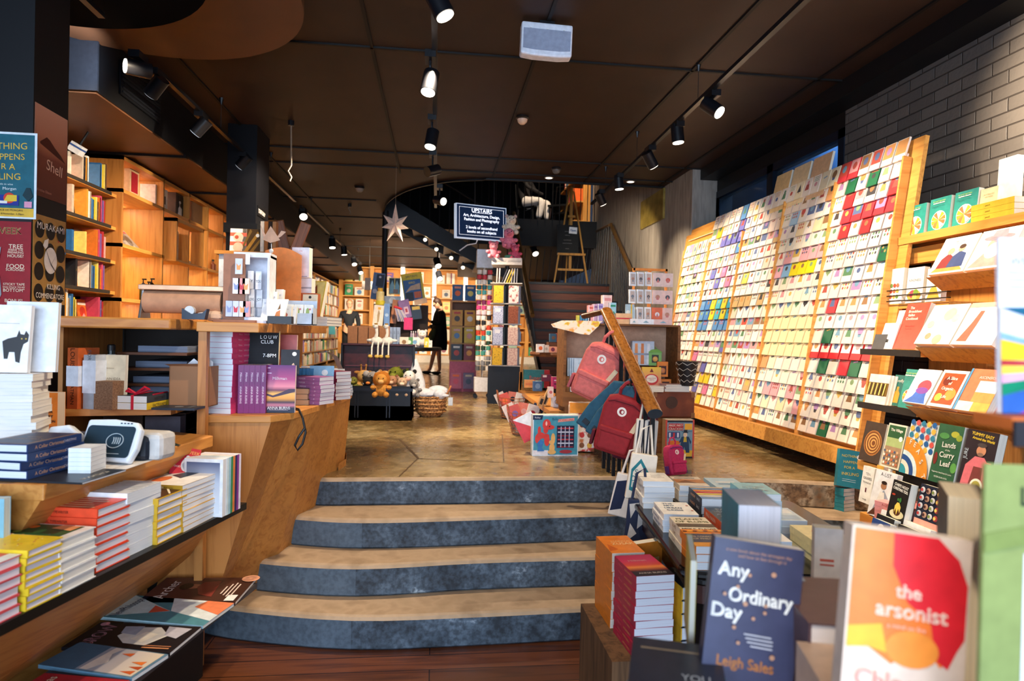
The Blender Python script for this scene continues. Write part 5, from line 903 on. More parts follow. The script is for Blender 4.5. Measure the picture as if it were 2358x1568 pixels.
# ---- sign
S0=aY(1050,547,8.8); S1=aY(1054,467,8.8); sw=.78; shh=S1.z-S0.z
sg=thing('hanging_sign','dark blue lit sign in a white frame hanging below the ceiling, lettered UPSTAIRS','sign',Tr(S0)@Rz(24)@Ry(-1.3)); NAVYS=grad('sign_navy',[(0,'0a1a34'),(.4,'24467a'),(1,'0a1830')],'x',.3); 
MB().box(0,sw,0,.06,0,shh,K('c8d8ee',.4,emit=.5,var=0)).build('frame',sg); MB().box(.012,sw-.012,-.004,.0,.015,shh-.012,K('13294a',.3,emit=.35,var=.1,scale=4)).build('panel',sg)
mb=MB(); Wt=K('f2f6ff',.4,emit=.9,var=0); 
for a in ((.045,sw-.045,.048,.052),(.045,sw-.045,shh-.045,shh-.041),(.045,.049,.05,shh-.043),(sw-.049,sw-.045,.05,shh-.043)): mb.box(a[0],a[1],-.006,-.004,a[2],a[3],Wt)
mb.build('border',sg); TS=Tr(0,-.0065,0)@Rx(90)
for s,z,k in (('UPSTAIRS',.385,.042),('Art, Architecture, Design,',.315,.03),('Fashion and Photography',.26,.03),('&',.205,.028),('2 levels of secondhand',.155,.03),('books on all subjects',.1,.03)):
    q=MB(); q.text(s,sw*.5,z*shh/.46,0,k*1.25,Wt,T=TS,maxw=sw*.78,bold=.0012); q.build('lettering',sg)
MB().box(sw*.32,sw*.68,-.0066,-.006,.352*shh/.46,.356*shh/.46,Wt).build('underline',sg)
mb=MB(); mb.tube([(.3,.03,shh),(.3,.03,3.72-S0.z)],.008,BAR); mb.tube([(.6,.03,shh),(.6,.03,3.72-S0.z)],.008,BAR); mb.build('hanger',sg); MB().tube([(.35,.05,0),(.33,.05,-.05),(.2,.06,-.08),(.1,.1,-.16)],.008,K('d8d8dc')).build('power_cord',sg)
# star
so=aY(910,518,8.2); stt=thing('star_lantern','pale seven-pointed paper star lantern hanging from the ceiling','star lantern',Tr(so)); mb=MB(); n=7; SM=K('e8cfc0',.6)
ro=[.27,.19,.17,.23,.23,.17,.19]; O=[(ro[i]*math.sin(2*PI*i/n),0,ro[i]*math.cos(2*PI*i/n)) for i in range(n)]; I=[(.085*math.sin(2*PI*(i+.5)/n),0,.085*math.cos(2*PI*(i+.5)/n)) for i in range(n)]
vs=O+I+[(0,-.07,0),(0,.07,0)]
fs=[]
for i in range(n): fs+=[(i,7+i,14),(7+(i-1)%n,i,14),(i,15,7+i),(7+(i-1)%n,15,i)]
mb.add(vs,fs,SM); mb.build('star',stt); MB().cyl((0,0,.26),(0,0,3.7-so.z),.002,K('8a7a6a'),n=5).build('string',stt)
# easel
ez=thing('easel','wooden easel holding a chalkboard menu on the stair landing','easel',Tr(aY(1312,651,11.95).x,11.95,2.555)); EW=wood('easel_wood',"c08a3a","9a6a28",'z',1,.5)
mb=MB(); mb.tube([(-.32,-.1,0),(-.04,.02,1.75)],.02,EW,n=4); mb.build('leg',ez); MB().tube([(.32,-.1,0),(.04,.02,1.75)],.02,EW,n=4).build('leg',ez); MB().tube([(0,.45,0),(0,.05,1.7)],.018,EW,n=4).build('leg',ez); MB().box(-.025,.025,.0,.03,.3,1.84,EW).build('mast',ez)
MB().box(-.26,.26,-.12,-.05,.54,.58,EW).build('ledge',ez); MB().box(-.24,.24,-.06,-.03,.26,.3,EW).build('crossbar',ez); MB().box(-.07,.07,-.05,.0,1.25,1.29,EW).build('clamp',ez)
cbd=thing('chalkboard','black chalkboard menu with white writing resting on the easel','chalkboard',Tr(aY(1308,553,11.82).x,11.84,3.135)@Rx(-4)); MB().box(-.2,.2,-.015,0,0,.52,K('16181a',.7)).build('board',cbd)
for j,(s,z) in enumerate([('cafe menu',.4),('coffee tea',.33),('cake of the day',.24),('toasted sandwiches',.18),('upstairs',.08)]): q=MB(); q.text(s,-.01,0,0,.016,K('9a9a98',.8),T=Tr(0,-.016,z)@Rx(90),maxw=.3); q.build('chalk_writing',cbd)
g=thing('open_sign','small white sign with blue lettering reading Open, hung on the chalkboard','sign',Tr(aY(1320,510,11.8).x,11.81,3.49)@Ry(3)); MB().box(-.075,.075,-.006,0,0,.12,K('e8f0f8',.5)).build('card',g); q=MB(); q.text('Open',0,0,0,.035,K('1a5a9a',.5),T=Tr(0,-.0068,.06)@Rx(90),bold=.003); q.build('lettering',g)
# ---- trunk and soft toys
TX0,TX1,TY0,TY1=-1.12,-.235,6.82,7.4; tr=thing('trunk','open black metal trunk with a worn maroon lid lining full of soft toys','trunk',Tr(TX0,TY0,.68)); TK=K('0e1016',.4,.2); TW=TX1-TX0; TD=TY1-TY0; TH=.355
mb=MB(); mb.box(0,TW,0,.02,0,TH,TK); mb.box(0,.02,0,TD,0,TH,TK); mb.box(TW-.02,TW,0,TD,0,TH,TK); mb.box(0,TW,TD-.02,TD,0,TH,TK); mb.box(0,TW,0,TD,0,.15,TK); mb.build('box',tr)
mb=MB(); 
for x in (.3,.33,.62,.65): mb.box(x,x+.012,-.012,0,.03,TH-.06,K('1a1e28',.35,.3))
mb.box(-.005,TW+.005,-.015,.0,TH-.05,TH-.02,K('1a1e28',.35,.3)); mb.build('ribs',tr)
ML=speck('maroon_lining',[(.35,'1c0c10'),(.5,'4a1418'),(.62,'3a1014'),(.72,'8a7a74')],scale=5,rough=.4,detail=8); ld=MB(); TL=Tr(0,TD,TH)@Rx(-6)
ld.box(.08,TW,-.0,.02,0,.42,ML,T=TL); ld.box(.08,TW,-.1,0,.4,.42,ML,T=TL); ld.box(.08,.1,-.1,0,0,.42,TK,T=TL); ld.box(TW-.02,TW,-.1,0,0,.42,TK,T=TL); ld.box(.12,TW-.04,-.012,-.0,.17,.185,K('5a1c22',.3),T=TL); ld.build('lid',tr)
def plush(name,label,M,body,ear,acc,kind='bear',group='soft toys in the trunk',s=1.0):
    g=thing(name,label,'soft toy',M@Matrix.Scale(s,4),group); b=MB(); bm=K(body,.9,scale=60,var=.2); em=K(ear,.9,scale=60,var=.15); am=K(acc,.9)
    b.ball((0,0,.06),.07,bm,sc=(1,.9,1),n=14,h=10); b.ball((0,-.02,.15),.055,bm,n=14,h=10)
    for x in (-1,1): b.ball((x*.07,-.03,.08),.028,bm,sc=(1,1.3,.8),n=8,h=6); b.ball((x*.05,-.075,.02),.03,bm,sc=(.9,1.4,.9),n=8,h=6)
    b.build('body',g,smooth=True); e=MB()
    if kind in('bear','lion','cow'): [e.ball((x*.045,-.01,.195),.02,em,sc=(1,.5,1),n=8,h=6) for x in(-1,1)]
    if kind=='koala': [e.ball((x*.06,-.01,.18),.032,em,sc=(1,.5,1),n=8,h=6) for x in(-1,1)]
    if kind=='giraffe': [e.cyl((x*.018,-.02,.19),(x*.022,-.02,.24),.007,em,n=6) for x in(-1,1)]; [e.ball((x*.022,-.02,.245),.011,em,n=6,h=5) for x in (-1,1)]; [e.ball((x*.055,-.01,.185),.02,em,sc=(1.2,.4,.7),n=8,h=5) for x in (-1,1)]
    if kind=='dino': [e.ball((0,.05-.03*k,.19-.02*k*k*.2),.018,em,sc=(.4,1,1),n=6,h=5) for k in range(4)]; e.tube([(0,.06,.05),(.05,.1,.03),(.12,.1,.03)],[.04,.025,.006],bm)
    if kind=='lion': e.ball((0,-.0,.15),.075,em,sc=(1.05,.6,1.05),n=12,h=8)
    if kind=='pig': [e.ball((x*.04,-.01,.195),.024,em,sc=(1,.4,1.1),n=8,h=6) for x in(-1,1)]
    if e.v: e.build('ears' if kind!='lion' else 'mane',g,smooth=True)
    m=MB(); m.ball((0,-.07,.135),.024,am,sc=(1.1,1 if kind!='elephant' else 2.2,.8),n=10,h=7); m.build('muzzle',g,smooth=True)
    y=MB(); [y.ball((x*.02,-.069,.165),.006,K('0a0a0a',.2),n=6,h=5) for x in(-1,1)]; y.build('eyes',g); return g
PT=1.03
for px,py,Y,nm,lab,bd,er,ac,k,rz,s in [(835,893,7.2,'toy_giraffe','spotted tan giraffe soft toy at the left of the trunk','c89a58','a8743c','d8b07c','giraffe',20,1.25),(814,890,6.95,'toy_turtle','green turtle soft toy at the left corner of the trunk','6a6a28','55581f','8a8434','dino',0,.8),(858,890,7.1,'toy_koala','grey koala soft toy in the trunk','9a9290','b8b0ac','4a4444','koala',0,1.1),(846,893,6.93,'toy_penguin','black and orange soft toy at the trunk front','1c1a1c','1c1a1c','e0803a','bear',10,.85),(886,890,7.2,'toy_leopard','tan patterned soft toy behind the lion in the trunk','c8985c','a8783c','e0c090','bear',0,1.15),(878,899,6.86,'toy_lion','orange lion soft toy hanging over the trunk front','c88a3c','b06a20','e0b070','lion',0,1.15),(912,888,7.15,'toy_dinosaur','olive green dinosaur soft toy in the trunk','6f7420','5a6018','868a30','dino',-20,1.3),(904,896,6.95,'toy_monkey','brown monkey soft toy in the trunk','a87a5a','8a5a40','dcb898','bear',-10,1.0),(943,893,7.0,'toy_cow','black and white cow soft toy at the right of the trunk','e8e4de','1a1a1c','eab8a8','cow',-10,1.2),(926,898,6.92,'toy_sloth','pale brown soft toy beside the cow toy in the trunk','c8a88a','a8846a','e8d4bc','bear',0,.95),(953,900,6.95,'toy_dog','grey soft toy at the right corner of the trunk','8a8684','6a6664','b8b4b0','bear',0,.9),(928,880,7.25,'toy_frog','dark olive soft toy lying along the back of the trunk','5f661c','4a5014','767c2c','bear',30,1.0)]:
    p=aY(px,py,Y); plush(nm,lab,Tr(p.x,Y,max(p.z-.06,.84))@Rz(rz),bd,er,ac,k,s=s)
for i,px in enumerate((868,892)):
    p=aY(px,800,7.4); g=thing('toy_goose','white goose soft toy with dangling legs on the trunk lid, %s one'%('left' if i==0 else 'right'),'soft toy',Tr(p.x,7.36,1.45)@Rz(-8),'goose toys on the trunk lid'); Wm=K('f2ece2',.9); Ym=K('d8b45a',.6); b=MB()
    b.ball((0,0,.045),.055,Wm,sc=(1.25,1,.85),n=12,h=9); b.tube([(-.01,-.02,.06),(.005,-.02,.13),(-.002,-.02,.19)],[.024,.016,.018],Wm,n=8); b.ball((-.01,-.03,.205),.026,Wm,sc=(1.2,1,1),n=10,h=8); [b.ball((x*.075,0,.05),.03,Wm,sc=(1.3,.6,.6),n=8,h=6) for x in(-1,1)]; b.build('body',g,smooth=True)
    for x in(-1,1): l=MB(); l.tube([(x*.03,-.05,.03),(x*.034,-.085,-.03),(x*.034,-.085,-.11)],.009,Wm,n=6); l.build('leg',g); f=MB(); f.ball((x*.036-.01,-.1,-.125),.02,Ym,sc=(1.3,.9,1),n=8,h=6); f.build('foot',g,smooth=True)
    MB().ball((-.04,-.035,.2),.013,Ym,sc=(1.5,.9,.6),n=8,h=6).build('beak',g); MB().ball((-.02,-.055,.212),.004,K('0a0a0a'),n=6,h=5).build('eye',g); MB().lathe([(.018,.225),(.02,.24),(.012,.238),(.0,.24)],K('d8a030',.3,.5),n=8,c=(-.005,-.03)).build('crown',g)
for i in range(4):
    p=aY(811+24*i,802,8.0); g=thing('cardboard_box','tall brown cardboard box behind the trunk, %s from the left'%NTH[i],'box',Tr(p.x,8.0,p.z),'brown boxes behind the trunk'); MB().box(-.058,.058,0,.2,0,.27,K('b8805a',.75)).build('carton',g); MB().box(-.057,-.054,-.002,0,.02,.25,K('5a3a26')).build('seam',g)
g=thing('side_table','dark low table holding the brown boxes behind the trunk','table',Tr(aY(850,802,8).x,8.1,.68)); z=aY(850,802,8).z-.68; MB().box(-.3,.35,-.12,.2,z-.04,z-.0005,BLK).build('table_top',g); [MB().box(x,x+.04,y,y+.04,0,z-.04,WALNZ).build('leg',g) for x in (-.28,.3) for y in (-.1,.15)]
# wicker basket with white soft toys
Bk=aZ(990,962,.68); Bk.y+=.16; g=thing('wicker_basket','round woven wicker basket with loop handles beside the trunk','basket',Tr(Bk.x,Bk.y,.68)); WK=speck('wicker',[(.25,'6a4024'),(.5,'b8824e'),(.8,'d8a870')],scale=14,rough=.7,bump=.5,kind='voronoi',stretch=(3,3,5))
MB().lathe([(.11,0),(.15,.04),(.175,.14),(.175,.22),(.165,.225),(.165,.1),(.1,.03)],WK,n=24).build('basket_body',g,smooth=True); mb=MB(); [mb.tube([(.176*math.cos(2*PI*i/24),.176*math.sin(2*PI*i/24),z) for i in range(24)],.009,WK,closed=True,n=5) for z in (.06,.1,.14,.18,.22)]; mb.build('rim',g)
MB().tube([(.15,-.04,.21),(.2,-.04,.29),(.22,.0,.33),(.2,.05,.28),(.16,.06,.2)],.01,K('c07a4a',.5)).build('handle',g); MB().tube([(-.15,-.04,.21),(-.2,-.04,.26),(-.2,.05,.26),(-.16,.06,.2)],.01,K('c07a4a',.5)).build('handle',g)
t2=thing('price_tag','small pale hanging tag on the wicker basket handle','tag',Tr(Bk.x+.22,Bk.y-.03,.68+.12)); MB().box(-.025,.025,0,.003,0,.09,K('cfd8e4')).build('card',t2); MB().cyl((0,0,.09),(-.02,0,.16),.002,K('e0e0e0'),n=4).build('string',t2)
WT=K('e4e6ee',.9)
for i,(dx,dy,dz,sc_) in enumerate([(-.07,-.06,.255,(1.6,.9,.75)),(.08,.0,.28,(1.5,.9,.8)),(.1,-.1,.25,(.9,.9,.8))]): 
    q=thing('toy_seal','round white soft toy %s in the wicker basket'%['at the front left','at the back','at the front right'][i],'soft toy',Tr(Bk.x+dx,Bk.y+dy,.68+dz),'white soft toys in the basket'); MB().ball((0,0,0),.075,WT,sc=sc_,n=16,h=10).build('body',q,smooth=True); MB().ball((.06,-.05,-.01),.03,WT,sc=(1.4,.6,.6),n=8,h=6).build('flipper',q,smooth=True)
q=thing('toy_whale','long white and blue soft toy leaning between the trunk and the basket','soft toy',Tr(Bk.x-.13,Bk.y+.1,.68+.2)); mb=MB(); mb.tube([(.02,-.05,.03),(-.01,0,.15),(-.04,.03,.3),(-.05,.04,.42)],[.06,.08,.06,.02],WT,n=12); mb.build('body',q,smooth=True); MB().tube([(-.03,.06,.02),(-.07,.06,.16),(-.09,.07,.3)],[.05,.06,.03],K('3a5a8a',.9),n=10).build('belly',q,smooth=True)
# ---- display table with gifts
DT=9.4; zt=aY(985,800,DT).z; g=thing('display_table','dark round display table crowded with gift books in mid shop','table',Tr(-.55,DT+.2,.68)); MB().lathe([(.62,zt-.68-.05),(.64,zt-.68-.03),(.62,zt-.6805)],BLK,n=32).build('table_top',g); MB().cyl((0,0,0),(0,0,zt-.72),.06,BLK).build('column',g); MB().lathe([(.3,0),(.28,.03),(.06,.06)],BLK,n=20).build('foot',g)
g=thing('display_stand','stepped dark stand in the middle of the display table','stand',Tr(-.55,DT+.3,zt)); MB().box(-.38,.42,0,.3,0,.34,K('3a2a20',.6)).build('lower_tier',g); MB().box(-.38,.42,.1,.3,.34,.62,K('3a2a20',.6)).build('upper_tier',g)
def gi(px0,px1,py0,py1,Y,c,name,label,t=.03,roll=0,cat='book',art=None,group='gift books on the display table'):
    a=aY((px0+px1)/2,py1,Y); w=(aY(px1,py1,Y)-aY(px0,py1,Y)).x; h=aY(px0,py0,Y).z-aY(px0,py1,Y).z
    return book(w,h,t,c,label,faceout(Tr(a.x,Y,a.z)@Ry(roll),4),group,art,name=name,cat=cat)
for a in [(853,880,628,690,9.72,'5a78a8','picture_book','blue and white patterned book at the top left of the display table',.03,6,'book',[('r',.3,.5,.95,.95,'22283a'),('r',.45,.25,.9,.5,'3a4258'),('c',.3,.3,.2,'b8c8e0'),('c',.6,.85,.1,'d8d8e8')]),(895,922,640,678,9.66,'e8e0a0','picture_book','cream and black book with arched window pattern on the display table',.03,0,'book',[('r',.06,.04,.94,.96,'16303a'),('p',[(.1,.05),(.1,.5),(.3,.85),(.48,.5),(.48,.05)],'7ab0c8'),('p',[(.52,.05),(.52,.5),(.7,.85),(.9,.5),(.9,.05)],'7ab0c8'),('r',.47,.04,.53,.96,'e8d87a'),('r',.4,.05,.8,.3,'8a7a74')]),(932,980,628,692,9.72,'e0c428','map_book','yellow map book tilted at the top of the display table',.03,-10,'book',[('t','BRITAIN',.5,.88,.08,'2a3a3a',.6)]),(934,974,644,692,9.64,'2a5a94','map_book','blue book in front of the yellow map book',.03,-9,'book',[('p',[(.05,.4),(.4,.7),(.95,.8),(.95,.5),(.4,.5)],'b8a48c'),('t','BIRD',.5,.86,.1,'d8c85a',.4),('r',.55,.1,.95,.4,'c8643a'),('r',.05,.02,.5,.4,'16202e')]),
 (884,923,682,706,9.56,'a8bcd0','picture_book','pale blue landscape book in the middle of the display table',.02,0,'book',[('r',.4,.1,.8,.3,'6a6a70'),('c',.5,.6,.2,'dfe8f0')]),(858,881,703,750,9.35,'e8dcd0','boxed_set','cream boxed set with a bird figure on the display table',.05,4,'book',[('p',[(.45,.1),(.6,.2),(.65,.6),(.5,.8),(.4,.5)],'a8906a'),('r',.4,.78,.7,.9,'e0a840')]),(884,897,700,752,9.35,'6a90c8','boxed_set','tall light blue box on the display table',.05,0,'box',[('c',.5,.5,.3,'a8c4e4')]),(898,912,690,745,9.5,'c07a4a','picture_book','orange-brown tall book on the display table',.03,6,'book',[('p',[(.3,.2),(.7,.2),(.5,.7)],'6a3a20')]),
 (930,950,732,760,9.35,'c8286a','boxed_gift','magenta box on the display table',.05,0,'box',None),(925,950,690,732,9.45,'8a6aa0','picture_book','purple book on the display table',.03,-14,'book',[('r',.4,.2,.8,.6,'d8b8c8'),('r',.5,.3,.7,.5,'a83a4a')]),(950,972,704,735,9.42,'1a2c40','picture_book','dark navy book on the display table',.03,-8,'book',[('r',.1,.7,.9,.95,'c8a84a')]),(955,985,688,700,9.4,'c8a888','picture_book','tan book lying slanted near the yellow map book',.02,-14,'book',None),(840,853,640,668,9.9,'c8b8a8','picture_book','beige book at the far left of the display table',.02,0,'book',None)]: gi(*a)
for i in range(3):
    p=aY(900+8.5*i,775,9.2); book(.14,.24,.045,'a9b8d0','silver-blue boxed book standing spine out on the display table, %s of three'%NTH[i],Tr(p.x,9.2,zt+.0365)@Rz(90)@Rx(90)@Tr(.07,0,-.02),'silver-blue boxed books on the display table',spine=[('ooo',.3,.4,'3a4a6a'),('NEW',.75,.4,'e8eef6')],spinec='8ea2c4')
for i in range(2): book(.3,.14,.017,'4a6a94','blue box lying flat under the silver-blue books, %s'%ORD[1-i],Tr(aY(912,790,9.2).x,9.13,zt+.0005+.0178*i),'blue boxes lying flat',name='boxed_gift',cat='box')
g=thing('jar','yellow and white stacked gift jar on the display table','jar',Tr(aY(875,700,9.35).x,9.38,aY(875,702,9.35).z)); MB().lathe([(.06,0),(.065,.03),(.065,.06)],K('d8c83a',.4),n=16).build('base',g); MB().lathe([(.05,.06),(.055,.09),(.055,.17),(.05,.19)],K('e8d89a',.3),n=16).build('body',g); MB().lathe([(.035,.19),(.035,.24)],K('e8b83a',.4),n=14).build('lid',g)
g.location.z=aY(875,702,9.35).z
for i in range(7): 
    p=aY(917+4*i,738,9.3); q=thing('pencil','red-tipped pencil leaning in the display, %s from the left'%NTH[i],'pencil',Tr(p.x,9.32,aY(917,740,9.3).z)@Ry(-14-3*i),'pencils on the display table'); MB().cyl((0,0,0),(0,0,.2),.008,K(['b8b0c8','8a92b8','c8c0c0'][i%3]),n=6).build('shaft',q); MB().ball((0,0,.21),.018,K('c8283a',.4),n=8,h=6).build('tip',q)
for i in range(6): 
    p=aY(947+5*i,760,9.25); q=thing('small_bottle','tiny pale bottle on the display table, %s from the left'%NTH[i],'bottle',Tr(p.x,9.25,zt+.12),'tiny bottles on the display table'); MB().lathe([(.013,0),(.013,.07),(.006,.085),(.006,.1)],K(['b8a8c0','d8d0d8','8a6a7a'][i%3],.3),n=8).build('body',q); MB().cyl((0,0,.09),(0,0,.11),.008,K('e0e0e4'),n=8).build('cap',q)
MB().box(-.11,.11,-.05,.05,0,.12,K('b8b0b8',.5)).build('gift_box',None,Tr(aY(960,775,9.25).x,9.25,zt+.0005)); tag(bpy.data.objects['gift_box'],'grey box under the tiny bottles on the display table','box')
plush('toy_bear','white polar bear soft toy on the display table',Tr(aY(972,786,9.15).x,9.2,zt+.02),'f0e4e0','e0d0c8','e8d8d0','bear','soft toys on the display table',1.1)
for i,(px,c,w) in enumerate([(930,'d8d0c4',.12),(942,'4a8a5a',.1),(955,'e8e4e0',.12),(982,'e0b830',.06),(990,'d8d4d0',.06),(940,'e8a0a8',.05)]): book(w,.14 if i!=4 else .1,.03,c,'small %s gift on the front of the display table, number %s from the left'%(['beige','green','white','yellow','grey','pink'][i],NTH[i]),faceout(Tr(aY(px,790,9.05).x,9.1+.02*(i%3),zt+.0005),14),'small gifts on the display table',[('c',.5,.5,.25,['8a6a4a','d8e8d0','6a9ac8','f8f0c0','a8a8a8','f0d0d4'][i])],name='boxed_gift',cat='gift')
g=thing('hanging_sign','small grey sign reading vintage classics above the far shelves','sign',Tr(aY(850,666,15).x,15,aY(850,666,15).z)); MB().box(-.16,.2,-.02,0,0,.18,K('8a8280',.5)).build('panel',g); 
for s,z in (('VINTAGE',.12),('CLASSICS',.05)): q=MB(); q.text(s,.02,0,0,.04,K('3a3634'),T=Tr(0,-.0205,z)@Rx(90),maxw=.28); q.build('lettering',g)
MB().cyl((.0,-.01,.18),(0,-.01,3.7-aY(850,666,15).z),.004,BAR,n=5).build('wire',g)
# ---- notebook carousel
nx,ny=.93,8.75; c=thing('notebook_rack','tall revolving rack of notebooks on a black base with a white header','display rack',Tr(nx,ny,.68)); hw=.19; NZ=[.53,.80,1.08,1.35,1.62,1.9]; RA=-8
MB().box(-.22,.2,-.2,.2,0,.5,K('14171f',.5)).build('base',c,Rz(RA)); MB().box(-.2,.2,-.2,.2,1.84,1.93,K('c8bfba',.5)).build('header',c,Rz(RA)); MB().cyl((0,0,.5),(0,0,1.84),.03,BLK).build('pole',c)
for z in NZ[:-1]: MB().box(-.21,.21,-.21,.21,z-.03,z-.018,K('c4bcb4',.3)).build('shelf',c,Rz(RA))
for s,x in (('DECOMPOSITION BOOK',-.1),('DECOMPOSITION BOOK',.1)): q=MB(); q.text(s,x,0,0,.022,K('5a5450'),T=Rz(RA)@Tr(0,-.2005,1.885)@Rx(90),maxw=.17); q.build('lettering',c)
FL=speck('blue_floral',[(.4,'8a94c0'),(.5,'d8dcf0'),(.6,'9aa4cc')],scale=50); YL=speck('yellow_dotted',[(.4,'e0b024'),(.58,'e8bc34'),(.62,'8a6420')],scale=60); RF=speck('rose_floral',[(.4,'ecdcd8'),(.56,'e8d0cc'),(.62,'a85a5a')],scale=30); BRN=speck('brown_pattern',[(.4,'7a3c24'),(.6,'96543a')],scale=60); PKF=speck('pink_grid',[(.45,'e0c4b8'),(.6,'c89a94')],scale=50)
for r_,(a,b) in enumerate([(YL,PKF),(FL,PKF),(FL,BRN),(YL,RF)]):
    z=NZ[r_]-.017+.68
    for side,(x,m) in enumerate(((-.105,a),(.095,b))):
        for k in range(3):
            q=thing('notebook','notebook on the revolving rack, %s tier up, %s stack, %s back'%(NTH[r_],['left','right'][side],NTH[k]),'notebook',Tr(nx,ny,z)@Rz(RA)@faceout(Tr(x+.006*k,-.205+.022*k+.002,0),3),'notebooks on the revolving rack'); MB().box(-.07,.07,0,.23,0,.018,m if k==0 else K(['c8b8a8','b8c0d0','e0d8c8'][k],.5)).build('cover',q)
            if k==0: MB().box(-.07,-.06,0,.23,.018,.0185,K('3a3030')).build('spine_tape',q); (MB().box(-.035,.035,.15,.2,.018,.0186,K('e0e0ec')).build('label_panel',q) if m in (FL,) else None)
        q=thing('notebook','dark spine-out notebook on the revolving rack, tier %s from the base, %s side'%(NTH[r_],['middle','right'][side]),'notebook',Tr(nx,ny,z)@Rz(RA)@Tr((-.02,.175)[side],-.19,0),'dark notebooks on the revolving rack'); MB().box(-.012,.016,0,.14,0,.23,K(['1e2a26','8a8a96'][side],.5)).build('cover',q)
for i in range(9):
    q=thing('notebook','slim notebook leaning on the top tier of the revolving rack, %s from the left'%NTH[i],'notebook',Tr(nx,ny,NZ[4]-.017+.68)@Rz(RA)@Tr(-.13+.033*i,-.19,0)@Ry(22 if 1<i<6 else 2),'notebooks on the top tier'); MB().box(-.007,.007,0,.14,0,.19,K(['e0c8c0','d8d0cc','4a4a56','c8c0bc','e0b43a','e8b83c','9a98a0','a8a6ae','8a8890'][i],.5)).build('cover',q)
plush('toy_pig','pink pig soft toy sitting on top of the revolving rack',Tr(nx-.2,ny-.1,.68+1.93),'e88a9a','d86a80','f0a0b0','pig','soft toys on the revolving rack',1.05)
plush('toy_flamingo','pink soft toy at the right on top of the revolving rack',Tr(nx+.1,ny,.68+1.93),'d85a74','c84a64','e87a90','bear','soft toys on the revolving rack',1.0)
plush('toy_elephant','large pink elephant soft toy in a navy and white jumper above the rack',Tr(nx+.02,ny+.1,.68+2.1),'e8849a','e8849a','d8708a','elephant','soft toys on the revolving rack',1.3)
plush('toy_sheep','cream sheep soft toy behind the pink elephant toy',Tr(nx+.06,ny+.22,.68+2.3),'eadcc8','c8a8a0','e0c8b4','bear','soft toys on the revolving rack',1.3)
g=thing('toy_leaf','green soft toy leaf between the pink toys on the revolving rack','soft toy',Tr(nx+.02,ny-.05,.68+1.945)); MB().ball((0,0,.02),.05,K('5a9a7a',.8),sc=(1.4,.6,.5),n=10,h=6).build('leaf',g)
# ---- ribbon and tape rack
rx,ry=.66,9.35; c=thing('ribbon_rack','narrow clear rack of coloured ribbon rolls on a white wheeled base','display rack',Tr(rx,ry,.68)); MB().box(-.11,.12,-.1,.1,.1,.3,K('e0dce0',.4)).build('base',c); [MB().cyl((x,y-.015,.03),(x,y+.015,.03),.03,BLK).build('wheel',c) for x in (-.09,.1) for y in (-.08,.08)]; MB().box(-.005,.005,-.1,.1,.3,2.0,K('b8b4b4',.3)).build('spine_panel',c); MB().box(-.11,.12,-.12,.1,1.86,2.12,K('c8d4e4',.5)).build('header',c)
RC=['e0d8d4','c83a4a','f0ece8','2a6a7a','4aa0a8','e8e4e0','7a2a5a','d84a8a','f0d0dc','e8e8e8','22242a','d8d0cc','c8402c','3a9aa0','f0ece4','2a4a3a','4a9a8a','e8e4e0','8a8a90','5a5a5e']
for r_ in range(20):
    for j in range(3):
        q=thing('ribbon_roll','ribbon roll on the narrow rack, level %d from the top, %s'%(r_+1,['left','middle','right'][j]),'ribbon roll',Tr(rx-.07+.075*j,ry-.09,.68+1.80-.072*r_),'ribbon rolls on the narrow rack'); MB().cyl((0,-.0,-.03),(0,0,.03),.034,K(RC[(r_+j//2)%20],.5),n=14).build('roll',q)
# ---- wooden stand of children's books
c=thing('book_stand','tall yellow wooden stand of picture books with a pink base','display stand',Tr(.42,10.4,.68)); 
MB().box(-.2,.22,-.02,.25,0,.5,K('c86a8a',.5)).build('base',c); MB().box(-.21,-.18,-.03,.25,.5,1.45,PINEZ).build('side_panel',c); MB().box(.2,.23,-.03,.25,.5,1.45,PINEZ).build('side_panel',c); [MB().box(-.2,.22,-.04,.25,z-.02,z,PINE).build('shelf',c) for z in (.5,.77,1.04,1.44)]; MB().box(-.2,.22,.23,.25,0,1.44,K('7a4a2a')).build('back_panel',c)
for i,(x,z,cc) in enumerate([(-.1,1.441,'2a5a8a'),(.1,1.441,'1f5a94'),(-.1,1.041,'d89a2a'),(.1,1.041,'e0a434'),(-.1,.771,'c8a024'),(.1,.771,'d8b82c'),(-.1,.501,'20242e'),(.1,.501,'8a2a2a'),(-.1,.05,'b85a7a'),(.1,.05,'6a5a80')]): 
    book(.17,.25,.04,cc,'picture book on the yellow wooden stand, level %s from the top, %s'%(NTH[i//2],['left','right'][i%2]),faceout(Tr(.42+x,10.34,.68+z+.0005),4),'picture books on the wooden stand',[('c',.5,.45,.26,PAL[i*3%30]),('r',.2,.75,.8,.88,PAL[(i*7+4)%30])])
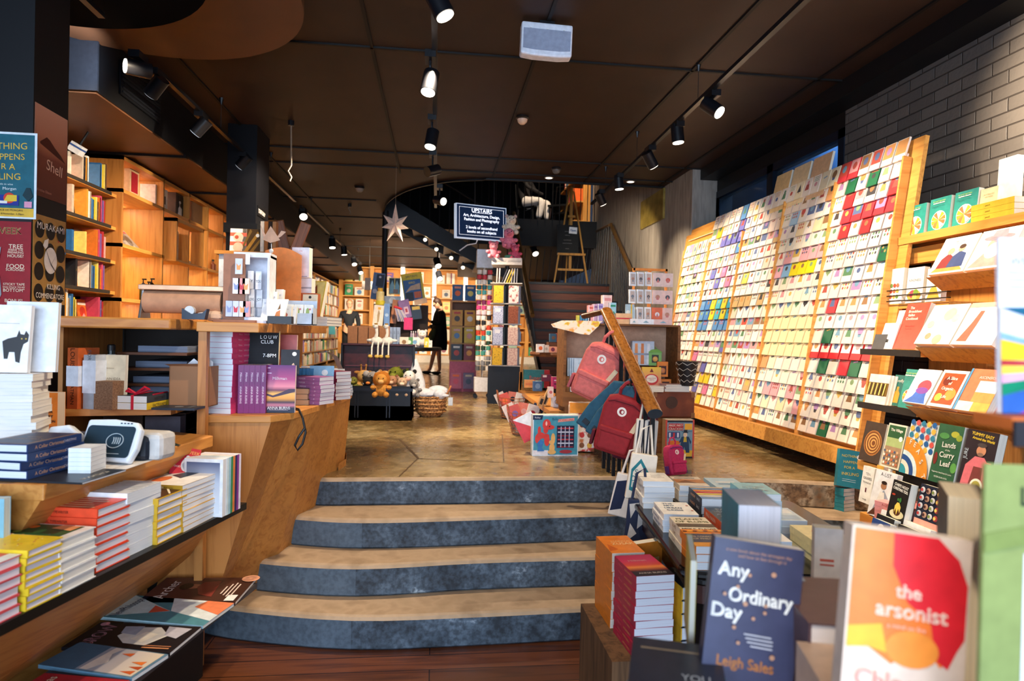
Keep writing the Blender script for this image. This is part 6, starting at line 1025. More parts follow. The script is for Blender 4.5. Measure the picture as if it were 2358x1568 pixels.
# ---- back wall bookcase
bbk=thing('back_bookcase','wide lit bookcase of face-out books across the back wall','bookcase',Tr(-3.0,20.9,.68)); BWX=6.4; MB().box(0,BWX,.35,.38,0,3.0,K('c08440',.6)).build('back_panel',bbk); MB().box(0,BWX,0,.35,0,.25,K('d8d0c8',.5)).build('plinth',bbk)
LW=K('fff4e4',.4,emit=1.6,var=0)  # middle uprights emit a little so they read as lit white columns
for z in (.27,.72,1.17,1.62,2.07,2.52,2.97): MB().box(0,BWX,-.02,.35,z-.035,z,PINEX).build('shelf',bbk)
for i,x in enumerate((0,.95,1.9,2.9,3.9,4.9,5.9)): MB().box(x-.06,x+.06,-.04,.35,.25,3.0,LW if i in (2,3,4) else PINEZ).build('upright',bbk)
k=0
for r_,z in enumerate((.27,.72,1.17,1.62,2.07,2.52)):
    x=.12
    while x<BWX-.35:
        w=RNG.uniform(.2,.3); h=RNG.uniform(.26,.36); k+=1
        if not any(abs(x+w/2-u)<.06+w/2 for u in (.95,1.9,2.9,3.9,4.9,5.9)):
            if r_%2==0 or RNG.random()<.6:
                book(round(w,2),round(h,2),.03,PAL[(k*7)%30] if k%2 else 'f0e8dc','face-out book on the back wall bookcase, shelf %d from the bottom, item %d'%(r_+1,k),faceout(Tr(-3+x+w/2,20.95,.68+z+.001),6),'face-out books on the back wall',[('c',.5,.4,.26,PAL[(k*5+2)%30]),('r',.2,.75,.8,.85,PAL[(k*3+8)%30])],name='picture_book')
            else:
                for j in range(6):
                    m=MB().box(0,.042,0,.2,0,h-.01*(j%3),K(['f0e8dc','e8dccc','d8c8b4',PAL[(k+j)%30]][j%4],.5)).build('shelved_book',None,Tr(-3+x+.044*j,20.95,.68+z)); tag(m,'spine-out book on the back wall bookcase, shelf %d, group %d, %s'%(r_+1,k,NTH[j]),'book','spine-out books on the back wall')
        x+=w+.06
# ================================================================ GREETING CARD WALL
CY0,CY1=4.0,7.78; CS=2.1; LEAN=8.2
def cw(Y,s,out=0): return Vector((2.8+.3*s/CS-out*math.cos(math.radians(LEAN)),Y,.8+s*.99+out*math.sin(math.radians(LEAN))))
cwk=thing('card_rack','wide leaning wooden rack of greeting card rows along the right brick wall','card rack',Tr(2.8,CY0,.8)); fr=Rz(-90)@Rx(90-LEAN)   # local x -> -Y, y up the slope, z outwards
def lf(Y): return -(Y-CY0)
MB().box(lf(7.9),lf(CY0-.12),-.02,CS+.06,-.03,0,wood('rack_board',"e2a04e","c27c34",'y',1,.45),T=fr).build('backboard',cwk)
MB().box(lf(7.85),lf(CY0),-.04,.07,-.02,.14,wood('rack_ledge',"d89a4c","b27030",'x',1,.45),T=fr).build('bottom_ledge',cwk)
COLY=[7.76,7.0,6.2,5.46,4.72,3.98]; PITCH=.113; NR=18
for j in range(6): MB().box(lf(COLY[j])-.008,lf(COLY[j])+.008,0,CS*.97 if j>2 else CS*.9,0,.06,PINEX,T=fr).build('divider',cwk)
CLR=K('f2ead8',.15); 
for j in range(5):
    for r_ in range(NR): MB().box(lf(COLY[j])+.01,lf(COLY[j+1])-.01,.1+PITCH*r_-.006,.1+PITCH*r_,.0,.022,CLR,T=fr).build('pocket_rail',cwk)
CPAL={4:['f2e6dc','efe0d8','d8404a','f4ece4','e8c8c8','c83a3e','f0e4da','e8d8cc','2a6a4a','f0e8e0'],3:['f4e8cc','f2e4c4','f0dcb4','f6eee0','e8c84a','a8c8e0','e8a8b0','f0e4d0','d89a6a','f2ead8'],2:['f6f0e8','f4ece2','f2e8dc','f8f4ee','e8d06a','f0dcd0','d8c8b8','c8a878','f4eee4','e0b8a8'],1:['f0e4da','5a8ac0','e8c43a','4a9ab0','e8d0c8','6a6ab0','f0e0e0','d87aa0','efe6da','c8b8b0'],0:['f6ece4','f2e4dc','f0e0d4','e8c8bc','d8a8a0','f4ece4','e8d8a0','b8c8d8','f6f0ea','ecd8d0']}
MOT=['cc5548','5f8a66','d2965e','5f6f9c','97704f','454348','d89aa0','8aa478','dcb660','b0524a','78a0bc','b48cc0']
def cardmesh(bg,m1,m2,kind):
    m=MB(); w,h=.108,.155; b=K(bg,.4,var=.04); m.box(-w/2,w/2,0,h,0,.012,b); a=K(m1,.45,var=.05); c=K(m2,.45,var=.05); z=.0124
    if kind==0: m.disc(0,h*.62,z,.03,.034,a,n=12); m.poly([(-.012,h*.3,z),(.012,h*.3,z),(.02,h*.45,z),(-.02,h*.45,z)],c)
    elif kind==1: m.poly([(-.03,h*.38,z),(.03,h*.38,z),(0,h*.86,z)],a); m.box(-.006,.006,h*.3,h*.38,.012,z,c)
    elif kind==2: 
        for i in range(3): m.poly([(-.035,h*(.9-.1*i),z),(.035,h*(.9-.1*i),z),(.035,h*(.87-.1*i),z),(-.035,h*(.87-.1*i),z)],a)
        m.disc(0,h*.48,z,.02,.02,c,n=10)
    elif kind==3: m.poly([(-w/2+.004,h*.3,z),(w/2-.004,h*.3,z),(w/2-.004,h-.004,z),(-w/2+.004,h-.004,z)],a); m.disc(0,h*.65,z+.0003,.025,.03,c,n=10)
    elif kind==4: [m.disc(-.028+.028*(i%3),h*(.45+.18*(i//3)),z,.009,.011,(a,c)[i%2],n=8) for i in range(9)]
    elif kind==5: m.disc(0,h*.75,z,.016,.019,c,n=10); m.poly([(-.03,h*.32,z),(.03,h*.32,z),(.02,h*.66,z),(-.02,h*.66,z)],a)
    elif kind==6: m.poly([(-.02,h*.6,z),(.025,h*.66,z),(.02,h*.72,z),(-.025,h*.66,z)],a)
    elif kind==7: m.disc(-.012,h*.68,z,.02,.024,a,n=10); m.disc(.014,h*.68,z,.02,.024,a,n=10); m.poly([(-.03,h*.66,z),(.033,h*.66,z),(0,h*.4,z)],a)
    return m
KINDN=['round motif','tree motif','striped lines','framed picture','dot pattern','small figure','small sprig','heart motif']
_CM={}; rest=MB(); cnt=0; CROW=['bottom row']+['%s row up'%NTH[i] for i in range(1,17)]+['top row']; CCOL={4:'nearest',3:'second nearest',2:'middle'}
BIG=MB()
for j in (4,3,2,1,0):
    for r_ in range(NR):
        n=6; y0,y1=COLY[j],COLY[j+1]; rr=NR-1-r_; row=rr
        if j==0 and row>15 or (j==4 and row==9 and False): continue
        kk=RNG.randrange(8); th=RNG.random()
        for i in range(n):
            Y=y0+(y1-y0)*(i+.5)/n
            pal=CPAL[j] if RNG.random()<.45 else ['f4ece2','f0e4d8','f2e8de','ecdccf','f4eadc']; bg=pal[RNG.randrange(len(pal))] if th<.6 else pal[(row*3)%len(pal)]
            if j==3 and row in (5,6,7): bg='f2dfae'; k2=6
            elif j==4 and row==5: bg='d8343a'; k2=3
            else: k2=(kk if th<.5 else RNG.choice([0,1,2,3,4,5,6,7,5,4]))
            if j==1 and row in (8,9): bg=['5a8ac0','4a7ab8','e8c43a','4aa0b8','e0b83a','3a90b0'][i]; k2=2
            if j==3 and row==11: bg=['e8b0c0','88b8e0','e8d82a','e8d82a','e8d82a','f0e8dc'][i]; k2=2
            m1=MOT[RNG.randrange(12)]; m2=MOT[RNG.randrange(12)]
            if k2==3 and j==4 and row==5: m1='f4ece4'
            key=(bg,m1,m2,k2)
            M=Matrix.Translation(cw(Y,.1+PITCH*row,.036))@Rz(-90)@Rx(90-LEAN-8)
            if cnt<288:
                if key not in _CM: _CM[key]=cardmesh(*key).mesh('card')
                o=link('greeting_card',_CM[key],None,M); tag(o,'greeting card with %s, %s column, %s, %s from its left'%(KINDN[k2],CCOL[j],CROW[row],NTH[i]),'card','greeting cards on the wall rack'); cnt+=1
            else:
                q=cardmesh(*key)
                for f,mi in zip(q.f,q.mi): pass
                base=len(rest.v); rest.v+=[tuple(M@Vector(v)) for v in q.v]; rest.f+=[tuple(base+k for k in f) for f in q.f]; rest.mi+=[rest._m(q.m[mi]) for mi in q.mi]
o=rest.build('greeting_cards'); o['kind']='stuff'; tag(o,'remaining greeting cards in the farther columns of the wall rack','cards')
for i,(px,c) in enumerate([(1800,'e8c890'),(1838,'e6cda2'),(1868,'dcb48c')]):
    p=cw(5.62-.3*i,CS-.12,.02); book(.26,.36,.02,c,'large cream wrapping sheet pack above the card rows, %s from the left'%NTH[i],Matrix.Translation(p)@Rz(-90)@Rx(90-LEAN-4),'large sheet packs on top of the card rack',[('r',.15,.2,.8,.25,'8a6a4a')] if i==2 else [('p',[(.3,.1),(.7,.1),(.5,.4)],'d8b07a')],name='sheet_pack',cat='paper pack')
# ================================================================ GIFT AREA
# handrail with black bars
rl=[tuple(aY(1345,728,4.62)),tuple(aY(1396,716,4.42)),tuple(aY(1508,952,3.38))]; hr=thing('stair_handrail','wooden handrail on black bars beside the concrete steps, hung with bags','railing',Tr(1.1,4.4,.68)); o=Vector((1.1,4.4,.68)); RL=[Vector(p)-o for p in rl]
HW=wood('handrail_wood',"a86a2e","6a3c16",'y',2,.25,.3); mb=MB()
def oval(a,b,wr,hr_,m,mb):
    d=(b-a).normalized(); s=d.cross(Vector((0,0,1))).normalized(); u=s.cross(d); n=14; vs=[]
    for p in (a,b): vs+=[tuple(p+s*wr*math.cos(2*PI*i/n)+u*hr_*math.sin(2*PI*i/n)) for i in range(n)]
    mb.add(vs,[(i,(i+1)%n,n+(i+1)%n,n+i) for i in range(n)]+[tuple(range(n))[::-1],tuple(range(n,2*n))],m)
oval(RL[1],RL[2],.042,.03,HW,mb); mb.build('rail',hr,smooth=True); mb=MB(); oval(RL[0],RL[1],.03,.02,WALN,mb); mb.build('rail_return',hr,smooth=True)
e=RL[2]; mb=MB(); d=(RL[2]-RL[1]).normalized(); oval(e,e+d*.006,.042,.03,K('27343e',.4),mb); mb.build('end_cap',hr)
for k in range(9):
    t=.02+k*.118; p=RL[1].lerp(RL[2],t); Y=p.y+4.4; zf=.68 if Y>4.13 else .51 if Y>3.88 else .34 if Y>3.62 else .17
    MB().box(p.x-.011,p.x+.011,p.y-.011,p.y+.011,zf-.68,p.z-.02,BAR).build('bar',hr)
def backpack(label,M,c,dark,group,s=1.0,badge='f2e6da'):
    g=thing('backpack',label,'backpack',M@Matrix.Scale(s,4),group); F=K(c,.8,var=.12,scale=40); D=K(dark,.8)
    P=[(-.125,0),(.125,0),(.135,.06),(.135,.3),(.115,.36),(.06,.385),(-.06,.385),(-.115,.36),(-.135,.3),(-.135,.06)]
    b=MB(); b.prism(P,0,.12,F,T=Tr(0,.06,0)@Rx(90),top=[(x*.92,y*.97+.005) for x,y in P]); b.build('body',g,bevel=.02,smooth=True)
    k=MB(); k.prism([(-.1,.02),(.1,.02),(.105,.15),(-.105,.15)],.055,.095,F,T=Rx(90),top=[(-.09,.03),(.09,.03),(.1,.145),(-.1,.145)]); k.build('front_pocket',g,bevel=.012); k=MB(); k.prism([(-.107,.14),(.107,.14),(.107,.175),(-.107,.175)],.056,.1,F,T=Rx(90)); k.build('pocket_flap',g,bevel=.008)
    for x in (-1,1): MB().prism([(-.03,.02),(.03,.02),(.03,.12),(-.03,.12)],0,.02,D,T=Tr(x*.135,0,0)@Rz(90*x)@Rx(90)).build('side_pocket',g,bevel=.006); MB().tube([(x*.05,.02,.37),(x*.05,0,.42),(x*.03,0,.46),(x*.01,0,.475)],.011,F,n=6).build('handle',g); MB().tube([(x*.07,.07,.36),(x*.08,.1,.22),(x*.09,.09,.08),(x*.1,.07,.03)],.016,D,n=6).build('shoulder_strap',g)
    q=MB(); q.disc(.0,.285,.0625,.03,.03,K(badge,.5),n=20,T=Rx(90)); q.disc(0,.285,.063,.017,.017,K(c,.6),n=14,T=Rx(90)); q.disc(.004,.285,.0635,.008,.011,K(badge,.5),n=8,T=Rx(90)); q.build('round_badge',g)
    MB().tube([(-.1,-.061,.33),(-.06,-.066,.345),(.06,-.066,.345),(.11,-.061,.32)],.004,D,n=5).build('zip',g); q=MB(); q.box(-.014,.014,-.072,-.068,.18,.27,K('e0c9a4',.6),T=Tr(.035,0,.0)@Ry(18)); q.build('paper_tag',g); return g
backpack('coral pink backpack hanging highest on the handrail',Tr(aY(1352,918,4.2))@Rz(-28)@Ry(22),'e0726a','b85a5c','backpacks on the handrail',1.0)
backpack('dark red backpack with a round white badge hanging on the handrail',Tr(aY(1408,1044,3.75))@Rz(-24)@Ry(14),'96242a','5e1420','backpacks on the handrail',.92)
backpack('dark purple red backpack hanging behind the dark red one',Tr(aY(1452,1060,3.9))@Rz(-30)@Ry(6),'5a1a34','3a1022','backpacks on the handrail',.95)
backpack('pink and purple backpack standing on the floor behind the book table',Tr(aZ(1546,1090,.68).x,4.12,.69)@Rz(20)@Rx(-14),'b82a5a','5a2a7a','backpacks by the table',.52)
for i,(px,py,Y,ry) in enumerate([(1340,985,3.95,38),(1362,1004,3.86,34)]):
    g=thing('folded_bag','flat teal blue folded bag hanging slanted on the handrail, %s one'%['left','right'][i],'bag',Tr(aY(px,py,Y))@Rz(-30)@Ry(ry),'teal bags on the handrail'); MB().prism([(-.05,0),(.06,.02),(.085,.2),(.08,.36),(.03,.4),(-.03,.36),(-.06,.15)],-.02,.02,K('2f5a6e',.8,var=.15),T=Rx(90)).build('bag_body',g,bevel=.012); MB().tube([(.03,0,.39),(.05,.0,.47),(.07,.02,.45),(.06,0,.37)],.008,K('5a7a8c',.7)).build('handle',g); MB().box(-.02,.02,-.035,-.02,.04,.07,K('2a3038',.4)).build('buckle',g)
def tote(label,px,py,Y,w,h,base,pats,rz=0,ry=0):
    g=thing('tote_bag',label,'tote bag',Tr(aY(px,py,Y))@Rz(rz)@Ry(ry)); P=[(-w/2,0),(w/2,0),(w/2*.95,h),(-w/2*.9,h)]; MB().prism(P,-.02,.02,K(base,.85,var=.06),T=Rx(90)).build('bag_body',g,bevel=.006)
    m=MB(); [m.poly([(x*w,-.0208-.0003*i,z*h) for x,z in pl],K(c,.8)) for i,(pl,c) in enumerate(pats)]
    if m.v: m.build('print',g)
    MB().tube([(-w*.3,0,h),(-w*.2,0,h+.13),(w*.1,0,h+.16),(w*.3,0,h)],.007,K(base,.85)).build('handle',g); return g
tote('cream and navy striped cotton bag hanging at the end of the handrail',1478,1096,3.55,.13,.32,'e6ddd0',[([(-.42+.22*i,.02),(-.34+.22*i,.02),(-.3+.2*i,.98),(-.36+.2*i,.98)],'2a2c3a') for i in range(4)],-10,4)
q=tote('cream tote bag with a teal printed emblem hanging beside the book table',1470,1150,3.42,.15,.25,'eadfce',[([(-.4,.2),(.2,.1),(.25,.6),(-.1,.9),(-.4,.65)],'2a7a84'),([(-.33,.27),(.12,.2),(.17,.55),(-.1,.8),(-.33,.6)],'eadfce')],-12,6)
for s,z in (('So',.15),('OVER',.115),('100',.08)): t=MB(); t.text(s,-.01,0,0,.03,K('2a7a84'),T=Tr(-.01,-.0218,z)@Rx(90),maxw=.07); t.build('lettering',q)
tote('tote bag with dark navy brush patterns hanging low on the handrail bars',1434,1190,3.52,.17,.24,'e4d8cc',[([(-.45,.1),(-.1,.2),(.0,.9),(-.4,.8)],'1c2440'),([(.1,.05),(.4,.15),(.3,.6)],'2a3252'),([(.05,.6),(.4,.7),(.2,.95)],'1c2440')],-20,10)
tote('tote bag with pale leaf print on navy hanging under the table edge',1462,1258,3.2,.12,.24,'28304a',[([(-.4,.1),(.0,.3),(-.3,.5)],'d8d0c8'),([(.0,.4),(.4,.6),(.0,.8)],'d8d0c8'),([(-.3,.6),(-.0,.95),(-.4,.9)],'c8c0b8')],-15,4)
# crate with gift goods
KY=5.15; ka=aY(1302,905,KY); kb=aY(1558,905,KY); g=thing('gift_crate','open wooden crate lined with brown card, filled with gift books and candles','crate',Tr(ka.x,KY,0)); CWD=kb.x-ka.x; kz0=1.14; kz1=aY(1430,750,KY).z
CRW=wood('crate_wood',"8a5a30","5a3418",'x',1,.6); MB().box(0,CWD,.28,.3,kz0,kz1,K('c49a7e',.8)).build('card_lining',g); MB().box(-.02,0,0,.3,kz0,kz1,CRW).build('side_board',g); MB().box(CWD,CWD+.025,0,.3,kz0,kz1,CRW).build('side_board',g); MB().box(-.02,CWD+.02,0,.3,kz1,kz1+.015,CRW).build('top_board',g); MB().box(-.02,CWD+.02,0,.3,kz0-.03,kz0,CRW).build('bottom_board',g)
g=thing('crate_table','dark wooden low table under the gift crate','table',Tr(ka.x,KY,.68)); MB().box(-.02,CWD*.55,0,.3,.34,.43,CRW).build('table_top',g); [MB().box(x,x+.05,y,y+.05,0,.34,CRW).build('leg',g) for x in (0,CWD*.48) for y in (.02,.24)]
def kx(px): return aY(px,800,KY).x
def onk(px0,px1,pt,pb,Y,c,label,art=None,t=.02,lean=6,rz=0,name='picture_book',cat='book',group=None,z=None,**k):
    a=aY((px0+px1)/2,pb,Y); w=(aY(px1,pb,Y)-aY(px0,pb,Y)).x; h=aY(px0,pt,Y).z-aY(px0,pb,Y).z
    return book(w,h,t,c,label,faceout(Tr(a.x,Y,a.z if z is None else z)@Rz(rz),lean),group,art,name=name,cat=cat,**k)
XM=[('p',[(.2,.2),(.6,.2),(.4,.62)],'6a8a80'),('t','Little',.5,.86,.07,'3a5a7a',.4),('t','Christmas',.5,.75,.09,'3a5a7a',.8),('t','Tree',.55,.64,.08,'3a5a7a',.4)]
for i in range(4): onk(1306+5*i,1364,808,850,KY+.04+.035*(3-i),'b8cce0','light blue picture book with a Christmas tree in the crate, %s from the front'%NTH[3-i],XM if i==3 else None,.016,4,group='Christmas tree picture books in the crate',z=kz0+.12)
onk(1312,1366,850,888,KY+.02,'e6e0de','white and red snowman picture book in front of the tree books',[('c',.4,.6,.25,'d03a3a'),('c',.6,.4,.2,'f6f6f8'),('p',[(.5,.1),(.9,.1),(.8,.5)],'c84a3a')],.03,8,z=kz0)
MB().box(0,.3,0,.2,0,.118,CRW).build('book_riser',None,Tr(kx(1304)+.01,KY+.045,kz0+.0005)); tag(bpy.data.objects['book_riser'],'wooden riser under the tree picture books in the crate','riser')
onk(1380,1420,764,806,KY+.2,'c22430','red cat magazine standing at the back of the crate',[('t','PUSSWEEK',.5,.85,.12,'e8b060',.95),('c',.5,.3,.3,'e0a060')],.008,4,name='magazine',cat='magazine',z=kz0+.22)
MB().box(0,.5,0,.08,0,.21,CRW).build('book_riser',None,Tr(kx(1376),KY+.18,kz0+.0005)); tag(bpy.data.objects['book_riser.001'],'wooden riser at the back of the crate behind the handrail','riser')
onk(1452,1502,769,824,KY+.16,'b8c8dc','boxed set of feather patterned crackers in the crate',[('p',[(.1+.28*i,.05),(.26+.28*i,.05),(.24+.28*i,.9),(.12+.28*i,.9)],['d8905a','c87a4a','dce4f0'][i]) for i in range(3)]+[('r',.05,.42,.95,.5,'8a98b0')],.05,2,name='cracker_box',cat='box',z=kz0+.22)
q=thing('candle_lantern','green lantern-shaped candle box with a round window in the crate','candle',Tr(kx(1521),KY+.14,kz0+.22)@Rz(-12)); GRN=K('7ab05a',.5); mb=MB(); mb.box(-.052,.052,-.045,.045,0,.11,GRN); mb.prism([(-.058,-.05),(.058,-.05),(.058,.05),(-.058,.05)],.11,.135,GRN,top=[(-.03,-.03),(.03,-.03),(.03,.03),(-.03,.03)]); mb.build('box',q); MB().box(-.028,.028,-.0465,-.045,.025,.09,K('2a2018')).build('window',q); MB().ball((0,-.047,.055),.022,K('d8a050',.4),sc=(1,.2,1),n=12,h=8).build('candle_ball',q); MB().tube([(-.02,0,.135),(0,0,.155),(.02,0,.135)],.004,GRN).build('loop',q)
onk(1476,1520,831,890,KY+.03,'e8a03a','yellow and pink Christmas book of days in the crate',[('m',0,0,1,1,grad('xmas_days',[(0,'e88a8a'),(.6,'e8a06a'),(1,'f0c84a')],'y')),('c',.5,.52,.36,'d03a3a',.28),('c',.5,.54,.28,'f6e8d8',.2),('t','CHRISTMAS',.5,.56,.05,'a82a2a',.5),('t','DAYS',.5,.5,.05,'a82a2a',.3),('r',.2,.2,.85,.27,'e8c83a'),('p',[(.4,.8),(.6,.8),(.5,.95)],'7a2a2a')],.03,4,z=kz0)
for i,(px,pb,z) in enumerate([(1534,856,.13),(1542,886,.0),(1521,886,.0)]):
    q=thing('candle_box','orange square candle box with a round window in the crate, %s'%['upper one','lower right one','lower left one'][i],'candle',Tr(kx(px),KY+.1,kz0+z+.0005)@Rz(-6),'orange candle boxes in the crate'); O=K('e8822a',.5); mb=MB(); mb.box(-.045,.045,-.04,.04,0,.125 if i==0 else .11,O); mb.build('box',q); MB().box(-.03,.03,-.0412,-.04,.02,.09,K('4a1c0c')).build('window',q); MB().ball((0,-.042,.05),.024,K(['c87a4a','d83a2a','d8a080'][i],.4),sc=(1,.25,1),n=12,h=8).build('candle_ball',q)
q=thing('wire_vase','dark tapered vase wrapped in wire mesh beside the crate','vase',Tr(aY(1582,888,5.0).x,5.0,aY(1582,888,5.0).z)); MB().lathe([(.05,0),(.055,.02),(.085,.19),(.08,.195)],K('241c1a',.5),n=16).build('body',q,smooth=True); mb=MB(); 
for k in range(4):
    for i in range(8): r_=.06+.03*k/3; a=2*PI*(i+.5*(k%2))/8; mb.tube([(r_*math.cos(a),r_*math.sin(a),.03+.045*k),((r_+.007)*math.cos(a+.4),(r_+.007)*math.sin(a+.4),.05+.045*k),(r_*math.cos(a+.78),r_*math.sin(a+.78),.03+.045*k)],.002,K('d8d0c0',.4),n=4)
mb.build('wire_mesh',q)
vb=q.matrix_basis.translation.copy()
sc_=thing('suitcase','old brown leather suitcase with a round emblem standing beside the steps','suitcase',Tr(1.68,4.95,0)); sz0=1.0; sz1=aY(1550,903,4.95).z; sx0=aY(1504,930,4.95).x-1.68; sx1=aY(1600,930,4.95).x-1.68; LE=speck('leather',[(.3,'5a2a18'),(.6,'74381f'),(.75,'8a4a2a')],scale=8,rough=.4,detail=8); sz0=aY(1550,962,4.95).z
MB().box(sx0,sx1,0,.28,sz0,sz1,LE).build('case',sc_,bevel=.01); MB().cyl(((sx0+sx1)/2-.02,-.004,(sz0+sz1)/2+.02),((sx0+sx1)/2-.02,0,(sz0+sz1)/2+.02),.048,K('42281a',.4),n=24).build('emblem',sc_); mb=MB(); [mb.box(x-.015,x+.015,-.003,.01,z-.02,z+.02,K('8a5a34',.4)) for x in (sx0+.015,sx1-.015) for z in (sz0+.02,sz1-.02)]; mb.build('corners',sc_)
MB().box(-.15,.15,0,.26,.68,sz0-.0005,CRW).build('plinth_box',None,Tr(1.68+(sx0+sx1)/2,4.96,0)); tag(bpy.data.objects['plinth_box'],'dark box supporting the leather suitcase','box')
for i in range(5): book(.2,.14,.011,['f0e8e6','d8dce4','e8d0d0','eef0f4','c8a0a0'][i],'thin pastel card pack on the suitcase, %s in its pile'%ORD[4-i],Tr(1.68+sx1-.13,5.06,sz1+.0006+.0115*i)@Rz(RNG.uniform(-4,4))@Tr(0,-.07,0),'card packs on the suitcase',name='card_pack',cat='card pack')
for i in range(3): book(.16,.12,.014,['f2eeec','e8c0c0','f4f2f0'][i],'white card pack in front of the candles, %s in its pile'%ORD[2-i],Tr(1.68+sx0+.0,5.0,sz1+.0006+.0145*i)@Rz(RNG.uniform(-4,4))@Tr(0,-.06,0),'card packs in front of the candles',name='card_pack',cat='card pack')
a=aZ(1526,1052,.68); b=aZ(1600,1056,.68); wq=b.x-a.x; hq=aY(1600,965,a.y).z-.68
q=book(wq,hq,.07,'d8b48a','boxed magic party crackers with a man in a top hat standing on the floor',faceout(Tr((a.x+b.x)/2,4.84,.6805),0),None,[('r',.0,0,.06,1,'c84a3a'),('r',.94,0,1,1,'c84a3a'),('r',.06,.0,.94,.93,'7a98a8'),('r',.06,.93,.94,.98,'1c2230'),('r',.1,.72,.62,.9,'b8242a'),('t','MAGIC PARTY',.36,.85,.055,'f4e8d8',.5,0,.001),('t','CRACKERS',.36,.76,.06,'f4e8d8',.5,0,.001),('r',.66,.74,.92,.9,'e8a83a'),('r',.08,.52,.5,.68,'3a4a7a'),('r',.12,.54,.18,.66,'d8dce8'),('r',.26,.54,.32,.66,'c83a3a'),('r',.4,.54,.46,.66,'d8dce8'),('c',.3,.4,.22,'d8742a',.08),('p',[(.4,.04),(.92,.04),(.94,.2),(.5,.22)],'e0b03a'),('p',[(.5,.14),(.6,.14),(.66,.3),(.72,.14),(.84,.14),(.8,.5),(.86,.36),(.9,.42),(.8,.56),(.56,.56),(.46,.4),(.54,.42)],'23405e'),('p',[(.62,.42),(.74,.42),(.72,.56),(.64,.56)],'c8a83a'),('c',.68,.61,.07,'e8c8a8',.08),('r',.6,.66,.78,.675,'1c222c'),('r',.63,.67,.75,.74,'1c222c'),('r',.06,0,.94,.04,'1c2230'),('t','TRICKS & JOKES',.72,.7,.03,'1c2230',.36)],name='cracker_box',cat='box')
a=aZ(1222,1047,.68); b=aZ(1327,1047,.68); wq=b.x-a.x; hq=aY(1222,953,a.y).z-.68
q=book(wq,hq,.08,'dfe6ee','blue boxed party crackers with balloon dog picture standing on the floor',faceout(Tr((a.x+b.x)/2,4.93,.6805)@Rz(2),0),None,[('r',.02,.03,.98,.97,'4a98ae'),('r',.02,.03,.34,.14,'e8e4e8'),('p',[(0,.88),(.2,.88),(.22,.99),(0,.99)],'18284a'),('t','Ridley',.1,.935,.04,'e8eef4',.16),('t','Balloon',.52,.9,.06,'23405e',.2),('p',[(.54,.82),(.9,.86),(.9,.93),(.55,.89)],'e8a49a'),('t','MODELLING',.72,.875,.05,'c83a34',.34,.05),
 ('c',.3,.76,.09,'d8423c',.12),('c',.37,.70,.1,'d8423c',.05),('c',.28,.62,.05,'d8423c',.06),('c',.17,.5,.09,'d8423c',.07),('c',.28,.48,.08,'d8423c',.06),('c',.14,.62,.035,'d8423c',.09),('c',.11,.42,.06,'d8423c',.1),('c',.31,.38,.06,'d8423c',.12),('c',.29,.79,.02,'f6c0b8',.05),('c',.36,.72,.012,'1c1a1c'),('p',[(.1,.32),(.16,.4),(.24,.36),(.2,.2),(.26,.12),(.1,.12),(.12,.2)],'3a78b8'),('c',.44,.42,.045,'e8b46a',.12),('c',.40,.34,.05,'e8b46a',.04),('c',.42,.2,.06,'e8b46a',.1),('c',.42,.1,.09,'e8b46a',.05),
 ('r',.52,.2,.9,.74,'2a2440')]+[('r',.54,.66-.09*j,.88,.69-.09*j,['c8424a','d8dce8','8a2a3a'][j%3]) for j in range(6)]+[('r',.6+.09*j,.22,.62+.09*j,.72,'b8c0d8') for j in range(3)]+[('c',.72,.11,.14,'a83a44',.04)],name='cracker_box',cat='box')
# wrapping paper bag with Christmas print
a=aY(1340,1036,4.98); q=thing('gift_bag','tall patterned Christmas gift bag with red and brown figures beside the blue box','gift bag',Tr(a.x,5.0,.69)@Rz(-6)); MB().box(-.1,.1,-.02,.1,0,.38,speck('xmas_print',[(.3,'c87a4a'),(.42,'efe2d4'),(.55,'f2e8dc'),(.62,'c83a3a'),(.72,'8a4a2a')],scale=16,detail=2)).build('bag_body',q,bevel=.006); MB().box(-.1,.1,-.0205,-.02,.3,.38,K('e8942a',.5)).build('header',q)
mb=MB(); [mb.disc(-.06+.06*(i%3),.05+.08*(i//3),.0206,.02,.022,K(['c83a3a','8a5a3a','e8b44a','7a3a3a'][i%4]),n=10,T=Rx(90)) for i in range(9)]; mb.build('print',q)
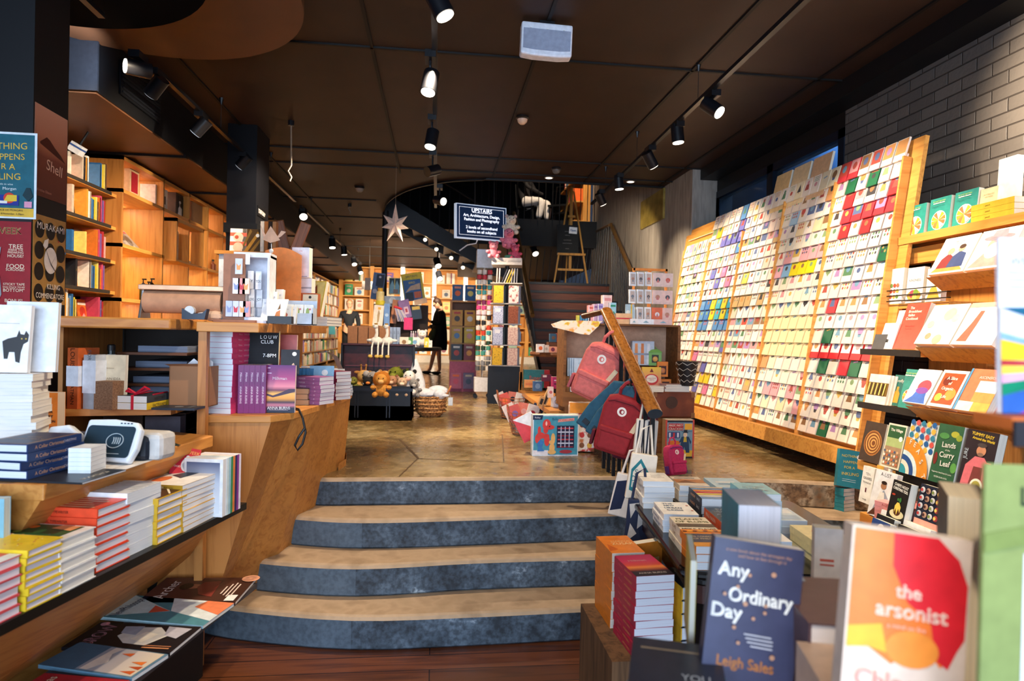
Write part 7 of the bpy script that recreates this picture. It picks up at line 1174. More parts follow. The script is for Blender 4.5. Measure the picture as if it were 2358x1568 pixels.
# low bench with toys
LZ=.97; P0=aZ(1266,946,LZ); g=thing('low_bench','low wooden bench of small toys and gift boxes','bench',Tr(P0.x,P0.y,.68)); MB().prism([(0,0),(.35,0),(.35,2.0),(.0,2.0)],LZ-.68-.04,LZ-.68-.0005,OAK).build('bench_top',g); [MB().box(x,x+.05,y,y+.05,0,LZ-.72,WALNZ).build('leg',g) for x in (.02,.28) for y in (.1,1.85)]
for (px0,px1,pt,pb,Y,c,lab,art,t,nm,cat) in [(1204,1262,851,892,7.3,'2a7a80','teal boxed game with red script lettering on the low bench',[('t','Rupert',.45,.55,.25,'c8442a',.5),('r',.78,.0,1,1,'b02430')],.1,'boxed_game','box'),(1206,1228,874,892,7.0,'d8985a','tan card box on the low bench',[('r',.1,.3,.9,.6,'c8784a')],.06,'boxed_gift','box'),(1226,1246,877,900,6.7,'3a6494','blue boxed toy on the low bench',[('c',.5,.5,.3,'6a90b8')],.06,'boxed_gift','box'),(1246,1268,862,878,7.0,'6a2a4a','small dark pink box on the low bench',[('r',.1,.6,.5,.9,'e8d8d8')],.05,'boxed_gift','box'),(1268,1296,867,894,5.75,'b82a6a','magenta toy box with white figures on the low bench',[('r',.44,.15,.56,.8,'e0c8d8'),('c',.2,.7,.1,'f0d8e4',.05),('c',.2,.4,.1,'4a1a3a',.05),('c',.8,.7,.1,'f0d8e4',.05),('c',.8,.4,.1,'f0d8e4',.05)],.1,'boxed_gift','box'),(1260,1272,890,915,5.6,'e8d0c8','pale pink small box on the low bench',[('c',.5,.5,.3,'c86a6a')],.05,'boxed_gift','box'),(1284,1296,840,866,5.78,'3a8a88','teal narrow box standing on the magenta toy box',[('r',.4,.1,.9,.9,'e0d8cc')],.05,'boxed_gift','box')]:
    onk(px0,px1,pt,pb,Y,c,lab,art,t,2,0,nm,cat)
q=thing('enamel_mug','white enamel mug with a round printed badge on the low bench','mug',Tr(aY(1284,918,5.55).x,5.6,LZ)); MB().lathe([(.045,0),(.05,.005),(.05,.09),(.047,.09),(.046,.01)],K('dcdfe4',.25),n=20).build('body',q,smooth=True); MB().tube([(.048,0,.075),(.08,0,.07),(.08,0,.03),(.048,0,.02)],.006,K('b8b434',.4)).build('handle',q); mb=MB(); mb.disc(0,.05,.052,.024,.024,K('4a5058'),T=Rx(90)); mb.disc(0,.05,.0525,.019,.019,K('dcdfe4'),T=Rx(90)); mb.build('badge',q)
for i,(px,pt,pb,Y,ry,c) in enumerate([(1250,872,912,5.7,24,'d8b07a'),(1243,890,912,5.65,18,'c89a62')]): q=thing('wooden_toy','wooden toy stick leaning on the low bench, %s one'%['taller','shorter'][i],'toy',Tr(aY(px,pb,Y).x,Y,LZ)@Ry(ry)); MB().box(-.022,.022,-.02,.02,0,.15-.06*i,wood('wtoy%d'%i,c,'a87c4a','z')).build('block',q); MB().box(-.012,.012,-.0215,-.02,.02,.13-.06*i,K('2a201a')).build('slot',q)
# upper round gift table
g=thing('gift_table','round dark pedestal table with small gift boxes behind the crate','table',Tr(1.22,6.3,.68)); uz=aY(1265,812,6.1).z; MB().lathe([(.3,uz-.72),(.31,uz-.7),(.3,uz-.6805)],WALN,n=28).build('table_top',g); MB().lathe([(.16,0),(.14,.03),(.04,.1),(.05,.3),(.035,.5),(.06,uz-.72)],BLK,n=16).build('pedestal',g,smooth=True)
for i,(px0,px1,pt,pb,c) in enumerate([(1234,1252,787,806,'efe6dc'),(1250,1262,789,806,'d8c8b8'),(1264,1280,773,792,'2a5a78'),(1279,1293,772,792,'b84a3a'),(1292,1302,765,790,'d8742a'),(1262,1280,794,808,'e8a080'),(1280,1302,795,808,'c8b0a0')]): onk(px0,px1,pt,pb,6.12 if pb>800 else 6.25,c,'%s small gift box on the round gift table'%['white','beige','dark blue','brick red','orange','salmon','taupe'][i],[('c',.5,.5,.25,PAL[(i*5)%30])],.05,2,0,'boxed_gift','box',z=uz+.0005 if pb>800 else uz+.1)
MB().box(0,.3,0,.12,0,.099,WALN).build('gift_riser',None,Tr(1.08,6.22,uz+.0005)); tag(bpy.data.objects['gift_riser'],'wooden riser on the round gift table','riser')
# wire baskets on the floor
for i,(px,py,s) in enumerate([(1184,968,1.0),(1212,1008,.9)]):
    p=aZ(px,py,.68); q=thing('wire_basket','copper wire basket of small toys on the floor, %s one'%['farther','nearer'][i],'basket',Tr(p.x+.0,p.y+.2,.68)@Matrix.Scale(s,4)); CP=K('b0643c',.4,.3); mb=MB()
    for k in range(7): z=.02+.035*k; r_=.12+.05*k/6; mb.tube([(r_*math.cos(2*PI*t/20),r_*1.2*math.sin(2*PI*t/20),z) for t in range(20)],.004,CP,closed=True,n=4)
    for t in range(20): a=2*PI*t/20; mb.tube([(.12*math.cos(a),.144*math.sin(a),.02),(.17*math.cos(a),.204*math.sin(a),.235)],.003,CP,n=4)
    mb.build('wire_body',q); MB().lathe([(.0,.02),(.11,.03),(.13,.12),(.11,.14)],speck('basket_fill%d'%i,[(.3,'7a3a34'),(.45,'c8b8b0'),(.55,'3a4a5a'),(.7,'e0d4cc')],scale=18,detail=2),n=14).build('lining',q); MB().tube([(-.16,-.06,.23),(-.17,-.06,.3),(-.17,.06,.3),(-.16,.06,.23)],.006,CP).build('handle',q)
    for k,(x,y,c,ry) in enumerate([(-.06,-.06,'c84a3a',-20),(.05,-.05,'e0d8d4',16),(.0,.08,'d87a6a',8),(-.08,.08,'d8c8c0',-26),(.08,.06,'2a3a5a',30)]): book(.11,.16,.02,c,'%s packet sticking out of the %s wire basket'%(['red','white','salmon','beige','navy'][k],['farther','nearer'][i]),Tr(p.x+x,p.y+.2+y,.80)@faceout(Ry(ry),12),'packets in the wire baskets',[('c',.5,.5,.25,PAL[(k*7+i)%30])],name='toy_packet',cat='packet')
book(.14,.2,.02,'e4e6ea','white card with small dark shapes behind the blue cracker box',faceout(Tr(aY(1243,960,5.15).x,5.15,.76)@Ry(3),5),None,[('c',.3+.2*(i%3),.35+.2*(i//3),.06,'22262c') for i in range(9)],name='card_pack',cat='card pack'); book(.16,.2,.02,'d8404a','red and white box corner rising behind the blue cracker box',faceout(Tr(aY(1228,970,5.08).x,5.07,.78)@Ry(-28),2),None,[('p',[(0,1),(1,1),(1,.2)],'eef0f4')],name='boxed_gift',cat='box')
for i,(px,rz) in enumerate([(1194,4),(1201,-2)]): q=thing('display_ladder','yellow wooden slat ladder leaning by the revolving rack, %s one'%['left','right'][i],'ladder',Tr(aY(px,915,8.2).x,8.2,.678)@Ry(rz)); MB().box(-.015,.015,0,.03,0,.75-.3*i,PINEZ).build('slat',q)
# on top of the crate
tz=kz1+.0155
for i,(px0,px1,pt,pb,c,cc,lab) in enumerate([(1351,1362,686,727,'e8a0a0','d05a4a','pink narrow box'),(1362,1374,684,728,'c8a0b8','8a5a8a','mauve narrow box'),(1372,1384,684,729,'a894c8','7a6ab0','lilac narrow box'),(1383,1404,657,722,'eec8c0','d88a8a','tall pink floral box'),(1398,1414,682,730,'9ac8d8','2a8a6a','light blue box with a green lid'),(1384,1394,702,729,'d8687a','a83a4a','small red box')]):
    onk(px0,px1,pt,pb,KY+.1+.02*(i%2),c,lab+' on top of the gift crate',[('r',.0,.0,.16,1,'f4e8e8'),('c',.55,.5,.25,cc),('r',.2,.8,.9,.9,cc)],.06,0,0,'boxed_gift','box',z=tz)
for i in range(5): onk(1326+6*i,1333+6*i,719,733,KY+.08,['c8c04a','4a8ab0','3a7aa8','6aa0c0','2a6a94'][i],'tiny blue box on top of the crate at the left, %s from the left'%NTH[i],None,.04,0,0,'boxed_gift','box','tiny boxes on the crate',z=tz+.012)
MB().box(0,.19,0,.1,0,.0115,K('b84a3a')).build('flat_box',None,Tr(kx(1323),KY+.06,tz)); tag(bpy.data.objects['flat_box'],'flat red box under the tiny blue boxes on the crate','box')
onk(1412,1448,704,728,KY+.08,'e8b888','peach gift box with a red ribbon band on the crate',[('r',.0,.45,1,.58,'c8343a')],.08,0,0,'boxed_gift','box',z=tz); onk(1440,1460,700,746,KY+.05,'a8c0cc','light blue card leaning on the crate top',[('r',.6,.0,.75,1,'e8b83a'),('c',.3,.6,.2,'d8dcd8')],.02,12,-10,'greeting_card','card',z=tz)
for i,(px0,px1,c) in enumerate([(1446,1464,'f0ecea'),(1464,1500,'eef0f4'),(1500,1542,'e8c4bc')]): onk(px0,px1,735,747,KY+.03,c,'%s flat card box on the crate top'%['small white','wide white','wide pink'][i],[('p',[(.3,.3),(.7,.3),(.5,.7)],'8ab0c0')],.06,0,0,'card_box','box',z=tz)
wp=thing('wrapping_paper','cream wrapping sheet with orange and yellow leaf print draped over the crate edge','wrapping paper',Tr(ka.x,KY,tz)); WPM=speck('leaf_wrap',[(.35,'e8a04a'),(.42,'f4e4d0'),(.56,'f4e6d4'),(.62,'e8c83a'),(.7,'d8885a')],scale=14,detail=2,rough=.5); mb=MB(); vs=[]
pts=[[(-.13,-.05,-.02),(-.04,-.04,.012),(.1,-.04,.014),(.3,-.04,.014)],[(-.12,-.09,-.045),(-.02,-.08,-.03),(.1,-.07,.01),(.29,-.06,.012)],[(-.05,-.1,-.06),(.02,-.11,-.075),(.13,-.1,-.05),(.27,-.07,.0)],[(.04,-.11,-.08),(.1,-.115,-.095),(.17,-.11,-.1),(.25,-.08,-.03)]]
for r_ in pts: vs+=r_
mb.add([(x,y+.05,z+.004) for x,y,z in vs],[(j*4+i,j*4+i+1,(j+1)*4+i+1,(j+1)*4+i) for j in range(3) for i in range(3)],WPM); mb.build('sheet',wp,smooth=True)
# card spinner on the crate
spx=aY(1495,748,KY+.15); q=thing('card_spinner','small orange-framed spinner of square greeting cards on top of the gift crate','card spinner',Tr(spx.x,KY+.17,tz)); SO=K('e08a3c',.5); hS=aY(1495,618,KY+.15).z-tz
MB().cyl((0,0,0),(0,0,hS-.02),.015,SO).build('pole',q); MB().box(-.15,.15,-.02,.0,hS-.02,hS,SO).build('top_frame',q); [MB().box(x-.008,x+.008,-.02,.0,.0,hS,SO).build('frame_side',q) for x in (-.14,.14)]
for r_ in range(3):
    z=.03+r_*(hS-.04)/3; 
    for s_ in range(2):
        for j in range(3 if s_==0 else 2):
            x0=-.195+.063*j if s_==0 else .012+.09*j; w_=.06 if s_==0 else .085
            c='eef2f6' if s_==0 else (['e8c0b0','e8c4b8','e6c8bc'][r_] if not (r_==0 and j==0) else 'e0642e')
            k=book(w_,.115,.014,c,'square card on the spinner, %s tier, %s side, %s from the left'%(['bottom','middle','top'][r_],['left','right'][s_],NTH[j]),faceout(Tr(spx.x,KY+.17,tz+z)@Tr(x0+w_/2,-.05+(.0 if s_==0 else .012*j)-(.03*j/2 if s_==0 else 0),0)@Rz(14 if s_==0 else -8),3),'cards on the crate spinner',[('r',.15,.12,.85,.88,'c8b8b0' if s_==0 else c),('c',.5,.5,.22,['d8604a','6a7a8a','c88a6a','4a4a50'][(r_+j+s_)%4] if not(r_==0 and j==0 and s_==1) else 'f4e8e0'),('p',[(.35,.3),(.65,.3),(.5,.6)],['8a8a90','c8746a'][s_])],name='square_card',cat='card')
# ================================================================ COOKBOOK BAY on the right wall
BX=2.55
cb_=thing('cookbook_shelves','tall pine wall shelving of face-out cookbooks at the right','shelving',Tr(3.15,3.0,0)); 
def lc(x,y): return (x-3.15,y-3.0)
MB().box(.12,.15,-.9,1.0,.9,2.27,wood('bay_back',"d8964a","b06e30",'z',1,.5)).build('back_panel',cb_)
def cshelf(px0,py0,px1,py1,X,dep,t,name='shelf',m=PINE,edge=None):
    a=aX(px0,py0,X); b=aX(px1,py1,X); z=(a.z+b.z)/2; MB().box(X-3.15,X+dep-3.15,b.y-3.0,a.y-3.0,z-t,z,m).build(name,cb_)
    if edge: MB().box(X-.004-3.15,X-3.15,b.y-3.0,a.y-3.0,z-t,z+.006,edge).build('edge_strip',cb_)
    return z
DKE=K('3a3430',.4)
zt1=cshelf(2066,545,2420,478,3.0,.28,.05)
for (a,b) in (((2064,575),(2420,520)),): cshelf(*a,*b,3.06,.06,.1,'rail')
def cook(px0,px1,pyb0,pyb1,pt,X,c,label,art=None,lean=10,t=.025,z=None,ty=None,group=None,dx=0,**k):
    """face-out book on the wall bay: far base corner, near base corner, top row at the far side"""
    a=aX(px0,pyb0,X); b=aX(px1,pyb1,X); w=max(.05,a.y-b.y); zz=(a.z+b.z)/2 if z is None else z; h=k.pop('h',None) or (aX(px0,pt,X).z-a.z)/math.cos(math.radians(lean))
    return book(round(w,3),round(h,3),t,c,label,Tr(X+dx,(a.y+b.y)/2,zz+.0008)@Rz(-90+k.pop('yaw',0))@Rx(90-lean),group,art,name=k.pop('name','cookbook'),**k)
CITR=[('c',.5,.3,.36,'f4efe4')]+[('w',.5,.3,.32,['e8863c','e8c83a','f0e6d0','e87a4a','d8c83a','e8a03a'][i%6],i*PI/5+.06,(i+1)*PI/5-.06) for i in range(10)]+[('t',"the cook's apprentice",.46,.9,.04,'d8e84a',.85),('t','stephanie alexander',.46,.84,.04,'f4f4f0',.85,0,.001),('t','Tips, Techniques and Recipes',.42,.76,.028,'1c4a4a',.7),('t','for New Foodies',.3,.72,.028,'1c4a4a',.45)]
for i,(p0,p1,b0,b1,tp) in enumerate([(2093,2138,535,527,468),(2147,2195,527,517,454),(2204,2258,514,503,437)]):
    cook(p0,p1,b0,b1,tp,3.06,'2f9a8e','teal book with an orange slice cover on the top shelf, %s from the left'%NTH[i],CITR,6,.035,zt1,group='teal orange-slice books on the top shelf')
cook(2262,2302,505,497,432,3.06,'ecdcb0','cream book of vintages on the top shelf beside the teal books',[('t','AUSTRALIAN',.5,.8,.045,'c8a04a',.8),('t','VINTAGES',.5,.72,.045,'c8a04a',.7)],6,.03,zt1)
cook(2306,2350,496,488,360,3.1,'f0ead8','tall cream book at the right end of the top shelf',None,3,.04,zt1)
for i in range(3): 
    p=aX(2320,492,3.03); book(.2,.28,.032,'d8b43a','yellow-edged flat book at the right of the top shelf, %s of three'%ORD[2-i],Tr(3.12,p.y-.05,zt1+.0006+.033*i)@Rz(0),'yellow-edged flat books on the top shelf',page='ece4d4',spine=[('pencil',.4,.3,'4a3a1a')],spinec='d8b43a')
# bay rows: (dark-edged far shelf, projecting near shelf)
zr=cshelf(2040,705,2185,690,2.95,.25,.03,'wire_shelf'); mb=MB()
a=aX(2042,690,2.93); b=aX(2182,672,2.93)
for k in range(3): mb.tube([(2.95-3.15,a.y-3,zr+.02+.035*k),(2.93-3.15,a.y-3,zr+.02+.035*k),(2.93-3.15,b.y-3,zr+.02+.035*k),(2.95-3.15,b.y-3,zr+.02+.035*k)],.0035,K('1c1612',.4),n=5)
mb.build('wire_guard',cb_)
cook(2052,2088,688,685,608,2.99,'eef0f4','white cookbook with small food photos behind the wire guard',[('c',.3+.2*(i%3),.2+.16*(i//3),.09,['c86a4a','d8a84a','6a8a4a','b84a3a'][i%4]) for i in range(9)]+[('t','ella',.4,.85,.05,'c8c8c8',.3)],5,.04,zr)
cook(2096,2134,682,678,602,2.99,'f2f2f4','white cookbook about kindness behind the wire guard',[('c',.5,.2,.42,'d8a84a',.26),('c',.4,.25,.18,'c84a5a'),('c',.6,.28,.16,'7a9a3a'),('c',.55,.16,.14,'e8c86a'),('t','COOKING WITH',.5,.76,.045,'b8bcc4',.8),('t','KINDNESS',.5,.64,.07,'4a5058',.85)],5,.035,zr)
cook(2142,2178,676,672,600,2.99,'f2f0ee','white book at the right of the wire guard shelf',[('p',[(.1,.1),(.9,.1),(.6,.5),(.3,.4)],'d8b04a')],5,.035,zr)
def proj(px0,py0,px1,py1,X,t=.045,dep=.3):
    """projecting sloped display ledge"""
    a=aX(px0,py0,X); b=aX(px1,py1,X); z=(a.z+b.z)/2; T=Matrix(((1,0,0,0),(0,1,0,0),(0,0,1,0),(0,0,0,1)))
    mb=MB(); mb.prism([(X-3.15,z),(X+.12-3.15,z-.01),(X+.5-3.15,z+.1),(X+.5-3.15,z+.04),(X+.1-3.15,z-t*1.6)],b.y-3.0,a.y-3.0,wood('proj%d'%int(py0),"d8903e","b0682a",'z',1,.45),T=Matrix(((1,0,0,0),(0,0,1,0),(0,1,0,0),(0,0,0,1)))); mb.build('sloped_ledge',cb_); return z
zq=proj(2132,643,2330,612,2.72)
cook(2146,2226,632,620,548,2.76,'f4f4f6','white cookbook with two people cooking on the upper sloped ledge',[('p',[(.05,.05),(.95,.05),(.8,.2),(.2,.2)],'d89a4a'),('p',[(.15,.15),(.5,.15),(.5,.45),(.35,.55),(.2,.4)],'8a2a2a'),('p',[(.45,.15),(.9,.15),(.85,.5),(.65,.58),(.5,.45)],'3a4a7a'),('c',.38,.6,.09,'d8a888'),('c',.66,.65,.09,'d8a888'),('c',.66,.7,.09,'4a3020',.06),('t','BRITISH',.5,.86,.05,'5a5a6a',.6),('t','HEROES',.5,.8,.04,'5a5a6a',.5)],28,.03,zq)
cook(2230,2322,619,604,528,2.76,'f4f2f2','white book with a faded portrait of a bearded person in a hat',[('p',[(.05,.05),(.95,.05),(.85,.45),(.6,.5),(.35,.45)],'b89a90'),('c',.52,.6,.2,'d0a090',.22),('c',.52,.45,.2,'f0ecea',.2),('c',.52,.78,.38,'9a8a92',.07),('p',[(.32,.79),(.36,.96),(.66,.97),(.72,.79)],'a0909a')],28,.03,zq)
zq=cshelf(1982,803,2120,812,2.62,.5,.03,'shelf',PINE,DKE)
cook(2008,2036,797,798,762,2.68,'3e3e44','dark grey card standing at the left of the middle shelf',None,16,.006,zq,name='card',cat='card')
cook(2028,2062,797,799,738,2.7,'f2f2f4','white book with a black bottle on the middle shelf',[('p',[(.1,.25),(.6,.25),(.6,.36),(.3,.4),(.1,.36)],'1c1a1c'),('t','N',.5,.85,.04,'c8c8c8',.2)],18,.025,zq)
cook(2054,2074,797,799,708,2.74,'eef0f2','white baking book behind the red cookbook on the middle shelf',[('t','BAK',.6,.3,.08,'c8b89a',.6)],16,.025,zq)
cook(2064,2116,799,802,695,2.71,'d8503e','coral red Italian cookbook with white lettering on the middle shelf',[('t','The',.28,.9,.055,'f6ece4',.24,0,.001),('t','Broadsheet',.45,.82,.055,'f6ece4',.62,0,.001),('t','Italian',.35,.74,.055,'f6ece4',.4,0,.001),('t','Cookbook',.42,.66,.055,'f6ece4',.55,0,.001),('t','Recipes from',.45,.5,.035,'b83a2e',.6),('t','Australia',.42,.44,.035,'b83a2e',.5)],20,.03,zq)
zq=proj(2107,793,2312,812,2.55)
cook(2116,2196,787,795,698,2.59,'f4f2e8','white book with pale yellow flowers on the middle sloped ledge',[('c',.6,.75,.16,'ece2b0'),('c',.8,.65,.1,'f0e8c0'),('c',.3,.2,.08,'e8a080'),('c',.6,.12,.12,'f0d8a0'),('c',.2,.5,.09,'f0e6b8')],30,.035,zq,spinec='8a6a74')
cook(2200,2296,796,806,700,2.59,'f6f4f4','white book with a red bottle illustration on the middle sloped ledge',[('p',[(.1,.08),(.35,.08),(.4,.5),(.42,.8),(.32,.8),(.25,.5)],'d8705a'),('t','SOS',.2,.94,.05,'2a2a2e',.2,0,.001),('r',0,.89,1,1,'e0b8a0'),('t','italian',.9,.6,.05,'9a9aa0',.3,1.4)],30,.035,zq)
zq=cshelf(1976,927,2110,946,2.5,.6,.03,'shelf',PINE,DKE)
for i in range(4): cook(1998+7*i,2044+8*i,924+1.2*i,931+1.2*i,858+2*i,2.53+.012*i,'e8e4e0','white and gold patterned book on the lower shelf, %s from the front'%NTH[i],[('r',.0,.28,1,.72,'7a5a1c')]+[('p',[(.1*j,.3),(.1*j+.06,.3),(.1*j+.1,.7),(.1*j+.04,.7)],['e8cf7a','3a2a10'][j%2]) for j in range(9)] if i==0 else None,12,.02,zq,group='gold patterned books on the lower shelf')
cook(2054,2080,932,936,862,2.56,'1a6a62','dark green book with a yellow bottle behind the teal book',[('p',[(.25,.1),(.75,.1),(.75,.4),(.6,.5),(.6,.62),(.4,.62),(.4,.5),(.25,.4)],'d89a2a'),('t','goodly',.5,.82,.1,'f0ece4',.8)],14,.025,zq)
cook(2078,2112,934,939,846,2.53,'2f9a8e','teal book with an orange slice cover on the lower shelf',CITR,14,.03,zq)
zq=proj(2084,930,2306,972,2.42)
cook(2090,2142,928,938,852,2.46,'f2f4f6','white book with a red and blue head silhouette on the lower sloped ledge',[('m',.04,.0,.98,.62,K('dfe6f2',.4)),('c',.62,.5,.28,'d84a5a',.24),('p',[(.05,.02),(.95,.02),(.85,.2),(.8,.4),(.4,.4),(.3,.2)],'3a6ac8'),('c',.6,.38,.26,'8a4aa8',.12),('t','JOURNEY',.5,.86,.05,'c8ccd4',.6)],28,.035,zq)
cook(2146,2204,938,950,856,2.46,'f2ece6','white bordered book with orange food photo on the lower sloped ledge',[('r',.1,.08,.92,.92,'b8542a'),('c',.35,.7,.16,'7a2a1a'),('c',.7,.35,.2,'d8a04a'),('c',.3,.25,.14,'a8c04a'),('t','A Slice',.5,.78,.08,'f6f0e8',.6,0,.001),('t','of',.5,.64,.08,'f6f0e8',.2,0,.001),('t','Organic',.5,.5,.08,'f6f0e8',.7,0,.001),('t','Life',.5,.28,.08,'f6f0e8',.4,0,.001)],28,.035,zq)
cook(2208,2284,950,964,856,2.46,'e8805a','orange and white striped book on the lower sloped ledge',[('r',.0,.0,.5,.22,'f0e8dc'),('r',.5,.0,1,.22,'e8b85a'),('r',.4,.22,1,.45,'e8a05a'),('r',.4,.45,1,.72,'cfe0ec'),('t','ASCENSION',.6,.8,.06,'f6e8e0',.7),('r',-.02,0,.04,1,'5a9ac8')],28,.035,zq)
# row of leaning cookbooks with a black-edged ledge
LX=2.4; zl=cshelf(2064,1082,2320,1166,LX,.5,.05,'ledge',PINE,K('101010',.4)); pz=aX(1990,1053,LX).z
a=aX(1975,1050,LX); b=aX(2064,1080,LX); MB().box(LX+.0-3.15,LX+.5-3.15,b.y-3.0,a.y-3.0,zl-.05,zl,PINE).build('ledge',cb_)
cook(1991,2038,1055,1070,966,LX+.03,'4a3a30','cookbook with a golden spiral pastry on its cover, leftmost on the black-edged ledge',[('c',.52,.48,.42,'b8763a')]+[('c',.52+.01*i,.48,.38-.05*i,['7a4420','d8a05a'][i%2]) for i in range(7)],12,.04,zl)
cook(2042,2084,1071,1083,972,LX+.03,'e8dcc8','cookbook with a market crowd on its cover, second on the black-edged ledge',[('r',.06,.68,.94,.96,'2a5a34'),('r',.06,.48,.94,.68,'a8b87a'),('r',.06,.04,.94,.48,'a8886a'),('t','The Village',.5,.86,.06,'f4efe4',.8,0,.001),('c',.8,.68,.1,'f4f4f0')]+[('c',.15+.14*(i%6),.1+.09*(i//6),.05,['e8e0d8','c86a4a','4a5a7a','d8b088'][i%4]) for i in range(24)],12,.04,zl)
cook(2088,2152,1087,1110,968,LX+.02,'4a88b0','blue mosaic patterned cookbook lettered FEAST on the black-edged ledge',[('r',0,0,1,1,'d8e4ec')]+[('c',.12+.19*(i%5),.5+.12*(i//5),.075,['1f5a9a','c8504a','2a7a9a','e8b04a'][i%4]) for i in range(25)]+[('w',.0,.0,.98,'d88a2a',0,PI/2),('w',.0,.0,.62,'cfe0e4',0,PI/2),('w',.0,.0,.5,'1f4a8a',0,PI/2),('w',.0,.0,.36,'e8d8c8',0,PI/2),('w',.0,.0,.24,'2a8a9a',0,PI/2)]+[('t',ch,.2+.17*i,.6-.035*i*i-.0*i,.09,'f4efe0',.14,-.25*i,.0012) for i,ch in enumerate('FEAST')],12,.035,zl)
cook(2155,2212,1112,1128,980,LX+.02,'2c5a3e','dark green cookbook of curry leaf on the black-edged ledge',[('c',.7,.85,.16,'a8a83a',.1),('c',.88,.8,.12,'8a9a34',.1),('c',.12,.4,.08,'7a2a24',.2),('c',.3,.8,.2,'4a8a4a',.1),('c',.9,.3,.12,'5a9a4a',.16),('t','Lands',.55,.66,.09,'f4f2ea',.6,.05,.001),('t','of the',.55,.57,.03,'f4f2ea',.2),('t','Curry',.55,.49,.09,'f4f2ea',.6,.05,.001),('t','Leaf',.55,.34,.09,'f4f2ea',.5,.05,.001),('t','Vegetarian food from Sri Lanka',.5,.18,.025,'e8e8e0',.8),('t','PETER KURUVITA',.5,.1,.025,'e8e8e0',.6)],12,.045,zl)
cook(2218,2290,1132,1150,994,LX+.02,'2a2028','dark cookbook with a smiling chef in a pink shirt on the black-edged ledge',[('t','YUMMY EASY',.5,.93,.05,'e8c83a',.8,-.08,.001),('t','Around the World',.55,.86,.04,'e8c83a',.7,-.08,.001),('p',[(.1,.1),(.95,.1),(.9,.45),(.7,.58),(.4,.58),(.15,.42)],'d8707a'),('p',[(.35,.1),(.75,.1),(.7,.42),(.42,.42)],'7a3a38'),('c',.56,.68,.15,'c88a68',.14),('c',.56,.77,.15,'4a4040',.06),('c',.56,.62,.1,'8a6a5a',.05),('c',.62,.12,.2,'f0ead8'),('c',.62,.12,.14,'a8a04a'),('t','JURE',.1,.6,.07,'b8c8d8',.3,1.57),('r',.78,.5,.95,.52,'e8485a'),('r',.78,.46,.95,.48,'e8485a')],12,.04,zl)
# second leaning row
LX2=2.28; zl2=cshelf(2046,1208,2300,1310,LX2,.5,.045,'ledge',PINE,K('101010',.4)); a=aX(1980,1190,LX2); b=aX(2046,1208,LX2); MB().box(LX2-3.15,LX2+.4-3.15,b.y-3.0,a.y-3.0,zl2-.05,zl2,PINE).build('ledge',cb_)
cook(1988,2014,1158,1166,1076,LX2+.06,'f0eee8','white book of grapes and wine on the lower ledge',[('t','TEN',.5,.8,.07,'3a3438',.6),('t','GRAPES',.5,.68,.07,'3a3438',.85),('t','TO KNOW',.5,.56,.05,'3a3438',.7),('r',.45,.3,.55,.42,'5a1a2a'),('t','WINES',.5,.1,.04,'3a3438',.6)],8,.03,zl2+.04)
for i in range(4): cook(2014+5*i,2030+5*i,1166,1170,1078,LX2+.1,['d8a84a','f2ece4','b8342e','f0e6da'][i],'book edge in the white rack behind the grape book, %s from the left'%NTH[i],[('r',.1,.1+.2*j,.9,.2+.2*j,['c83a3a','e8b84a','8a2a3a','d86a4a'][j]) for j in range(4)] if i==0 else None,8,.02,zl2+.04,group='books behind the grape book')
cook(2008,2056,1182,1200,1078,LX2+.03,'e8eaf0','white cookbook with a person in an apron, lettered A-LIST, on the lower ledge',[('t','A-LIST',.5,.92,.08,'2a2a30',.8),('p',[(.15,.05),(.95,.05),(.8,.45),(.55,.6),(.35,.45)],'9aa4b8'),('p',[(.0,.0),(.4,.05),(.3,.2)],'5a3424'),('c',.5,.68,.13,'a87858',.11),('c',.5,.75,.13,'2a1a14',.06),('p',[(.3,.3),(.7,.3),(.6,.55),(.4,.55)],'e8e4e0')],12,.03,zl2)
cook(2052,2092,1204,1222,1096,LX2-.03,'1c1a1a','black cookbook with an iced pudding cover, propped on the lower ledge',[('t','CHEFS HOST',.5,.9,.055,'f2f0ea',.8,-.1,.001),('t','CHRISTMAS TOO.',.5,.82,.055,'f2f0ea',.85,-.1,.001),('c',.55,.32,.4,'d8cfa8',.18),('c',.55,.38,.2,'4a2818',.18),('p',[(.38,.48),(.4,.34),(.46,.44),(.54,.3),(.6,.44),(.7,.36),(.72,.48),(.6,.56),(.48,.56)],'e8c85a'),('c',.62,.62,.06,'3a7a3a',.1),('c',.5,.62,.05,'3a7a3a',.06),('c',.2,.7,.1,'b8402a',.04),('t','Darren',.2,.14,.04,'f2f0ea',.3,-.6),('t','Purchese',.22,.08,.04,'f2f0ea',.34,-.3),('r',.6,.08,.9,.09,'d8d8d8'),('r',.6,.12,.85,.13,'d8d8d8')],12,.04,zl2)
cook(2112,2170,1222,1248,1104,LX2+.0,'1c2438','dark blue cookbook with many plates and a pink title strip on the lower ledge',[('r',0,0,1,.34,'e8a090'),('t','eat·bake',.5,.17,.13,'8a1f2e',.9,0,.001)]+[('c',.15+.22*(i%4),.44+.15*(i//4),.09,['d8dce4','c8a08a','e0e0e4','b84a4a'][i%4]) for i in range(16)]+[('c',.15+.22*(i%4),.44+.15*(i//4),.05,['b83a3a','e8c86a','7a8a4a','4a2a2a'][(i*3)%4]) for i in range(16)],12,.035,zl2)
q=aX(1995,1228,2.2)
for i in range(6): p=aX(2048,1232,2.24); book(.2,.26,.024,'e89a9a','pink-spined paperback below the lower ledge, %s in its pile'%ORD[5-i],Tr(2.36,p.y,p.z+.0246*i)@Rz(14)@Tr(0,-.13,0),'pink-spined paperbacks in a pile',page='d8d4da',spine=[('A-LIST',.25,.5,'a83a3a'),('CLARK',.7,.3,'a83a3a')],spinec='e89a9a')
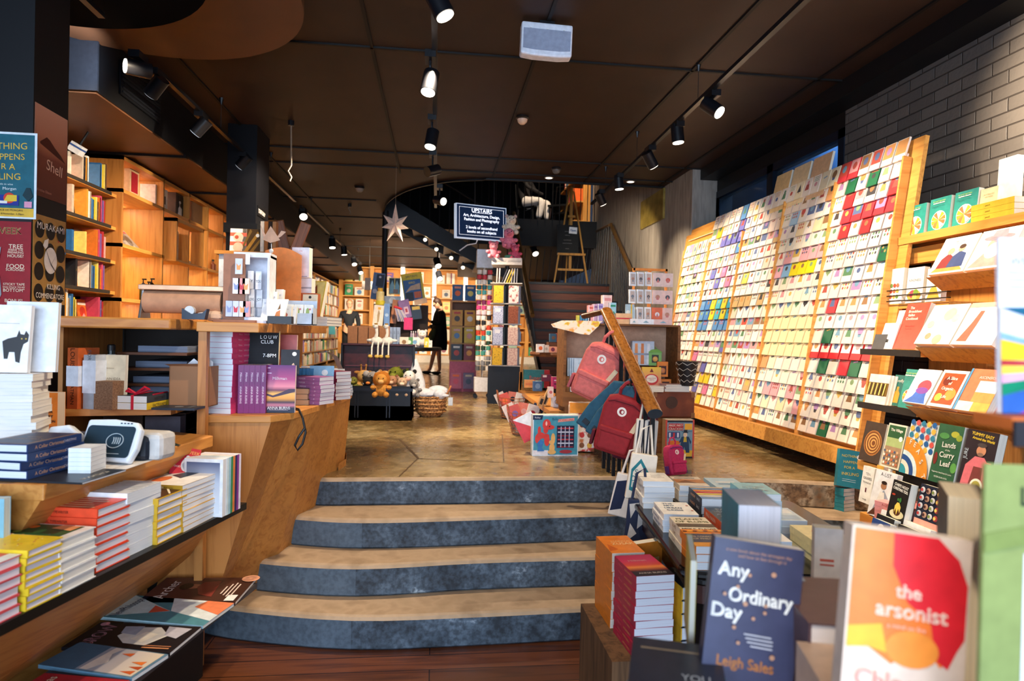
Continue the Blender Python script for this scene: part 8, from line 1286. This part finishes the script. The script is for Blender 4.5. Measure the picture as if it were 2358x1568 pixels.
MB().box(-.14,.14,-.16,.16,0,p.z-.343,PINEZ).build('display_plinth',None,Tr(2.38,p.y,.342)@Rz(14)); tag(bpy.data.objects['display_plinth'],'pine plinth on the steps under the pink paperbacks','plinth')
for i,(px0,px1,b0,b1,tp,c,art,lab) in enumerate([(2006,2046,1300,1312,1228,'2a4a8a',[('c',.55,.75,.2,'eef0f2'),('p',[(.1,.1),(.4,.1),(.36,.6),(.2,.6)],'e8b83a'),('c',.27,.68,.08,'7a4a34'),('t','SPECIAL',.65,.3,.09,'f2f2f4',.6,0,.001),('t','GUEST',.65,.2,.08,'f2f2f4',.5,0,.001)],'blue cookbook with a person in yellow, low on the right bay'),(2056,2120,1318,1342,1246,'2c1c1c',[('p',[(.1,.1),(.5,.1),(.48,.5),(.3,.6),(.05,.5)],'c87a6a'),('p',[(.5,.1),(.9,.1),(.95,.5),(.7,.6),(.52,.5)],'d88a7a'),('t','donna hay',.5,.34,.1,'f4f0f0',.6)],'dark brown cookbook with pink paper cases, low on the right bay')]):
    for j in range(3): cook(px0+9*j,px1+9*j,b0-1*j,b1-1*j,tp-4*j,2.12+.05*j,c if j==0 else ['e8e8ea','1c1c20'][j%2],lab if j==0 else ('book %s behind the %s'%(NTH[j-1],lab)),art if j==0 else None,14,.035,group=None if j==0 else 'books behind a low cookbook',z=.58)
mb=MB(); mb.box(2.08,2.7,2.4,3.2,.2,.579,OAKZ); o=mb.build('low_display_plinth'); o.name='display_plinth'; tag(o,'low oak plinth under the front cookbooks at the right','plinth')
# blue books on the steps
c=aZ(1942,1172,.51)
for i in range(6): book(.155,.235,.0235,'2f8a9c','teal paperback in the short pile on the concrete step, %s'%ORD[5-i],Tr(c.x,c.y+.05,.511+.0242*i)@Rz(18+RNG.uniform(-2,2))@Tr(0,-.1,0),'teal paperbacks in the short step pile',page='eef0f4',spine=[('NOTHING HAPPENS',.4,.3,'cfe4e8')])
for i in range(10): book(.155,.235,.0235,'2f8a9c','teal paperback in the tall pile on the concrete step, %s'%ORD[9-i],Tr(c.x+.22,c.y+.16,.511+.0242*i)@Rz(12+RNG.uniform(-2,2))@Tr(0,-.1,0),'teal paperbacks in the tall step pile',page='eef0f4',spine=[('NOTHING HAPPENS',.4,.3,'cfe4e8')])
p=aY(1944,1126,c.y-.03); book(.15,.235,.045,'2a8296','teal book with yellow hand lettering standing on the short step pile',faceout(Tr(c.x+.0,c.y-.02,.511+.146)@Rz(-14)@Ry(8),10),None,[('t','NOTHING',.45,.84,.07,'e8c83a',.7,.06),('t','HAPPENS',.5,.68,.07,'e8c83a',.75,.05),('t','FOR A',.45,.53,.07,'e8c83a',.5,.04),('t','INKLING',.5,.36,.08,'e8c83a',.75,.06),('c',.8,.84,.1,'f2f2f2'),('r',.2,.2,.75,.21,'cfe4e8'),('r',.2,.15,.75,.16,'cfe4e8')],page='e0a040')
# ================================================================ BLACK TABLE OF BOOKS in front of the steps
TZ=.75; ta=aZ(1456,1152,TZ); tb=aZ(1566,1306,TZ); tb2=aZ(1600,1325,TZ); td=(tb-ta).normalized(); tn=Vector((-td.y,td.x,0)); 
if tn.x<0: tn=-tn
bt_=thing('book_table','low black table with rounded moulded edge covered in paperback piles','table',Tr(ta.x,ta.y,0)); LB=(tb-ta).length
def tp_(u,v): p=td*u+tn*v; return (p.x,p.y)
BLT=K('0c0b0b',.18,var=.05); 
def roundrect(u0,u1,v0,v1,r,n=5):
    out=[]
    for cu_2,cv,a in ((u1-r,v1-r,0),(u0+r,v1-r,90),(u0+r,v0+r,180),(u1-r,v0+r,270)):
        for i in range(n+1): t=math.radians(a+90*i/n); out.append(tp_(cu_2+r*math.cos(t),cv+r*math.sin(t)))
    return out
MB().prism(roundrect(-.1,LB+.05,.0,.85,.08),TZ-.03,TZ,BLT).build('table_top',bt_,bevel=.01); MB().prism(roundrect(-.08,LB+.03,.02,.83,.08),TZ-.06,TZ-.03,BLT).build('moulding',bt_,bevel=.008); MB().prism(roundrect(-.06,LB+.01,.04,.81,.06),TZ-.13,TZ-.06,K('3a1810',.25)).build('apron',bt_)
for u,v in ((0,.08),(LB-.08,.08),(0,.75),(LB-.08,.75)): x,y=tp_(u,v); MB().box(x-.03,x+.03,y-.03,y+.03,0,TZ-.13,BLT).build('leg',bt_)
TAN=math.degrees(math.atan2(tn.y,tn.x))
def tstack(u,v,n,t,w,h,c,desc,art,spine=None,spinec=None,page='eaf0f6',rz=0,group=None,hard=False):
    x,y=tp_(u,v); p=Vector((ta.x+x,ta.y+y,TZ+.0005)); return stack(n,w,h,t,c,desc,Matrix.Translation(p)@Rz(TAN+rz),group or ('pile of %ss'%desc),art,page,hard,spine,spinec,where=' on the black table')
tstack(.05,.10,5,.026,.15,.21,'f0ece6','white paperback with dark lettering',[('t','COFFEE',.6,.75,.05,'2a2a2e',.5),('t','BEHIND',.6,.6,.05,'2a2a2e',.5),('t','THE SENSE',.6,.45,.05,'2a2a2e',.6)],spine=[('ooooooo',.4,.6,'8a7a74')])
tstack(.0,.29,4,.026,.15,.21,'e8d8c4','cream paperback with a brown landscape cover',[('r',0,.3,1,.7,'b87a4a'),('p',[(0,.3),(.4,.6),(.7,.3)],'7a4a2a'),('r',.1,.8,.8,.85,'4a3a34')])
tstack(.0,.48,4,.025,.16,.22,'b8d8e8','pale blue paperback',[('r',.2,.5,.8,.6,'f2f6f8'),('r',.2,.3,.8,.4,'6aa0c8')])
tstack(.26,.33,3,.036,.16,.235,'2c2c38','striped rainbow-cover paperback with black spine',[('r',0,0,1,1,'a8c0d8')]+[('r',.0,.02+.14*i,1,.13+.14*i,['6a90c0','d8d0c8','e8c84a','c83a3a','e88a3a','7aa0c8','c8b8a8'][i]) for i in range(7)],spine=[('unsettled',.35,.45,'e8a87a'),('SHALE',.75,.35,'d8d8e0')],spinec='24242e')
tstack(.24,.54,4,.032,.16,.235,'8cc8d8','light teal paperback with white capitals',[('t','OTHER',.5,.62,.1,'eef6f8',.7,0,.001),('t','THE',.4,.48,.1,'eef6f8',.4,0,.001),('t','KNIFE',.5,.32,.1,'eef6f8',.7,0,.001)])
tstack(.44,.11,3,.026,.15,.21,'f4f2ee','white paperback about cities',[('t','THE',.35,.84,.09,'3a6a9a',.3,0,.001),('t','NEW',.35,.68,.09,'3a6a9a',.3,0,.001),('t','URBAN',.42,.5,.09,'3a6a9a',.5,0,.001),('t','CRISIS',.42,.32,.09,'3a6a9a',.5,0,.001),('c',.9,.7,.04,'c86a4a'),('c',.92,.3,.04,'c86a4a')],spine=[('NEW URBAN CRISIS',.4,.45,'3a5a8a')])
tstack(.54,.33,2,.04,.165,.24,'2c3c4c','dark blue paperback with bold white capitals',[('t','PAUL',.5,.86,.11,'e8eef4',.8,0,.001),('t','MASON',.5,.7,.11,'e8eef4',.9,0,.001),('t','A CLEAR',.5,.5,.1,'b8c8d8',.9,0,.001),('t','BRIGHT',.5,.34,.1,'e8eef4',.9,0,.001),('t','FUTURE',.5,.16,.1,'e8eef4',.9,0,.001)],spine=[('PAUL MASON',.4,.4,'f4e8d8')],spinec='d8582a')
tstack(.5,.55,3,.026,.15,.21,'cfe0ec','pale blue paperback with white panels',[('r',.1,.55,.9,.9,'eef4f8'),('r',.1,.1,.9,.4,'a8c4dc')])
tstack(.70,.12,3,.027,.15,.21,'e8dcc4','cream paperback with brown block lettering',[('t','PLANET',.5,.84,.11,'7a7a4a',.9,0,.001),('t','OF SLUMS',.5,.66,.11,'8a8a50',.9,0,.001),('r',.0,.3,1,.52,'5a4a3a'),('t','MIKE DAVIS',.5,.16,.1,'4a3a34',.9,0,.001)],spine=[('SLUMS',.4,.5,'8a6a4a')])
tstack(.89,.13,3,.028,.16,.21,'e88a2a','orange paperback with a navy title band',[('r',0,.0,1,.22,'d8922c'),('r',0,.22,1,.72,'2c3454'),('t','THE CONSOLATIONS',.5,.55,.07,'d8c8a0',.9),('t','OF PHILOSOPHY',.5,.42,.07,'d8c8a0',.8)]+[('c',.06+.125*i,.86,.055,['7a3a1a','e8b04a'][i%2]) for i in range(8)],spinec='e07a1e')
tstack(.78,.36,3,.026,.16,.23,'f2f4f8','white paperback with a blue star shape',[('p',[(.45,.3),(.55,.42),(.7,.4),(.6,.5),(.64,.62),(.52,.55),(.38,.6),(.44,.48)],'2a5aa0'),('t','SOME NEIGHBOURS',.5,.8,.05,'8ab0d0',.8),('t','THE LINE',.5,.7,.05,'8ab0d0',.6)])
tstack(.8,.6,3,.028,.16,.23,'e8dca8','cream paperback with a small orange cover figure',[('c',.5,.6,.2,'e8a07a'),('r',.1,.1,.9,.3,'8a9aac')])
# crate with tall piles left of the table
q0=aZ(1455,1516,.40); g=thing('wooden_crate','rough dark wooden crate carrying the tall book piles left of the black table','crate',Tr(q0.x,q0.y,0)); RW=wood('rough_wood',"6a4a2e","33200f",'z',1,.7); MB().box(-.08,.42,-.02,.5,0,.3995,RW).build('crate_body',g)
for i in range(11): book(.152,.225,.0275,'a81f3a','crimson sunset novel in the pile left of the black table, %s'%ORD[10-i],Tr(q0.x+.073,q0.y+.11,.40+.0005+.0278*i)@Rz(4+RNG.uniform(-1.5,1.5))@Tr(0,-.112,0),'crimson sunset novels in the front pile',[('m',0,0,1,1,grad('sunset_red',[(0,'1c1420'),(.2,'241a26'),(.26,'7a2a20'),(.4,'e0823a'),(.5,'c8402e'),(.7,'c02a56'),(1,'a81a4a')],'y')),('t','Milkman',.45,.72,.07,'f2c8c0',.5,0,.0006),('t','ANNA BURNS',.5,.12,.06,'f4eae4',.72,0,.0006)] if i==10 else None,page='dfe2ec',spine=[('Milkman',.3,.3,'e86a6a'),('ANNA BURNS',.65,.3,'e8a05a')],spinec='b0203e')
for i in range(8): book(.14,.225,.038,'e0802a','orange novel in the pile behind the crimson ones, %s'%ORD[7-i],Tr(q0.x+.05,q0.y+.36,.40+.0005+.0384*i)@Rz(3+RNG.uniform(-1.5,1.5))@Tr(0,-.112,0),'orange novels in the back pile',[('t','MARKUS',.6,.66,.07,'f0c890',.6),('t','ZUSAK',.6,.52,.12,'f4d4a0',.7),('p',[(0,.1),(.3,.2),(.1,.5)],'c86018')] if i==7 else None,page='e8d8c8',spinec='d8761f')
book(.15,.225,.04,'e0842c','orange novel standing behind the orange pile beside the table',Tr(q0.x+.17,q0.y+.42,.40)@Rz(20)@Tr(0,0,0)@Rx(90)@Tr(0,.08,0),None,[('r',.1,.6,.9,.7,'f0c070')])
for i in range(5): book(.15,.21,.05,'16202c','navy and yellow hardback in the pile under the black table edge, %s'%ORD[4-i],Tr(q0.x+.26,q0.y+.12,.40+.0005+.0505*i)@Rz(4)@Tr(0,-.1,0),'navy and yellow hardbacks under the table',page='dfe2ea',spinec='d8a82e',hard=True)
# ================================================================ NEAREST TABLE at the bottom right
FZ0=.965; ft=thing('front_table','pale table in the right foreground holding standing novels','table',Tr(1.0,1.0,0)); MB().box(-.6,.6,-.4,.24,FZ0-.04,FZ0,K('c8b0a0',.5)).build('table_top',ft); [MB().box(x,x+.05,y,y+.05,0,FZ0-.04,OAKZ).build('leg',ft) for x in (-.58,.42) for y in (-.5,.2)]
def stand(px0,px1,pt,Y,c,label,art=None,t=.03,rz=0,ry=0,lean=0,h=None,w=None,z=FZ0,**k):
    a=aY((px0+px1)/2,1568,Y); w=w or (aY(px1,1400,Y)-aY(px0,1400,Y)).x; h=h or (aY(px0,pt,Y).z-z)
    return book(w,h,t,c,label,Tr(a.x,Y,z+.0008)@Rz(rz)@Ry(ry)@Rx(90-lean),None,art,**k)
def star(cx,cy,r=.02): return ('c',cx,cy,r,'b8886a')
stand(1605,1806,1240,1.12,'3a3c58','navy novel with white serif lettering and small stars standing in the foreground',[('t','Any',.24,.79,.095,'eceae4',.34,0,.0016),('t','Ordinary',.56,.62,.095,'eceae4',.7,-.0,.0016),('t','Day',.2,.5,.095,'eceae4',.34,0,.0016),('t','Leigh Sales',.46,.16,.07,'b8743c',.62,0,.001),('t','a new book about the strangest day',.5,.93,.022,'b88a74',.8),('t','and how to live through it',.54,.895,.022,'b88a74',.6),('r',.42,.36,.72,.368,'c8c8d0'),('r',.44,.335,.74,.343,'c8c8d0'),('r',.46,.31,.74,.318,'c8c8d0'),('r',.5,.285,.74,.293,'c8c8d0')]+[star(.42,.77),star(.68,.8,.028),star(.3,.68),star(.4,.57,.026),star(.62,.53),star(.5,.48),star(.3,.4,.022),star(.36,.3),star(.74,.24,.028),star(.62,.58),star(.16,.62)],t=.036,rz=-14,ry=6,lean=7,w=.156,h=.25,page='eeeae6')
stand(1930,2165,1262,.84,'d9c2b0','cream novel with a red and orange watercolour head standing in the foreground',[('p',[(.02,.99),(.72,.99),(.9,.88),(.98,.74),(.98,.44),(.9,.36),(.8,.26),(.7,.34),(.6,.26),(.5,.3),(.4,.24),(.2,.32),(.02,.3)],'e8742c'),('p',[(.35,.99),(.72,.99),(.9,.88),(.98,.74),(.98,.44),(.92,.36),(.86,.26),(.76,.3),(.7,.5),(.5,.6),(.36,.8)],'d8222c'),('p',[(.02,.42),(.3,.46),(.36,.3),(.2,.32),(.02,.3)],'f0a82a'),('c',.56,.34,.22,'ea8a34',.16),('t','the',.5,.66,.075,'f4cdb8',.34,0,.0012),('t','arsonist',.53,.55,.085,'f4cdb8',.8,0,.0012),('t','a mind on fire',.5,.46,.026,'f0c0a8',.6),('t','Chloe',.36,.14,.1,'e8a89a',.5,0,.001),('t','Hooper',.36,.03,.1,'e8a89a',.6,0,.001)],t=.035,rz=-16,ry=5,lean=6,w=.153,h=.234,page='f2e6dc',z=1.085)
for i in range(2): book(.16,.24,.059,'c8a890','cream thick book lying under the cream novel, %s'%ORD[1-i],Tr(aY(2045,1568,.84).x,.84,FZ0+.0005+.0595*i)@Rz(-16)@Tr(0,-.08,0),'thick books under the cream novel')
stand(1580,1600,1290,1.3,'d8c03a','yellow notebook leaning behind the navy novel',None,t=.012,rz=-108,ry=6,lean=0,w=.13,h=.19)
book(.16,.22,.02,'3a3a44','dark paperback lying tilted at the bottom of the picture in front',Tr(.39,.985,FZ0+.02)@Rz(-20),None,[('t','YOU',.7,.4,.1,'d8d4d0',.3),('r',.1,.8,.8,.83,'b89a7a')],page='dfe8ea'); book(.15,.21,.018,'2a8a90','teal-edged paperback under the dark one at the bottom of the picture',Tr(.36,.99,FZ0+.001)@Rz(-34),None,None,page='e8f0f2')
stand(1738,1790,1180,1.32,'1a8a98','thick teal paperback standing with its white page edge turned to the viewer',None,t=.085,rz=-102,ry=0,lean=0,w=.15,h=.28,page='e2dfe6',z=FZ0)
stand(1868,1918,1262,1.42,'e4dedc','small pale book standing behind the teal paperback',[('r',.2,.6,.7,.63,'c85a4a'),('r',.2,.55,.7,.57,'c85a4a')],t=.03,rz=-20,lean=0,w=.06,h=.19)
for i in range(3): book(.15,.22,.05,'5a4244','maroon hardback lying behind the cream novel, %s'%ORD[2-i],Tr(aY(1900,1500,1.08).x+.02,1.1,FZ0+.0005+.0505*i)@Rz(-12)@Tr(0,-.11,0),'maroon hardbacks in the foreground pile',page='e8d8cc',hard=True)
g=thing('gift_packet','clear packet with a teal wave print beside the navy novel','packet',Tr(aY(1840,1480,1.2).x,1.2,FZ0)@Rz(-20)); MB().prism([(-.035,0),(.035,0),(.03,.13),(-.012,.17),(-.03,.12)],-.012,.012,K('9ea4a6',.25),T=Rx(90)).build('packet_body',g); mb=MB(); [mb.disc(-.01+.008*(i%3),.05+.018*i,.0125+.0003*i,.02,.011,K(['2a6a88','d8d0c0','1f5a78'][i%3]),n=10,T=Rx(90)) for i in range(5)]; mb.build('wave_print',g)
for i in range(3): book(.1,.15,.05,'8cc4d4','pale blue paperback at the foot of the clear packet, %s'%ORD[2-i],Tr(aY(1832,1560,1.2).x,1.33,FZ0+.0005+.0505*i-.0)@Rz(-12)@Tr(0,-.1,0),'pale blue paperbacks in the foreground',page='d8d8e4') if i<1 else None
stand(2190,2322,1108,.97,'221c28','thick dark hardback standing with its cream page edge to the viewer',None,t=.058,rz=-124,ry=0,lean=0,w=.13,h=.375,page='f6e4c2',z=FZ0)
# near display at the far right edge
rd=thing('front_display','display rack with label strips on the front table at the right picture edge','display rack',Tr(.75,.66,FZ0)); z1=1.49-FZ0; z2=1.062-FZ0
MB().box(.075,.7,.15,.17,0,.72,OAKZ).build('back_panel',rd); MB().box(-.02,.7,.09,.15,z1-.015,z1,K('b8602a',.5)).build('shelf',rd); MB().box(-.13,.7,.01,.15,z2-.03,z2,OAK).build('shelf',rd); [MB().box(x,x+.02,.04,.15,0,z2-.03,OAKZ).build('foot',rd) for x in (.05,.66)]
for x,y,z in ((-.02,.088,z1),(-.13,.006,z2)): MB().box(x,.7,y-.004,y,z-.036,z-.004,K('2a2a30',.4)).build('label_strip',rd); MB().box(x+.02,.7,y-.006,y-.004,z-.033,z-.008,K('e8ecf4',.5)).build('label_card',rd)
def edge(px0,Y,zb,ztop,c,label,art,w=.3,ry=0,**k):
    a=aY(px0,1000,Y); return book(w,ztop-zb,.005,c,label,Tr(a.x+w/2,Y,zb+.0008)@Ry(ry)@Rx(88),None,art,**k)
zb=aY(2290,968,.79).z; zt_=aY(2300,548,.79).z
edge(2292,.79,1.491,zt_,'d8dae6','book with a white title panel and coloured rays at the right picture edge',[('r',.0,.62,1,1,'d8dae6'),('t','CA',.12,.93,.05,'d88a9a',.2),('t','WE',.12,.87,.05,'7a7a8a',.14),('r',.05,.8,.5,.81,'a8a8b8'),('r',.05,.76,.5,.77,'a8a8b8'),('r',.05,.72,.5,.73,'a8a8b8'),('p',[(0,.6),(.6,.62),(1,.62),(.6,.44)],'1a5a78'),('p',[(0,.6),(.6,.36),(.0,.44)],'d0cfe0'),('p',[(0,.46),(.6,.32),(.0,.42)],'7aa0cc'),('p',[(0,.42),(.6,.3),(.0,.3)],'e0b82a'),('p',[(0,.3),(.6,.28),(.0,.27)],'a8283a'),('p',[(0,.27),(.6,.27),(.0,.22)],'e8c04a'),('p',[(0,.22),(.6,.26),(.0,.17)],'d89ac0'),('p',[(0,.17),(.6,.25),(.0,.1)],'0a7a5a'),('p',[(0,.1),(.6,.24),(.2,.0),(0,.0)],'2a5aa8'),('p',[(.1,.0),(.6,.24),(.3,.0)],'8a3a98'),('p',[(.3,.0),(.6,.24),(.8,.0)],'7ab8d8')],w=.24)
edge(2262,.695,1.062,aY(2262,1080,.695).z,'87955a','pale green book with a white panel and dark lettering at the right picture edge',[('t','LIFE',.3,.9,.06,'22382e',.4,0,.001),('r',.22,.22,.8,.72,'e8e6ee'),('c',.5,.5,.16,'c8b0d0'),('t','Why how',.3,.08,.05,'22382e',.45,0,.001),('p',[(0,.78),(1,.9),(1,.84),(0,.72)],'7a8a4c')],w=.24,ry=2)
# ================================================================ CEILING FITTINGS
p=aZ(1258,44,3.69); a=aY(1199,120,p.y); b=aY(1317,124,p.y); wl=(b.x-a.x)/2
g=thing('emergency_light','white boxed emergency light with a grey lens hanging under the ceiling','light box',Tr((a.x+b.x)/2,p.y,a.z)@Ry(1.2)); h=3.69-a.z
WB2=K('e2e6f0',.4); MB().prism([(-wl,-h*.02),(-wl*.5,-h*.06),(wl*.5,-h*.06),(wl,-h*.02),(wl,h*.9),(-wl,h*.9)],0,.09,WB2,T=Tr(0,.09,0)@Rx(90)).build('housing',g,bevel=.012)
MB().prism([(-wl*.92,h*.13),(-wl*.5,h*.1),(wl*.5,h*.1),(wl*.92,h*.13),(wl*.92,h*.7),(-wl*.92,h*.7)],0,.004,K('98a0b4',.3),T=Rx(90)).build('lens_panel',g); mb=MB(); [mb.box(x*wl-.006,x*wl+.006,-.006,0,h*.71,h*.73,K('f4f6fa',.3)) for x in (-.65,0,.65)]; mb.build('clips',g)
MB().box(-.05,.05,.02,.07,h*.88,h,BLKM).build('ceiling_mount',g)
def dome(px,py,r,label,name,cat,cap,base,zz=3.7):
    p=aZ(px,py,zz); g=thing(name,label,cat,Tr(p.x,p.y,zz)); MB().lathe([(r,0),(r*1.05,-.02),(r*.9,-.03)][::-1],K(base,.4),n=20).build('base',g); MB().lathe([(r*.85,-.03),(r*.75,-.055),(r*.4,-.075),(.001,-.08)][::-1],K(cap,.3),n=18).build('dome',g,smooth=True); return g
dome(1203,268,.06,'round smoke detector with a pale dome in the middle of the ceiling','smoke_detector','smoke detector','d8b8a0','241c18')
dome(828,430,.07,'small dark security camera dome on the left of the ceiling','security_camera','camera','8a8078','141214'); dome(1281,386,.06,'small dark security camera dome near the opening in the ceiling','security_camera','camera','5a5654','141214')
for i,(px,py) in enumerate([(1264,409),(1452,418)]):
    p=aZ(px,py,3.695); g=thing('downlight','small round recessed ceiling downlight, %s one'%['left','right'][i],'downlight',Tr(p.x,p.y,3.695),'recessed downlights'); MB().cyl((0,0,0),(0,0,-.006),.06,K('c8c0b8',.4),n=20).build('trim',g); MB().cyl((0,0,-.006),(0,0,-.008),.045,K('fff0dc',.4,emit=2,var=0),n=20).build('lens',g)
p=aX(1425,441,3.09); g=thing('gold_plaque','gold rectangular canvas at the top of the grey plaster wall','plaque',Tr(3.085,9.2,3.25)@Rz(-90)); MB().box(-.5,.5,-.02,.01,0,.42,speck('gold_leaf',[(.3,'6a5a20'),(.7,'a8924a')],scale=6,rough=.4)).build('canvas',g)
for i,(px,py,Y) in enumerate([(668,408,6.8),(805,488,11)]):
    p=aY(px,py,Y); g=thing('cable_hook','small dangling cable fitting on the ceiling, %s one'%['nearer','farther'][i],'cable',Tr(p)); MB().tube([(0,0,3.7-p.z),(.01,0,.12),(-.02,0,.06),(.015,0,.0),(0,0,-.04)],.008,K('8a7a6a',.5)).build('cable',g); MB().cyl((0,0,3.7-p.z-.05),(0,0,3.7-p.z),.03,BLKM).build('ceiling_cup',g)
g=thing('small_sign','tiny black sign with white lettering on the side of the black pillar','sign',Tr(-1.878,7.2,2.78)@Rz(90)); MB().box(-.16,.16,-.008,0,0,.1,K('0c0c0e',.4)).build('panel',g); q=MB(); q.text('STAFF ONLY',0,0,0,.045,K('e8e8e8'),T=Tr(0,-.0085,.05)@Rx(90),maxw=.26); q.build('lettering',g)
g=thing('sensor_box','small white sensor box on top of the oak side bookcase','sensor',Tr(aY(178,343,5.9))@Ry(30)); MB().box(-.05,.05,-.04,.04,-.04,.04,K('c8ccd4',.4)).build('housing',g); MB().box(-.051,.051,-.041,.041,.005,.02,K('2a4a8a',.4)).build('blue_band',g); MB().cyl((0,0,.04),(0,0,3.23-g.location.z+.02),.01,BLKM).build('mount',g)
